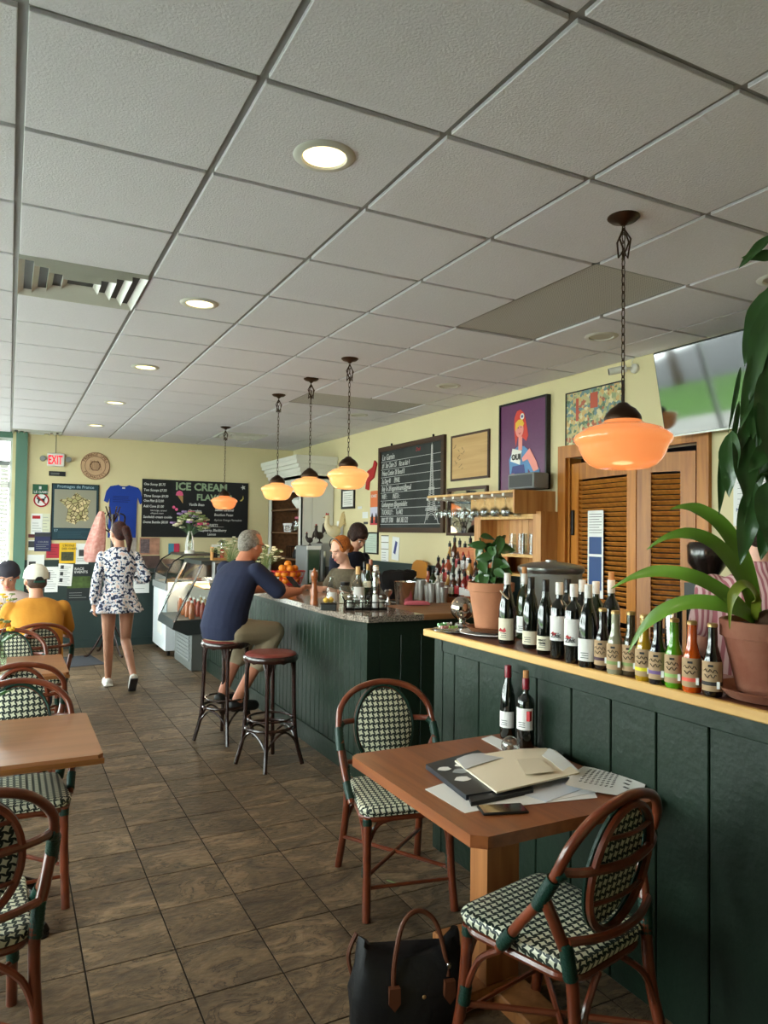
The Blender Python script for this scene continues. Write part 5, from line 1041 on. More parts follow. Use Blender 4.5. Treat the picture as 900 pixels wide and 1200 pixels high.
bottle(B_(427,700),'slim black capped bottle behind the wooden stopper bottle',.30,.03,glk,blackcap,kind='bord',name='spirit_bottle',group='bottles on the bar')
bottle(B_(434,697),'brown bottle with a pinkish capsule at the back of the bar group',.31,.033,pbr('brown_glass',(60,30,18),.08,coat=.5),pbr('pink_capsule',(186,120,100),.4),kind='bord',name='spirit_bottle',group='bottles on the bar')
t=thing('cocktail_shaker','tall chrome cocktail shaker stack behind the wire tray','shaker',B_(440,706)); MB().lathe([(0,0),(.03,0),(.04,.12),(.04,.16),(.033,.18),(.037,.21),(.037,.235),(.022,.25),(.022,.285),(.018,.295),(0,.297)],n=22).obj('shaker_body',chrome,t); MB().lathe([(.0225,.255),(.0235,.26),(.0235,.28),(.0225,.282)],n=16).obj('white_band',white,t)
# black wire tray with small shakers
P=B_(428,714); t=thing('wire_tray','black wire caddy tray holding salt shakers at the front of the bar','caddy',(P.x,P.y,BZ),-20)
w_,d_=.29,.15
for z in (.012,.055): MB().tube([(-w_/2,-d_/2,z),(w_/2,-d_/2,z),(w_/2,d_/2,z),(-w_/2,d_/2,z)],.0045,6,closed=True).obj('rail',blackm,t)
for k in range(6):
    x=-w_/2+w_*k/5
    for y in (-d_/2,d_/2): MB().b2(x-.004,x+.004,y-.003,y+.003,.0,.06).obj('upright',blackm,t)
MB().b2(-w_/2,w_/2,-d_/2,d_/2,.004,.012).obj('base_plate',blackm,t); MB().tube(spline([(-w_/2,-.03,.055),(-w_/2-.02,0,.09),(-w_/2,.03,.055)],4),.005,6).obj('handle',blackm,t)
rz=R(-20)
labs=['first clear','second clear','white filled middle','small dark lidded','tall white labelled','last white filled']
for k in range(6):
    x=-.115+.046*k; y=-.02+.02*(k%2); q=Vector((x*math.cos(rz)-y*math.sin(rz),x*math.sin(rz)+y*math.cos(rz),.013)); h=.085 if k!=4 else .12
    s_=thing('salt_shaker',labs[k]+' shaker in the wire tray, counted from the left','shaker',(P.x+q.x,P.y+q.y,BZ+.013),0,'shakers in the wire tray')
    MB().lathe([(0,0),(.019,0),(.021,.01),(.02,h*.7),(.015,h*.82)],n=14).obj('glass_body',clear if k!=4 else lab_w,s_); MB().lathe([(.016,h*.8),(.017,h*.84),(.015,h),(0,h+.004)],n=14).obj('cap',chrome if k!=3 else black,s_)
    if k in (2,5,0): MB().lathe([(0,.003),(.018,.003),(.018,h*.6),(0,h*.62)],n=12).obj('contents',white,s_)
P2=B_(385,715); t=thing('condiment_box','grey metal condiment box by the bar edge beside the wire tray','box',(P2.x,P2.y,BZ),-25); MB().b2(-.055,.055,-.035,.035,0,.045,bev=.004).obj('box_body',pbr('gunmetal',(70,72,70),.4,metal=.5),t); MB().b2(-.057,.057,-.037,.037,.045,.05).obj('lid',blackm,t)
lem=pbr('lemon_skin',(228,186,70),.5,bump=(200,.2))
for k,(dx,l) in enumerate(((-.02,'pale yellow lemon on the grey condiment box, left one'),(.022,'yellow lemon on the grey condiment box, right one'))):
    t=thing('lemon',l,'lemon',(P2.x+dx,P2.y+.01*k,BZ+.051)); MB().ell((0,0,.019),(.02,.018,.019),14).ell((0,0,.038),(.006,.006,.006),8).obj('lemon',lem,t)
t=thing('jigger','chrome double jigger cup at the right end of the wire tray','jigger',B_(455,709)); MB().lathe([(0,0),(.022,0),(.024,.002),(.008,.055),(.008,.06),(.03,.09),(.033,.115),(.03,.115),(.006,.065)],n=20).obj('cup',chrome,t)
# ice bucket under black cloth, mixing tin, pink cloth, hook
v=B_(474,708); t=thing('mixing_tin','shiny steel ice bucket half covered by black cloth on the bar','bucket',v)
MB().lathe([(0,0),(.06,0),(.07,.02),(.085,.17),(.088,.175),(.084,.175),(.066,.02),(0,.01)],n=26).obj('bucket',chrome,t)
t=thing('black_cloth','black cloth bag slumped over the ice bucket on the bar','cloth',B_(460,704)); m_=MB(); rg=[]
for z,a,b_,ox in ((.0,.03,.03,.0),(.05,.07,.06,-.0),(.12,.13,.09,.02),(.18,.16,.09,.05),(.215,.15,.07,.06),(.225,.08,.03,.05)):
    rg.append([(ox+a*math.cos(2*PI*k/22)*(1+.09*math.sin(3*k+z*20)),b_*math.sin(2*PI*k/22)*(1+.1*math.sin(2*k)),z+.008*math.sin(k*1.7)) for k in range(22)])
m_.T=Matrix.Translation((0,0,.02)); m_.rings(rg); m_.obj('cloth_body',pbr('black_cloth_mat',(16,15,18),.85,bump=(30,.5)),t)
t=thing('white_hook_handle','curved white plastic strap rising behind the black cloth','strap',B_(478,700)); MB().tube(spline([(-.02,0,.004),(-.01,0,.1),(0,0,.19),(.02,0,.225),(.05,-.01,.225),(.065,-.01,.19),(.06,-.01,.16)],5),.008,8).obj('strap',white,t)
v=B_(488,709); t=thing('pink_cloth','folded pink cloth on the wooden end of the bar','cloth',v,-20); m_=MB(); m_.rings([[(x*s*1.0,y*s+.006*math.sin(x*60),z+.004*math.sin(x*50+y*40)) for x,y in rrect(.1,.08,-.05,.05,.02)] for s,z in ((1,.004),(1.02,.015),(.9,.028),(.5,.034))]); m_.obj('cloth',pbr('pink_cloth_mat',(206,104,118),.85,bump=(60,.3)),t)
# oranges in a red wire basket
v=aZ(337,685,BZ); BK=Vector((v.x,v.y,BZ)); t=thing('fruit_basket','red wire basket heaped with oranges on the bar','basket',BK,0)
for z,r_ in ((.01,.12),(.07,.14),(.14,.16)): MB().tube([(r_*1.15*math.cos(2*PI*k/28),r_*math.sin(2*PI*k/28),z) for k in range(28)],.004 if z<.14 else .006,6,closed=True).obj('wire_ring',redp,t)
for k in range(14):
    a=2*PI*k/14; MB().tube([(.12*1.15*math.cos(a),.12*math.sin(a),.01),(.16*1.15*math.cos(a),.16*math.sin(a),.14)],.0025,4).obj('wire_upright',redp,t)
MB().lathe([(0,.004),(.13,.004),(.13,.008),(0,.008)],n=20).obj('base',redp,t)
org=pbr('orange_peel',(236,138,28),.45,bump=(220,.25),noise=(3,.12)); oo=None; k=0
posn=[]
for lv,(n,rr_,z) in enumerate(((6,.085,.048),(7,.088,.11),(5,.062,.168),(1,0,.215),(1,.0,.06))):
    for q in range(n): a=2*PI*q/n+lv*.5; posn.append((rr_*1.15*math.cos(a),rr_*math.sin(a),z))
ol=[f'orange in the {r_} ring of the red wire basket, {w_} from the right' for r_,n in (('lowest',6),('middle',7),('upper',5)) for w_ in ('first','second','third','fourth','fifth','sixth','seventh')[:n]]+['topmost orange crowning the heap in the red wire basket','orange at the hidden centre of the red wire basket']
for i,p in enumerate(posn):
    k+=1; o=MB().ell((0,0,0),(.038,.038,.036),16).obj('orange',org,None,BK+Vector(p)) if oo is None else oo.copy()
    if oo is None: oo=o
    else: C.objects.link(o); o.location=BK+Vector(p)
    tag(o,ol[i],'orange','oranges in the red wire basket')
# white vase with small pale flowers
def bouquet(t,base,n,R0,H0,cols,stemc=leafg,fr=.012,name='flower'):
    for k in range(n):
        a=rnd.uniform(0,2*PI); r_=R0*math.sqrt(rnd.random()); h=H0*(.5+.5*math.sqrt(max(0,1-(r_/R0)**2)))*rnd.uniform(.65,1); p=Vector(base)+Vector((r_*math.cos(a),r_*math.sin(a),h))
        MB().tube(spline([base,Vector(base)+Vector((r_*.3*math.cos(a),r_*.3*math.sin(a),h*.6)),p],3),.0018,4).obj('stem',stemc,t)
        c=cols[k%len(cols)]; m_=MB()
        for q in range(5): g=2*PI*q/5+a; m_.ell((p.x+fr*.8*math.cos(g),p.y+fr*.8*math.sin(g),p.z+fr*.2),(fr*.7,fr*.7,fr*.45),6)
        m_.ell(p,(fr*.5,)*3,6); m_.obj(name,c,t)
wf=pbr('white_petal',(226,220,190),.7); pf=pbr('pink_petal',(216,84,128),.7); vf=pbr('violet_petal',(150,120,170),.7); yf=pbr('yellow_petal',(238,196,50),.7); gf=pbr('pale_green_foliage',(130,144,92),.8)
t=thing('white_flower_vase','white pitcher of small cream flowers on the bar in front of the seated man','vase of flowers',(*aZ(311,690,BZ)[:2],BZ)); MB().lathe([(0,0),(.05,0),(.065,.05),(.06,.11),(.045,.15),(.055,.17),(.05,.17),(.04,.15),(.05,.1)],n=22).obj('pitcher',white,t); MB().tube(spline([(.05,.03,.14),(.085,.05,.11),(.06,.03,.05)],4),.007,6).obj('handle',white,t)
bouquet(t,(0,0,.14),60,.19,.3,[wf,wf,gf],gf,.013)
t=thing('table_card','black folded card standing on the bar beside the white pitcher','card',(*aZ(320,694,BZ)[:2],BZ),-30); MB().box((0,0,.07),(.1,.008,.15),Matrix.Rotation(R(-18),3,'X')).obj('card',black,t); MB().box((0,.03,.066),(.1,.004,.14),Matrix.Rotation(R(14),3,'X')).obj('backing_card',paper,t)
t=thing('second_flower_vase','vase of fine white blossom behind the seated man at the bar end','vase of flowers',(2.3,8.35,BZ)); MB().lathe([(0,0),(.04,0),(.05,.08),(.03,.16),(.035,.18)],n=16).obj('vase',clear,t); bouquet(t,(0,0,.12),50,.22,.36,[wf,gf],gf,.014)
# bar far-end: bright jars and taps, plain items
for k,(x,y,h,c,nm,lb,ct) in enumerate(((2.12,8.2,.2,steel,'napkin_dispenser','steel napkin dispenser at the far end of the bar','dispenser'),(2.4,8.0,.16,black,'card_reader','black card reader at the far end of the bar','card reader'),(2.15,7.7,.13,pbr('menu_holder',(150,110,70),.5),'menu_box','wooden menu box on the far part of the bar','box'))):
    t=thing(nm,lb,ct,(x,y,BZ),10*k); MB().b2(-.06,.06,-.05,.05,0,h,bev=.008).obj('body',c,t); MB().b2(-.045,.045,-.055,-.05,.02,h-.02).obj('face_plate',dgrey,t)
    if nm=='napkin_dispenser': MB().b2(-.04,.04,-.052,-.02,h*.4,h*.7).obj('napkins',paper,t)
# ================================================================ BACK BAR (right wall)
bb=thing('back_bar','dark green back counter along the right wall carrying the liquor bottles','counter',(3.45,4.9,0)); MB().b2(0,.53,0,3.7,0,.98).obj('body',grn2,bb); MB().b2(-.03,.53,-.02,3.72,.98,1.02).obj('worktop',pbr('back_worktop',(120,84,58),.4,wood=(1,1)),bb)
sr=thing('bottle_riser','stepped wooden riser carrying the rows of liquor bottles','riser',(3.55,5.1,1.02)); MB().b2(0,.1,0,1.02,0,.06).obj('low_step',millw,sr); MB().b2(.1,.2,0,1.02,0,.15).obj('middle_step',millw,sr); MB().b2(.2,.38,.5,1.02,0,.26).obj('high_step',millw,sr)
lc=[(190,90,60),(196,196,190),(70,30,20),(40,60,34),(200,150,80),(150,40,36),(214,210,200),(90,50,30)]
cn=['coral','clear','brown','green','amber','red','frosted','dark brown']; k=0
def liquor(x,y,z,h,c,cname,row,i,kind):
    ms=clear if cname=='clear' else pbr('liquor_'+cname,c,.1,coat=.5,trans=.25)
    t=thing('liquor_bottle',f'{cname} liquor bottle in the {row}, {i} from the far end','bottle',(x,y,z),-75,'liquor bottles on the stepped riser'); r=.034+.004*(i_%3); s=h/.3
    pr=[(0,0),(r,0),(r,.17*s),(r*.85,.2*s),(.014,.235*s),(.013,.28*s),(0,.28*s)] if kind else [(0,0),(r*.9,0),(r,.02),(r*1.05,.12*s),(r*.6,.19*s),(.014,.22*s),(.013,.28*s),(0,.28*s)]
    MB().lathe(pr,n=14).obj('glass_body',ms,t); MB().lathe([(.0145,.262*s),(.0155,.265*s),(.0155,.30*s),(.006,.303*s),(.005,.325*s),(0,.325*s)],n=10).obj('pourer',white if k%2 else black,t)
    MB().b2(-r*.75,r*.75,-r*1.02,-r*.7,.04*s,.13*s).obj('label',[lab_w,lab_c,redp,lab_w][i_%4],t)
    if cname in('clear','frosted') and i_%2: MB().lathe([(0,.003),(r*.9,.003),(r*.9,.07),(0,.072)],n=12).obj('liquid',redp,t)
ords=['first','second','third','fourth','fifth','sixth','seventh','eighth','ninth','tenth','eleventh']
for row,(x,z,h,rn,n) in enumerate(((3.60,1.08,.24,'front row',11),(3.70,1.17,.27,'middle row',11),(3.84,1.28,.33,'back row',5))):
    for i_ in range(n): q=(i_*3+row*2)%8; liquor(x,6.04-.09*i_-.02*(row%2),z,h*(1-.08*((i_*7+row)%3)),lc[q],cn[q],rn,ords[i_],(i_+row)%2)
for i_ in range(7):
    t=thing('steel_tumbler','tall steel shaker cup %s in the row before the liquor bottles'%ords[i_],'shaker',(3.47+.02*(i_%2),6.15-.1*i_,1.02),0,'steel shaker cups on the back bar'); MB().lathe([(0,0),(.03,0),(.042,.15+.02*(i_%3)),(.04,.15+.02*(i_%3)),(.028,.004),(0,.004)],n=16).obj('cup',pbr('satin_steel',(196,192,186),.38,metal=.7),t)
# coffee and register equipment
t=thing('drinks_fridge','small tower fridge with green glass door by the white cupboard','fridge',(3.40,8.75,0)); MB().b2(0,.19,.0,.4,0,1.47,bev=.01).obj('cabinet',grey,t); MB().b2(.02,.17,-.02,0,.3,1.42).obj('door_glass',pbr('green_glass_door',(60,78,58),.1,coat=.8),t); MB().b2(.0,.19,-.025,-.0,1.42,1.47).obj('top_trim',white,t); MB().b2(.035,.15,-.022,-.02,1.0,1.16).obj('door_sticker',lab_w,t)
t=thing('steel_cabinet','grey steel appliance beside the small fridge under the roosters','appliance',(3.60,8.75,0)); MB().b2(0,.36,0,.4,0,1.5,bev=.01).obj('cabinet',pbr('grey_steel',(150,150,146),.4,metal=.3),t); MB().b2(.05,.3,-.01,0,.95,1.2).obj('front_panel',dgrey,t); MB().b2(.02,.05,-.03,0,.9,1.4).obj('handle',chrome,t)
ros=pbr('rooster_white',(220,204,168),.6); rosd=pbr('rooster_dark',(50,40,36),.5)
def rooster(x,y,z,s,m1,lab,rz=0):
    t=thing('rooster_figurine',lab,'figurine',(x,y,z),rz); m_=MB()
    m_.lathe([(0,0),(.05*s,0),(.045*s,.01*s),(.012*s,.03*s),(.012*s,.07*s)],n=12); m_.ell((0,0,.12*s),(.075*s,.045*s,.06*s),14); m_.tube(spline([(-.04*s,0,.13*s),(-.075*s,0,.18*s),(-.07*s,0,.24*s)],4),[.045*s,.04*s,.035*s,.032*s,.03*s,.026*s,.024*s,.022*s,.02*s],10); m_.ell((-.072*s,0,.255*s),(.028*s,.022*s,.026*s),10)
    m_.obj('body',m1,t); f=MB()
    for k in range(6): f.tube(spline([(.05*s,0,.14*s),(.1*s,.01*k*s-.025*s,.2*s+.02*k*s),(.14*s,0,.15*s+.03*k*s)],4),.009*s,5)
    f.obj('tail_feathers',m1 if m1!=ros else pbr('cream_feather',(214,190,140),.6),t); MB().pxz([(-.09*s,.27*s),(-.085*s,.3*s),(-.07*s,.285*s),(-.06*s,.3*s),(-.055*s,.27*s)],-.005*s,.005*s).obj('comb',redp,t); MB().cyl((-.095*s,0,.255*s),(-.12*s,0,.25*s),.008*s,.001,6).obj('beak',gold,t)
rooster(3.84,8.9,1.50,1.35,ros,'large white china rooster on the steel cabinet'); rooster(3.67,8.98,1.50,.85,rosd,'small dark rooster on the steel cabinet left edge',20); rooster(3.48,8.85,1.47,.6,rosd,'tiny black bird figurine on top of the green glass fridge')
t=thing('espresso_machine','black and chrome espresso machine behind the soda bottles by the doorway','espresso machine',(3.47,1.75,.9)); MB().b2(0,.5,0,.6,.0,.12).b2(.2,.5,0,.6,.12,.5).b2(.0,.5,0,.6,.34,.56,bev=.0).obj('housing',black,t); MB().b2(-.01,0,.02,.58,.38,.52).obj('front_plate',steel,t)
for y in (.15,.42): MB().cyl((.06,y,.25),(.06,y,.34),.035,n=16).cyl((.06,y,.27),(-.12,y,.26),.012,n=8).obj('group_head',chrome,t)
mtb=thing('machine_stand','dark stand under the espresso machine and grinder','counter',(3.45,1.4,0)); MB().b2(0,.53,0,1.8,0,.86).obj('body',dgrey,mtb); MB().b2(-.02,.53,-.02,1.82,.86,.9).obj('top',steel,mtb)
t=thing('coffee_grinder','black coffee grinder with a bean hopper behind the soda bottles','coffee grinder',(3.64,2.92,.9)); MB().b2(-.08,.08,-.1,.1,0,.05).b2(-.06,.06,.0,.1,.05,.4).b2(-.08,.08,-.09,.1,.36,.48).obj('body',black,t); MB().lathe([(.0,.48),(.05,.48),(.05,.51),(.11,.60),(.115,.70),(.1,.72),(0,.725)],n=22).obj('hopper',pbr('bean_hopper',(36,26,22),.25,noise=(50,.6),coat=.6),t); MB().cyl((-.0,-.03,.30),(0,-.03,.36),.03,n=14).obj('spout',chrome,t)
t=thing('steel_canister','small chrome canister beside the coffee grinder','canister',(3.54,3.08,.9)); MB().lathe([(0,0),(.05,0),(.05,.36),(.04,.38),(0,.385)],n=20).obj('can',chrome,t)
# cupboard shelves contents
def shelf_item(name,label,cat,y,z,fn,x=.18): t=thing(name,label,cat,(3.52+x,9.28+y,z)); fn(t); return t
shelf_item('white_bowls','stack of white bowls on the top cupboard shelf','bowls',.45,1.972,lambda t:MB().lathe([(0,0),(.07,0),(.14,.09),(.145,.12),(.12,.15),(.06,.17),(0,.175)],n=22).obj('bowls',white,t))
shelf_item('glass_jar','large glass jar with a pink lid on the middle cupboard shelf','jar',.55,1.642,lambda t:(MB().lathe([(0,0),(.1,0),(.11,.03),(.1,.16),(.06,.19)],n=18).obj('glass_body',clear,t),MB().lathe([(.065,.19),(.065,.22),(0,.23)],n=16).obj('lid',pbr('pink_lid',(190,90,110),.5),t)))
shelf_item('black_canister','black canister on the middle cupboard shelf','canister',.3,1.642,lambda t:MB().lathe([(0,0),(.07,0),(.07,.13),(.06,.15),(0,.155)],n=16).obj('can',black,t))
for k in range(3): shelf_item('small_jar','small white capped jar %s on the middle cupboard shelf'%('farthest left','second','third')[k],'jar',1.15-.11*k,1.642,lambda t:(MB().lathe([(0,0),(.03,0),(.03,.1)],n=12).obj('glass_body',clear,t),MB().lathe([(.031,.1),(.031,.13),(0,.132)],n=12).obj('lid',white,t)))
shelf_item('black_pot','black kettle with a white lid on the lower cupboard shelf','kettle',.45,1.272,lambda t:(MB().lathe([(0,0),(.12,0),(.13,.06),(.1,.13)],n=18).obj('kettle_body',black,t),MB().lathe([(.1,.13),(.09,.16),(.02,.19),(0,.2)],n=16).obj('lid',white,t)))
shelf_item('wire_bottle_rack','small dark wire rack on the lower cupboard shelf','rack',.85,1.272,lambda t:[MB().tube([(0,.07*k,0),(0,.07*k,.16),(.15,.07*k,.16)],.006,5).obj('wire',blackm,t) for k in range(4)])
# ================================================================ FREEZER AND DISPLAY CASE (left end of the bar)
fz=thing('dipping_freezer','white ice cream dipping freezer with a curved glass guard near the back wall','freezer',(1.84,9.75,0))
MB().b2(.0,.72,0,.9,.07,.86,bev=.01).obj('cabinet',pbr('freezer_white',(226,232,236),.35),fz); MB().b2(-.015,.735,-.015,.915,.86,.95,bev=.008).obj('top_rim',grey,fz); MB().b2(-.003,.0,.25,.5,.3,.78).obj('green_poster',pbr('leaf_green_print',(60,150,50),.5,noise=(12,.5)),fz); MB().b2(-.004,.0,.22,.53,.26,.84).obj('poster_margin',white,fz)
gp=[(.0,.95),(.02,1.1),(.10,1.24),(.25,1.33)]; glz=pane_mat('case_glass',(236,242,240),1.3)
m_=MB(); m_.add([(x,y,z) for x,z in gp for y in (.02,.88)],[(2*k,2*k+1,2*k+3,2*k+2) for k in range(3)]); m_.obj('glass_guard',glz,fz)
MB().b2(.22,.7,.0,.9,1.31,1.335).obj('top_shelf',pbr('smoked_shelf',(60,62,62),.3),fz)
for y in (.02,.88): MB().tube([(x,y,z) for x,z in gp]+[(.7,y,1.33)],.01,6).obj('guard_frame',blackm,fz); MB().add([(0,y,.95),(.7,y,.95),(.7,y,1.33),(.25,y,1.33),(.1,y,1.24),(.02,y,1.1)],[(0,1,2,3,4,5)]).obj('side_glass',glz,fz)
for k in range(6):
    x=.12+.22*(k%3); y=.22+.45*(k//3); MB().lathe([(0,0),(.09,0),(.09,.02),(0,.025)],(x,y,.945),16).obj('tub_lid',[pbr('tub_a',(190,150,110),.6),white,pbr('tub_c',(170,90,90),.6)][k%3],fz)
for x,y in ((.06,.06),(.66,.06),(.06,.84),(.66,.84)): MB().cyl((x-.015,y,.035),(x+.015,y,.035),.035,n=14).obj('caster',black,fz)
dc=thing('display_case','slanted glass refrigerated display case of drinks beside the dipping freezer','display case',(1.83,8.62,0)); gm=pbr('case_grey',(120,124,122),.4,metal=.3); dk=pbr('case_dark',(54,60,60),.4)
MB().b2(.1,.62,.0,.95,0,.44,bev=.008).obj('base_cabinet',gm,dc)
for k in range(7): MB().b2(.092,.1,.1,.8,.1+k*.045,.125+k*.045).obj('vent_slat',grey,dc)
side=[(-.12,.5),(-.1,.56),(.22,1.26),(.62,1.26),(.62,.42),(.05,.42)]
MB().add([(-.12,0,.5),(-.1,0,.6),(.62,0,.6),(.62,0,.42),(.05,0,.42),(-.12,.95,.5),(-.1,.95,.6),(.62,.95,.6),(.62,.95,.42),(.05,.95,.42)],[(0,4,3,2,1),(5,6,7,8,9),(0,1,6,5),(1,2,7,6),(4,0,5,9),(3,4,9,8)]).obj('lower_tray',dk,dc)
MB().b2(.2,.62,.0,.95,1.24,1.29).obj('top_hood',dk,dc)
for y in (.01,.94): MB().tube([(-.1,y,.58),(.22,y,1.25)],.016,6).obj('glass_frame',chrome,dc)
MB().add([(-.1,.02,.6),(-.1,.93,.6),(.21,.93,1.24),(.21,.02,1.24)],[(0,1,2,3)]).obj('front_glass',glz,dc); MB().add([(-.09,.0,.6),(.6,.0,.6),(.6,.0,1.24),(.21,.0,1.24)],[(0,1,2,3)]).obj('side_glass',glz,dc)
MB().b2(.6,.62,.0,.95,.6,1.24).obj('back_panel',white,dc); MB().b2(-.0,.6,.935,.948,.6,.98).obj('far_panel',white,dc); MB().b2(.25,.6,.02,.93,.95,.965).obj('wire_shelf',pine,dc)
l=bpy.data.lights.new('case_lamp','AREA'); l.energy=16; l.color=(1,.88,.7); l.size=.3; l.size_y=.6; l.shape='RECTANGLE'; lo=bpy.data.objects.new('case_lamp',l); C.objects.link(lo); lo.parent=dc; lo.location=(.4,.47,1.22)
for k in range(12):
    c=[(190,110,70),(160,60,40),(206,170,120)][k%3]; x=.12+.13*(k%3); y=.1+.22*(k//3)
    t=thing('juice_bottle','%s juice bottle in the display case, row %s from the near glass'%(('orange','dark red','pale')[k%3],('first','second','third','fourth')[k//3]),'bottle',(1.83+x,8.62+y,.602),0,'juice bottles in the display case'); MB().lathe([(0,0),(.032,0),(.033,.02),(.033,.14),(.016,.18),(.015,.21),(0,.212)],n=12).obj('bottle_body',pbr('juice_%d'%(k%3),c,.2,coat=.4),t); MB().lathe([(.017,.19),(.017,.215),(0,.217)],n=10).obj('lid',white,t)
t=thing('flower_lantern_vase','pink white and violet bouquet in a white lantern vase on the freezer','vase of flowers',(2.18,9.95,1.336)); 
for k in range(4): a=PI/4+k*PI/2; MB().tube(spline([(.05*math.cos(a),.05*math.sin(a),0),(.06*math.cos(a),.06*math.sin(a),.12),(.02*math.cos(a),.02*math.sin(a),.3)],4),.009,6).obj('lantern_strut',white,t)
MB().lathe([(0,0),(.07,0),(.07,.04),(.05,.05),(0,.05)],n=14).obj('base',white,t); MB().lathe([(.0,.05),(.035,.05),(.04,.16),(.035,.2)],n=14).obj('glass',clear,t); bouquet(t,(0,0,.16),70,.24,.42,[pf,gf,wf,gf,vf,gf,wf,gf],leafg,.03)
t=thing('syrup_caddy','wooden caddy of small bottles on top of the display case','caddy',(2.28,8.8,1.29)); MB().b2(-.09,.09,-.06,.06,0,.03).obj('base',pine,t); MB().b2(-.09,-.08,-.06,.06,.03,.16).b2(.08,.09,-.06,.06,.03,.16).obj('side_board',pine,t); MB().b2(-.09,.09,-.005,.005,.16,.19).obj('handle',white,t)
for k in range(2): MB().lathe([(0,.03),(.025,.03),(.025,.12),(.01,.15),(0,.16)],((-.04+.08*k),0,0),10).obj('small_bottle',[black,redp][k],t)
t=thing('wrapped_stand','steel tiered napkin and straw stand on the display case','stand',(2.42,9.2,1.29)); MB().lathe([(0,0),(.06,0),(.05,.02),(.01,.04),(.01,.2),(.06,.21),(.02,.24),(0,.25)],n=16).obj('stand',chrome,t)
# coat stand with bentwood hooks, pink scarf; door mat
cs=thing('coat_stand','bentwood coat stand by the back wall behind the walking woman','coat stand',(1.22,10.2,0)); MB().tube([(0,0,.25),(0,0,1.85)],.022,10).obj('pole',darkwood,cs)
for k in range(4):
    a=R(20)+k*PI/2; c,s=math.cos(a),math.sin(a); MB().tube(spline([(c*.02,s*.02,.5),(c*.1,s*.1,.3),(c*.26,s*.26,.05),(c*.34,s*.34,.012)],4),.014,7).obj('leg',darkwood,cs)
    MB().tube(spline([(c*.02,s*.02,1.6),(c*.14,s*.14,1.68),(c*.17,s*.17,1.82),(c*.1,s*.1,1.86)],4),.011,6).obj('hook',darkwood,cs); MB().tube(spline([(c*.02,s*.02,1.75),(c*.06,s*.06,1.84),(c*.1,s*.1,1.95)],4),.01,6).obj('hook',darkwood,cs)
sc=thing('pink_scarf','pale pink patterned cloth hanging from the coat stand','scarf',(1.03,10.12,0)); m_=MB(); rg=[]
for z,w,d,ox in ((1.88,.03,.03,.04),(1.8,.06,.05,.03),(1.6,.1,.06,.0),(1.4,.13,.06,-.03),(1.25,.11,.05,-.05),(1.22,.08,.03,-.05)): rg.append([(ox+w*math.cos(2*PI*k/18)*(1+.1*math.sin(4*k)),d*math.sin(2*PI*k/18)*(1+.25*math.sin(5*k)),z) for k in range(18)])
m_.rings(rg[::-1]); m_.obj('cloth',pbr('pink_pattern',(224,176,166),.85,noise=(26,.35),col2=(200,130,124)),sc)
t=thing('door_mat','dark grey floor mat on the tiles before the far left door','mat',(.30,9.75,0.0),8); MB().box((.1,0,.004),(1.3,.75,.008),bev=.003).obj('mat',pbr('mat_grey',(46,48,56),.95,bump=(90,.5)),t)
# ================================================================ LEFT TABLE ITEMS
for k,(x,y,l,fc) in enumerate(((-.19,3.50,'glass vase with yellow flowers and thin leaves on the nearest left table',yf),(-.14,5.33,'small glass vase with yellow flowers on the second left table',yf),(-.1,7.1,'vase with yellow blooms on the far left table',yf))):
    t=thing('flower_vase',l,'vase of flowers',(x+.1,y,.75)); MB().lathe([(0,0),(.035,0),(.05,.03),(.052,.07),(.03,.12),(.026,.15),(.032,.17)],n=20).obj('vase',pane_mat('green_vase_glass',(200,214,196),2.0),t); bouquet(t,(0,0,.1),9,.08,.26,[fc,fc,gf],leafg,.018)
    for q in range(6): dd=Vector((math.cos(q*1.05),math.sin(q*1.05),.9)); me=leaf_mesh(.15,.012,droop=.3,n=6).mesh('leaf',leafg); o=link('leaf',me,t,(0,0,.14)); o.rotation_mode='QUATERNION'; o.rotation_quaternion=facing(dd)
for k,(x,y) in enumerate(((.12,7.0),(.03,7.25),(-.05,6.98),(.2,7.3))):
    t=thing('water_glass','%s water glass on the far left table'%('nearest clear','back','leftmost','rightmost')[k],'glass',(x,y,.7502),0,'water glasses on the far table'); MB().lathe([(0,0),(.03,0),(.036,.13),(.034,.13),(.028,.008),(0,.008)],n=14).obj('tumbler',clear,t)
# ================================================================ PEOPLE
def remesh(m_,vox,smooth=6,name='b'):
    me=m_.mesh(name,[white]); o=bpy.data.objects.new('tmp',me); C.objects.link(o)
    r=o.modifiers.new('r','REMESH'); r.mode='VOXEL'; r.voxel_size=vox; r.use_smooth_shade=True
    if smooth: s=o.modifiers.new('s','SMOOTH'); s.iterations=smooth; s.factor=.5
    dg=bpy.context.evaluated_depsgraph_get(); out=bpy.data.meshes.new_from_object(o.evaluated_get(dg))
    bpy.data.objects.remove(o); bpy.data.meshes.remove(me); out.materials.clear(); return out
def cap_(m_,a,b,r1,r2,n=12):
    """tapered capsule"""
    a=Vector(a);b=Vector(b); d=b-a; L=max(d.length,1e-4); q=d.to_track_quat('Z','Y').to_matrix(); pr=[]
    for k in range(0,5): t=PI/2*k/4; pr.append((r1*math.sin(t)+1e-6*(k==0),-r1*math.cos(t)))
    for k in range(0,5): t=PI/2*k/4; pr.append((r2*math.cos(t),L+r2*math.sin(t)))
    pr[0]=(0,pr[0][1]); pr[-1]=(0,pr[-1][1]); m_.lathe(pr,a,n,q)
def chainc(m_,pts,rs):
    for i in range(len(pts)-1): cap_(m_,pts[i],pts[i+1],rs[i],rs[i+1])
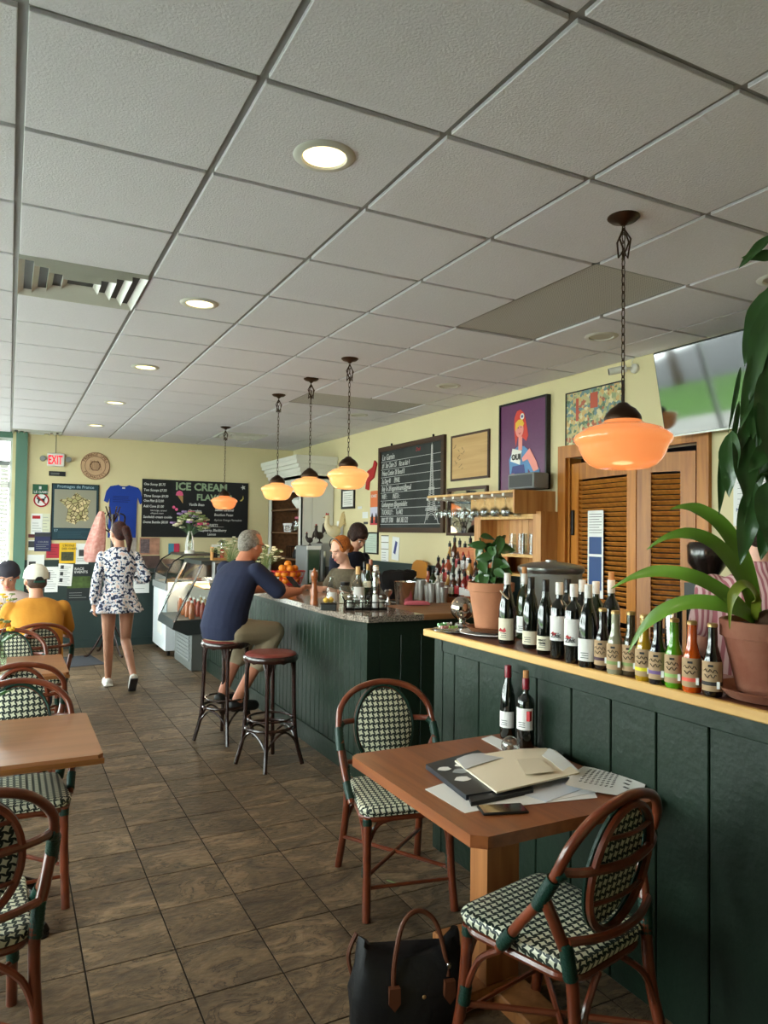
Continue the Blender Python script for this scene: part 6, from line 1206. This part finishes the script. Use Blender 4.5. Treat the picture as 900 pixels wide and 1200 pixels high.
def torso(m_,secs,n=20,lat=None):
    """secs: (centre, half width, half depth, lateral direction, forward direction)"""
    rg=[]
    for c,a,b,l,f in secs:
        c=Vector(c);l=Vector(l).normalized();f=Vector(f).normalized()
        rg.append([c+l*a*math.copysign(abs(math.cos(t))**.85,math.cos(t))+f*b*math.sin(t) for t in [2*PI*k/n for k in range(n)]])
    m_.rings(rg)
def put(name,me,mat,parent,o0):
    me.transform(Matrix.Translation(-Vector(o0))); me.materials.append(mat); return link(name,me,parent)
skinA=pbr('skin_tan',(196,142,116),.5,sss=.0,noise=(20,.08)); skinB=pbr('skin_fair',(232,184,162),.5,noise=(20,.06)); skinC=pbr('skin_ruddy',(190,124,96),.5,noise=(14,.1))
def headframe(c,yaw,pitch=0,roll=0): # yaw: direction faced, degrees CCW from +Y; pitch down positive
    return Matrix.Translation(c)@Matrix.Rotation(R(yaw),4,'Z')@Matrix.Rotation(R(-pitch),4,'X')@Matrix.Rotation(R(roll),4,'Y')
def head(m_,HF,s=1.0):
    old=m_.T; m_.T=old@HF@Matrix.Scale(s,4)
    m_.ell((0,-.012,.03),(.076,.094,.096),20); m_.ell((0,.022,-.025),(.062,.07,.085),18); m_.ell((0,.05,-.085),(.034,.034,.028),12); m_.ell((0,.03,-.07),(.05,.045,.04),12)
    for x in (-1,1): m_.ell((x*.034,.056,-.02),(.026,.03,.026),10); m_.ell((x*.078,-.005,-.008),(.011,.02,.031),10); m_.ell((x*.03,.075,.032),(.03,.016,.010),10)
    cap_(m_,(0,.088,.018),(0,.107,-.022),.009,.0125,10); m_.ell((0,.094,-.028),(.017,.012,.009),10)
    m_.ell((0,.082,-.052),(.024,.014,.006),10); m_.ell((0,.08,-.062),(.021,.014,.007),10)
    m_.T=old
def hand(m_,w,dirv,palmn,s=1.0,curl=.5,side=1):
    """w wrist, dirv finger direction, palmn palm normal (fingers curl toward it)"""
    d=Vector(dirv).normalized(); p=Vector(palmn); p=(p-d*p.dot(d)).normalized(); l=d.cross(p)*side; w=Vector(w)
    for k in range(4):
        off=(k-1.5)*.019*s; b0=w+d*.012*s+l*off*.6; b1=w+d*.088*s+l*off; cap_(m_,b0,b1,.0135*s,.0115*s,8)
        L=(.07,.078,.074,.058)[k]*s; q=b1; ang=curl*.5
        for j,f in enumerate((.42,.32,.26)):
            ang2=curl*(.55+.65*j); nd=(d*math.cos(ang2)+p*math.sin(ang2)).normalized(); q2=q+nd*L*f; cap_(m_,q,q2,(.0098-.001*j)*s,(.0088-.001*j)*s,8); q=q2
    t0=w+d*.03*s+l*(-.024)*s; t1=t0+(d*.7-l*.75+p*.25).normalized()*.038*s; t2=t1+(d*.9-l*.2+p*.4).normalized()*.03*s; cap_(m_,t0,t1,.0135*s,.0115*s,8); cap_(m_,t1,t2,.011*s,.009*s,8)
def eyes(t,HF,o0,s=1.0,brow=(70,50,40),lips=(176,92,84),closed=False):
    M0=Matrix.Translation(-Vector(o0))@HF@Matrix.Scale(s,4)
    for x in (-1,1):
        m_=MB(); m_.T=M0
        if not closed: m_.ell((x*.031,.079,.012),(.0135,.009,.0065),10).obj('eye',white,t); m2=MB(); m2.T=M0; m2.ell((x*.031,.087,.011),(.006,.003,.006),8).obj('iris',ink,t)
        else: m_.tube([(x*.018,.087,.008),(x*.031,.09,.004),(x*.044,.083,.008)],.0022,4).obj('eyelid',ink,t)
        m_=MB(); m_.T=M0; m_.tube([(x*.014,.092,.03),(x*.032,.093,.036),(x*.05,.08,.03)],.0032,5).obj('eyebrow',pbr('brow%d'%brow[0],brow,.8),t)
    m_=MB(); m_.T=M0; m_.ell((0,.0935,-.0525),(.02,.005,.004),10).ell((0,.0925,-.0615),(.017,.005,.005),10); m_.obj('lips',pbr('lips%d'%lips[0],lips,.5),t)
def hairmesh(HF,parts,vox=.009,s=1.0,sm=3):
    m_=MB(); m_.T=HF@Matrix.Scale(s,4)
    for p in parts:
        if len(p)==2: m_.ell(p[0],p[1],16)
        else: cap_(m_,*p)
    return remesh(m_,vox,sm)
def haircol(name,c,c2): return pbr(name,c,.45,noise=(60,.4),col2=c2,bump=(140,.8),spec=.2)
# ---- 1 walking woman in floral dress ------------------------------------------------
o0=Vector((1.03,8.02,0)); t=thing('person','woman walking away in a blue flowered white mini dress, hair in a ponytail','person',o0)
Lf=Vector((-.05,.20,0)); # left foot flat ahead, right foot trailing on its toe
X=Vector((1,0,0)); Yv=Vector((0,1,0)); F_=lambda x,y,z:o0+Vector((x,y,z))
m_=MB()
torso(m_,[(F_(0,0,.86),.15,.10,X,Yv),(F_(0,0,.95),.165,.115,X,Yv),(F_(0,.0,1.08),.125,.09,X,Yv),(F_(0,.0,1.25),.155,.10,X,Yv),(F_(0,0,1.38),.165,.095,X,Yv),(F_(0,0,1.43),.12,.07,X,Yv),(F_(0,0,1.46),.06,.055,X,Yv)])
HF=headframe(F_(-.01,.03,1.60),25,8)
cap_(m_,F_(0,0,1.43),F_(0,.01,1.53),.055,.05); head(m_,HF,1.0)
Lh,Rh=F_(-.09,0,.9),F_(.09,0,.9)
Lk,La=F_(-.075,.10,.49),F_(-.06,.17,.09); Rk,Ra=F_(.095,.08,.48),F_(.13,-.26,.17)
chainc(m_,[Lh,Lk,Lk.lerp(La,.3)+Vector((0,-.015,0)),La],[.085,.052,.05,.033]); chainc(m_,[Rh,Rk,Rk.lerp(Ra,.3)+Vector((0,-.02,0)),Ra],[.085,.052,.05,.033])
cap_(m_,La+Vector((0,0,-.03)),La+Vector((-.01,.13,-.05)),.034,.03); cap_(m_,Ra+Vector((0,0,-.02)),Ra+Vector((.0,.09,-.12)),.034,.028)
LS,LE,LW=F_(-.165,0,1.37),F_(-.215,-.04,1.12),F_(-.235,.0,.89); RS,RE,RW=F_(.165,0,1.37),F_(.27,-.03,1.14),F_(.20,.18,1.12)
chainc(m_,[LS,LE,LW],[.048,.038,.027]); chainc(m_,[RS,RE,RW],[.048,.038,.027])
hand(m_,LW,(0,.05,-1),(.9,.3,0),.95,.5,1); hand(m_,RW,(-.3,1,0),(0,0,1),.95,.6,1)
put('body',remesh(m_,.0085,4),skinA,t,o0)
eyes(t,HF,o0)
dressm=bpy.data.materials.new('floral_fabric'); dressm.use_nodes=True; nt=dressm.node_tree; b=nt.nodes['Principled BSDF']; b.inputs['Roughness'].default_value=.85
tc=nt.nodes.new('ShaderNodeTexCoord'); nz=nt.nodes.new('ShaderNodeTexNoise'); nz.inputs['Scale'].default_value=34; nz.inputs['Detail'].default_value=2; nt.links.new(tc.outputs['Object'],nz.inputs['Vector'])
rp=nt.nodes.new('ShaderNodeValToRGB'); e=rp.color_ramp; e.elements[0].position=.0; e.elements[0].color=lin((28,32,56))+(1,); e.elements[1].position=.62; e.elements[1].color=lin((226,196,186))+(1,)
for p_,c in ((.42,(34,40,66)),(.46,(110,122,160)),(.50,(222,220,224)),(.58,(228,226,228))): q=e.elements.new(p_); q.color=lin(c)+(1,)
nt.links.new(nz.outputs['Fac'],rp.inputs[0]); nt.links.new(rp.outputs[0],b.inputs['Base Color'])
m_=MB(); hem=[]
for z,a,b_ in ((.79,.245,.19),(.80,.25,.195),(.9,.205,.155),(1.0,.165,.125),(1.07,.14,.105),(1.12,.145,.11),(1.25,.175,.12),(1.38,.172,.108),(1.43,.13,.09),(1.465,.075,.07)):
    amp=.035*max(0,(1.05-z)/.25); hem.append([F_(0,0,z)+X*(a*math.cos(2*PI*k/48)*(1+amp*3*math.sin(2*PI*k/48*7)))+Yv*(b_*math.sin(2*PI*k/48)*(1+amp*3*math.sin(2*PI*k/48*7))) for k in range(48)])
m_.rings(hem); chainc(m_,[LS,LE,LW.lerp(LE,.25)],[.054,.054,.052]); cap_(m_,LW.lerp(LE,.2),LW.lerp(LE,.02),.036,.034); chainc(m_,[RS,RE,RW.lerp(RE,.3)],[.054,.058,.058]); cap_(m_,RW.lerp(RE,.3),RW.lerp(RE,.1),.036,.034)
put('dress',remesh(m_,.009,3),dressm,t,o0)
put('hair',hairmesh(HF,[((0,-.03,.04),(.084,.092,.094)),((0,-.05,-.0),(.07,.065,.08)),((0,-.1,.04),(0,-.15,.03),.03,.035),((0,-.15,.03),(.02,-.16,-.08),.042,.038),((.02,-.16,-.08),(.03,-.13,-.2),.038,.012)]),haircol('dark_red_hair',(34,22,20),(72,34,28)),t,o0)
for (a,b_,nm) in ((F_(-.06,.14,.045),F_(-.07,.29,.035),'shoe'),):
    m_=MB(); cap_(m_,a,b_,.042,.038); m_.b2(a.x-.045,a.x+.045,a.y-.05,b_.y+.045,.003,.02); put('shoe',remesh(m_,.008,2),white,t,o0)
m_=MB(); a=Ra+Vector((.0,-.03,-.02)); b_=Ra+Vector((.0,.085,-.135)); cap_(m_,a,b_,.043,.036); put('shoe',remesh(m_,.008,2),white,t,o0)
m_=MB(); dd=(b_-a).normalized(); nn=Vector((0,-abs(dd.z),-abs(dd.y))).normalized(); mid=(a+b_)/2+nn*.036; m_.box(mid-o0,(.075,.24,.014),Matrix.Rotation(math.atan2(dd.z,dd.y),3,'X'),bev=.005); m_.obj('shoe_sole',pbr('grey_sole',(70,68,70),.8),t)
tr=thing('serving_tray','dark serving tray tucked under the walking woman\'s right arm','tray',F_(.24,.18,1.16)); MB().box((.02,0,.0),(.22,.3,.012),Matrix.Rotation(R(-12),3,'Y'),bev=.004).obj('tray_board',blk,tr); MB().box((.02,0,.012),(.2,.28,.006),Matrix.Rotation(R(-12),3,'Y')).obj('tray_lining',dgrey,tr)
# ---- generic seated / standing helpers -------------------------------------------------
def arm(mS,mC,S,E,Wr,sleeve,rs=(.05,.041,.029),inf=.016):
    chainc(mS,[S,E,E.lerp(Wr,.35),Wr],[rs[0],rs[1],rs[1]*1.02,rs[2]])
    if sleeve<=1: chainc(mC,[S,S.lerp(E,sleeve)],[rs[0]+inf,rs[1]+inf+.01])
    else: chainc(mC,[S,E,E.lerp(Wr,sleeve-1)],[rs[0]+inf,rs[1]+inf,rs[2]+inf+.004])
# ---- 2 man in navy polo on the far stool ------------------------------------------------
o0=Vector((1.56,5.74,0)); t=thing('person','grey haired man in navy shirt and khaki shorts leaning on the bar','person',o0)
fd=Vector((.86,.42,0)).normalized(); lt=Vector((-fd.y,fd.x,0))  # lt = his left
P_=lambda f,l,z:o0+fd*f+lt*l+Vector((0,0,z))
m_=MB(); cS=MB(); cP=MB()
up_=Vector((0,0,1))
secs=[(P_(-.03,0,.80),.17,.13),(P_(-.03,0,.90),.185,.15),(P_(.0,0,1.02),.175,.15),(P_(.05,0,1.16),.185,.145),(P_(.11,0,1.30),.195,.125),(P_(.145,0,1.37),.16,.09),(P_(.165,0,1.41),.08,.065)]
torso(m_,[(c,a-.012,b_-.012,lt,fd) for c,a,b_ in secs]); torso(cS,[(c,a+.012,b_+.014,lt,fd) for c,a,b_ in secs[0:]])
HF=headframe(P_(.25,0,1.53),math.degrees(math.atan2(-fd.x,fd.y))-4,16); cap_(m_,P_(.15,0,1.38),P_(.21,0,1.48),.062,.058); head(m_,HF,1.06)
RS,RE,RW=P_(.14,-.19,1.33),P_(.30,-.30,1.15),P_(.56,-.24,1.15); LS,LE,LW=P_(.14,.19,1.33),P_(.34,.27,1.15),P_(.58,.10,1.15)
arm(m_,cS,RS,RE,RW,.85,(.056,.046,.032)); arm(m_,cS,LS,LE,LW,.85,(.056,.046,.032))
hand(m_,RW,fd*1.0+lt*.3,lt*1.0+up_*.5,1.0,.7,1); hand(m_,LW,fd*1.0-lt*.4,-lt*1.0+up_*.3,1.0,.6,-1)
for s in (-1,1):
    hp,kn=P_(.0,.1*s,.85),P_(.38,.15*s,.82); an=P_(.02,.12*s,.33) if s<0 else P_(.10,.14*s,.34); kn2=kn
    chainc(m_,[hp,kn,kn.lerp(an,.35),an],[.09,.062,.058,.04]); toe=an+fd*.15+Vector((0,0,-.07)); cap_(m_,an,an+Vector((0,0,-.04)),.04,.042); cap_(m_,an+Vector((0,0,-.045)),toe,.04,.032)
    chainc(cP,[hp,kn],[.115,.088]); chainc(cP,[kn,kn.lerp(an,.45)],[.088,.092])
    sh=MB(); cap_(sh,an+Vector((0,0,-.05))-fd*.03,toe+fd*.03-Vector((0,0,.01)),.05,.042); put('shoe',remesh(sh,.009,3),pbr('black_shoe',(22,22,24),.5),t,o0)
put('body',remesh(m_,.0085,4),skinC,t,o0); put('shirt',remesh(cS,.010,4),pbr('navy_cotton',(30,36,62),.9,bump=(14,.6),noise=(6,.15)),t,o0)
torso(cP,[(P_(-.03,0,.785),.16,.13,lt,fd),(P_(-.02,0,.90),.19,.155,lt,fd)]); put('shorts',remesh(cP,.010,4),pbr('khaki_cotton',(158,144,118),.9,bump=(16,.6)),t,o0)
eyes(t,HF,o0,1.06,(120,110,100),(170,96,84)); put('hair',hairmesh(HF,[((0,-.045,.03),(.083,.075,.085)),((0,-.06,-.015),(.07,.05,.06)),((0,-.01,.085),(.06,.07,.04)),((.07,-.02,.02),(.018,.035,.045)),((-.07,-.02,.02),(.018,.035,.045))],s=1.06),haircol('grey_hair',(150,142,132),(96,88,80)),t,o0)
g=MB(); g.T=Matrix.Translation(-o0)@HF@Matrix.Scale(1.06,4)
for x in (-1,1): g.tube([(x*.033+.026*math.cos(a),.098,.012+.019*math.sin(a)) for a in [2*PI*k/14 for k in range(14)]],.0022,5,closed=True); g.tube([(x*.06,.096,.018),(x*.082,.05,.016),(x*.086,-.01,.006)],.0025,5)
g.tube([(-.008,.1,.016),(.008,.1,.016)],.002,5); g.obj('glasses',black,t)
ph=thing('held_phone','smartphone held up in the seated man\'s hands above the bar','phone',P_(.67,-.08,1.215),math.degrees(math.atan2(fd.y,fd.x))+90,rot=(R(-50),0,math.atan2(fd.y,fd.x)+PI/2)); MB().box((0,0,0),(.075,.008,.15),bev=.003).obj('case',dgrey,ph); MB().b2(-.034,.034,-.005,-.004,-.07,.07).obj('screen',pbr('lit_phone_screen',(150,160,190),.1,emit=((150,165,200),.5)),ph)
# ---- 3 barista with ginger hair -----------------------------------------------------------
o0=Vector((2.93,6.42,0)); t=thing('person','barista with tied ginger hair in an olive top looking down behind the bar','person',o0)
fd=Vector((-.93,.10,0)).normalized(); fd=Vector((-.95,-.25,0)).normalized(); lt=Vector((-fd.y,fd.x,0))
m_=MB(); cS=MB(); cP=MB(); P_=lambda f,l,z:o0+fd*f+lt*l+Vector((0,0,z))
secs=[(P_(-.02,0,.88),.17,.115),(P_(-.02,0,1.0),.14,.10),(P_(.0,0,1.15),.165,.12),(P_(.02,0,1.25),.17,.10),(P_(.03,0,1.30),.12,.075),(P_(.04,0,1.33),.06,.055)]
torso(m_,[(c,a-.01,b_-.01,lt,fd) for c,a,b_ in secs]); torso(cS,[(c,a+.01,b_+.012,lt,fd) for c,a,b_ in secs[:-1]])
HF=headframe(P_(.10,0,1.475),math.degrees(math.atan2(-fd.x,fd.y)),24); cap_(m_,P_(.03,0,1.30),P_(.07,0,1.42),.052,.048); head(m_,HF,1.03)
RS,RE,RW=P_(.02,-.18,1.24),P_(.12,-.25,1.03),P_(.38,-.12,1.13); LS,LE,LW=P_(.02,.18,1.24),P_(.12,.25,1.03),P_(.38,.12,1.13)
arm(m_,cS,RS,RE,RW,.5,(.045,.037,.026)); arm(m_,cS,LS,LE,LW,.5,(.045,.037,.026)); hand(m_,RW,fd+lt*.2,up_*-1+lt,.92,.5,1); hand(m_,LW,fd-lt*.2,up_*-1-lt,.92,.5,-1)
for s in (-1,1): chainc(m_,[P_(0,.09*s,.88),P_(.01,.1*s,.48),P_(0,.1*s,.09)],[.09,.055,.036]); chainc(cP,[P_(0,.09*s,.88),P_(.01,.1*s,.48),P_(0,.1*s,.12)],[.105,.075,.06]); cap_(cP,P_(-.02,.1*s,.045),P_(.14,.1*s,.04),.042,.036)
put('body',remesh(m_,.0085,4),skinB,t,o0); put('top',remesh(cS,.010,4),pbr('olive_cotton',(104,96,78),.9,noise=(40,.3)),t,o0); put('trousers',remesh(cP,.012,3),blk,t,o0)
eyes(t,HF,o0,1.03,(150,96,60),(206,110,104),True); put('hair',hairmesh(HF,[((0,-.03,.05),(.086,.095,.088)),((0,-.02,.1),(.05,.055,.03)),((0,-.1,-.02),(0,-.11,-.03),.045,.04),((.062,.0,.03),(.03,.05,.045)),((-.062,.0,.03),(.03,.05,.045))],s=1.03),haircol('ginger_hair',(206,128,64),(160,84,38)),t,o0)
g=MB(); g.T=Matrix.Translation(-o0)@HF@Matrix.Scale(1.03,4); g.tube([(.09*math.cos(a),.005+.075*math.sin(a)*0+.03,.045+.09*math.sin(a)) for a in [PI*k/12 for k in range(13)]],.005,6); g.obj('hair_band',black,t)
g=MB(); g.T=Matrix.Translation(-o0)@HF; g.ell((.083,.0,-.045),(.006,.006,.008),8).ell((-.083,0,-.045),(.006,.006,.008),8); g.obj('earrings',chrome,t)
# ---- 4 dark haired barista behind ---------------------------------------------------------
o0=Vector((3.22,7.02,0)); t=thing('person','dark haired barista in navy bending forward behind the ginger barista','person',o0)
fd=Vector((.6,-.8,0)).normalized(); fd=Vector((-.75,.66,0)).normalized(); fd=Vector((.3,-1,0)).normalized(); lt=Vector((-fd.y,fd.x,0)); m_=MB(); cS=MB(); cP=MB()
secs=[(P_(-.14,0,.9),.17,.12),(P_(-.12,0,1.0),.15,.11),(P_(-.06,0,1.2),.18,.12),(P_(.0,0,1.36),.19,.105),(P_(.03,0,1.42),.14,.08),(P_(.05,0,1.45),.07,.06)]
torso(m_,[(c,a-.01,b_-.01,lt,fd) for c,a,b_ in secs]); torso(cS,[(c,a+.012,b_+.012,lt,fd) for c,a,b_ in secs])
HF=headframe(P_(.12,0,1.60),math.degrees(math.atan2(-fd.x,fd.y)),38,10); cap_(m_,P_(.04,0,1.42),P_(.09,0,1.53),.055,.05); head(m_,HF,1.03)
RS,RE,RW=P_(.0,-.2,1.37),P_(.04,-.24,1.1),P_(.25,-.1,1.08); LS,LE,LW=P_(.0,.2,1.37),P_(.04,.24,1.1),P_(.25,.1,1.08)
arm(m_,cS,RS,RE,RW,.9); arm(m_,cS,LS,LE,LW,.9); hand(m_,RW,fd+lt*.3,up_*-1+lt,1,.5,1); hand(m_,LW,fd-lt*.3,up_*-1-lt,1,.5,-1)
for s in (-1,1): chainc(m_,[P_(-.12,.09*s,.9),P_(-.1,.1*s,.48),P_(-.12,.1*s,.09)],[.09,.055,.036]); chainc(cP,[P_(-.12,.09*s,.9),P_(-.1,.1*s,.48),P_(-.12,.1*s,.12)],[.105,.075,.06]); cap_(cP,P_(-.14,.1*s,.045),P_(.02,.1*s,.04),.042,.036)
put('body',remesh(m_,.0095,4),skinA,t,o0); put('shirt',remesh(cS,.011,4),pbr('dark_navy_cotton',(24,30,50),.9),t,o0); put('trousers',remesh(cP,.012,3),blk,t,o0); eyes(t,HF,o0,1.03)
put('hair',hairmesh(HF,[((0,-.02,.055),(.094,.105,.092)),((0,-.07,-.01),(.075,.06,.08)),((0,.06,.085),(.06,.04,.03)),((.07,.01,.02),(.028,.045,.05)),((-.07,.01,.02),(.028,.045,.05))],s=1.05),haircol('dark_brown_hair',(36,26,24),(66,44,38)),t,o0)
# ---- 5 seated man in orange shirt and white cap -------------------------------------------
def seated(o0,face,label,skin,shirt,sl,lean,headpitch,headyaw,pants,hs=1.03,seat=.47,skinpart=4,armup=None,bro=(60,44,36)):
    t=thing('person',label,'person',o0); fd=Vector((-math.sin(R(face)),math.cos(R(face)),0)); lt=Vector((-fd.y,fd.x,0)); Q=lambda f,l,z:o0+fd*f+lt*l+Vector((0,0,z)); m_=MB(); cS=MB(); cP=MB(); z0=seat
    secs=[(Q(-.04,0,z0+.04),.17,.125),(Q(-.04,0,z0+.15),.165,.125),(Q(-.02+lean*.3,0,z0+.3),.17,.125),(Q(lean*.7,0,z0+.45),.19,.12),(Q(lean,0,z0+.53),.19,.10),(Q(lean*1.1,0,z0+.575),.13,.08),(Q(lean*1.15,0,z0+.60),.065,.06)]
    torso(m_,[(c,a-.01,b_-.01,lt,fd) for c,a,b_ in secs]); torso(cS,[(c,a+.016,b_+.02,lt,fd) for c,a,b_ in secs])
    HF=headframe(Q(lean*1.5+.03,0,z0+.735),face+headyaw,headpitch); cap_(m_,Q(lean*1.1,0,z0+.56),Q(lean*1.4,0,z0+.67),.056,.052); head(m_,HF,hs)
    for s in (-1,1):
        S=Q(lean,.2*s,z0+.51); E=Q(lean+.12,.27*s,z0+.27); Wr=Q(lean+.34,.12*s,.80); arm(m_,cS,S,E,Wr,sl); hand(m_,Wr,fd-lt*.3*s,Vector((0,0,-1))-lt*s*.6,1,.7,-s)
        hp=Q(0,.09*s,z0+.08); kn=Q(.42,.12*s,z0+.07); an=Q(.40,.12*s,.10); chainc(m_,[hp,kn,an],[.085,.058,.036]); chainc(cP,[hp,kn,an+Vector((0,0,.04))],[.105,.078,.058]); sh=MB(); cap_(sh,an+Vector((0,0,-.05))-fd*.03,an+fd*.15+Vector((0,0,-.06)),.045,.038); put('shoe',remesh(sh,.01,2),black,t,o0)
    torso(cP,[(Q(-.04,0,z0+.02),.165,.12,lt,fd),(Q(-.04,0,z0+.12),.18,.135,lt,fd)])
    put('body',remesh(m_,.009,4),skin,t,o0); put('shirt',remesh(cS,.0105,4),shirt,t,o0); put('trousers',remesh(cP,.012,3),pants,t,o0); eyes(t,HF,o0,hs,bro,closed=headpitch>30); return t,HF
o0=Vector((.24,6.58,0)); t,HF=seated(o0,6,'man seen from behind in an orange shirt and backward white cap',skinA,pbr('orange_cotton',(200,134,44),.9,bump=(12,.8),noise=(7,.12)),.75,.16,10,8,pbr('denim',(46,54,74),.9),1.05)
put('hair',hairmesh(HF,[((0,-.05,-.03),(.075,.055,.05)),((0,-.03,.02),(.078,.08,.06))],s=1.05),haircol('brown_hair',(58,42,36),(84,62,48)),t,o0)
def cap(t,HF,o0,mat,back,brimm,s=1.05):
    m_=MB(); m_.T=HF@Matrix.Scale(s,4)@Matrix.Rotation(R(14 if back else -4),4,'X'); prof=[(.0,.125),(.04,.122),(.07,.102),(.088,.07),(.094,.035),(.095,.012)][::-1]
    m_.lathe([(r_*1.0,z) for r_,z in prof],(0,-.014,.012),28); mm=m_.mesh('c',[mat]); mm.transform(Matrix.Translation(-o0)); 
    for v in mm.vertices: pass
    link('cap_crown',mm,t); d=-1 if not back else 1
    y0=.07 if not back else -.0
    b_=MB(); b_.T=Matrix.Translation(-o0)@HF@Matrix.Scale(s,4)@Matrix.Rotation(R(14 if back else -4),4,'X'); f=1
    pts=[(.075*math.cos(a)*1.0,.06+.105*math.sin(a)) for a in [PI*k/14 for k in range(15)]]
    if brimm: b_.pxy(pts,.012,.018); b_.obj('cap_brim',brimm,t)
    e=MB(); e.T=b_.T; e.ell((0,-.014,.137),(.008,.008,.005),8); e.obj('cap_button',mat,t)
    if back:
        g=MB(); g.T=b_.T; g.pxz([(-.035,.0),(.035,.0),(.03,.03),(.015,.045),(-.015,.045),(-.03,.03)],-.112,-.1); g.obj('cap_opening',pbr('cap_shadow_hair',(40,30,28),.8),t); g=MB(); g.T=b_.T; g.b2(-.04,.04,-.116,-.1,.0,.014); g.obj('cap_strap',pbr('green_strap',(24,76,62),.6),t)
whitec=pbr('cream_cap',(226,220,204),.85)
# worn backwards: brim to the front is hidden, opening faces the camera
cap(t,HF,o0,whitec,True,whitec)
o0=Vector((.02,7.78,0)); t,HF=seated(o0,178,'person in a dark cap and pale pink tee looking down at the table',skinA,pbr('pale_pink_cotton',(216,196,190),.9,bump=(14,.7)),.8,.14,30,-10,blk,1.03)
put('hair',hairmesh(HF,[((0,-.05,-.02),(.075,.05,.055)),((0,-.03,.02),(.079,.08,.06))],s=1.03),haircol('black_hair',(30,26,26),(50,40,38)),t,o0)
capm=pbr('dark_cap',(44,42,52),.85); cap(t,HF,o0,capm,False,None,1.03)
# ---- 6 person in striped pink blouse behind the plants ------------------------------------
o0=Vector((3.12,2.22,0)); t=thing('person','person in a pink striped blouse standing half hidden behind the big leaves','person',o0)
fd=Vector((.85,.5,0)).normalized(); lt=Vector((-fd.y,fd.x,0)); m_=MB(); cS=MB(); cP=MB(); P_=lambda f,l,z:o0+fd*f+lt*l+Vector((0,0,z))
secs=[(P_(0,0,.88),.17,.12),(P_(0,0,1.02),.15,.11),(P_(0,0,1.2),.175,.12),(P_(0,0,1.40),.185,.105),(P_(0,0,1.46),.12,.075),(P_(0,0,1.50),.06,.055)]
torso(m_,[(c,a-.01,b_-.01,lt,fd) for c,a,b_ in secs]); torso(cS,[(c,a+.03,b_+.035,lt,fd) for c,a,b_ in secs[:-1]]+[(P_(0,0,1.50),.075,.07,lt,fd),(P_(0,0,1.54),.062,.06,lt,fd)])
HF=headframe(P_(.03,0,1.66),math.degrees(math.atan2(-fd.x,fd.y)),5); cap_(m_,P_(0,0,1.45),P_(.01,0,1.58),.05,.048); head(m_,HF)
for s in (-1,1):
    S,E,Wr=P_(0,.2*s,1.39),P_(.02,.26*s,1.14),P_(.22,.2*s,1.0); arm(m_,cS,S,E,Wr,.6,(.046,.038,.026),.03); cap_(cS,S,S.lerp(E,.35),.085,.07); hand(m_,Wr,fd,Vector((0,0,-1)),.95,.5,-s)
    chainc(m_,[P_(0,.09*s,.88),P_(.01,.1*s,.48),P_(0,.1*s,.09)],[.09,.055,.036]); chainc(cP,[P_(0,.09*s,.88),P_(.01,.1*s,.48),P_(0,.1*s,.12)],[.105,.075,.06]); cap_(cP,P_(-.02,.1*s,.045),P_(.14,.1*s,.04),.042,.036)
stripe=bpy.data.materials.new('pink_stripes'); stripe.use_nodes=True; nt=stripe.node_tree; b=nt.nodes['Principled BSDF']; b.inputs['Roughness'].default_value=.85; tc=nt.nodes.new('ShaderNodeTexCoord'); mp=nt.nodes.new('ShaderNodeMapping'); mp.inputs['Rotation'].default_value=(0,0,.5); wv_=nt.nodes.new('ShaderNodeTexWave'); wv_.inputs['Scale'].default_value=16; wv_.inputs['Distortion'].default_value=.6; nt.links.new(tc.outputs['Object'],mp.inputs[0]); nt.links.new(mp.outputs[0],wv_.inputs['Vector']); rp=nt.nodes.new('ShaderNodeValToRGB'); rp.color_ramp.elements[0].position=.35; rp.color_ramp.elements[0].color=lin((172,104,114))+(1,); rp.color_ramp.elements[1].position=.6; rp.color_ramp.elements[1].color=lin((222,188,190))+(1,); nt.links.new(wv_.outputs['Fac'],rp.inputs[0]); nt.links.new(rp.outputs[0],b.inputs['Base Color'])
put('body',remesh(m_,.0095,4),skinB,t,o0); put('blouse',remesh(cS,.010,4),stripe,t,o0); put('trousers',remesh(cP,.012,3),blk,t,o0); eyes(t,HF,o0)
put('hair',hairmesh(HF,[((0,-.03,.045),(.086,.095,.088)),((0,-.09,.0),(0,-.1,-.02),.05,.045)]),haircol('dark_brown_hair',(36,26,24),(66,44,38)),t,o0)
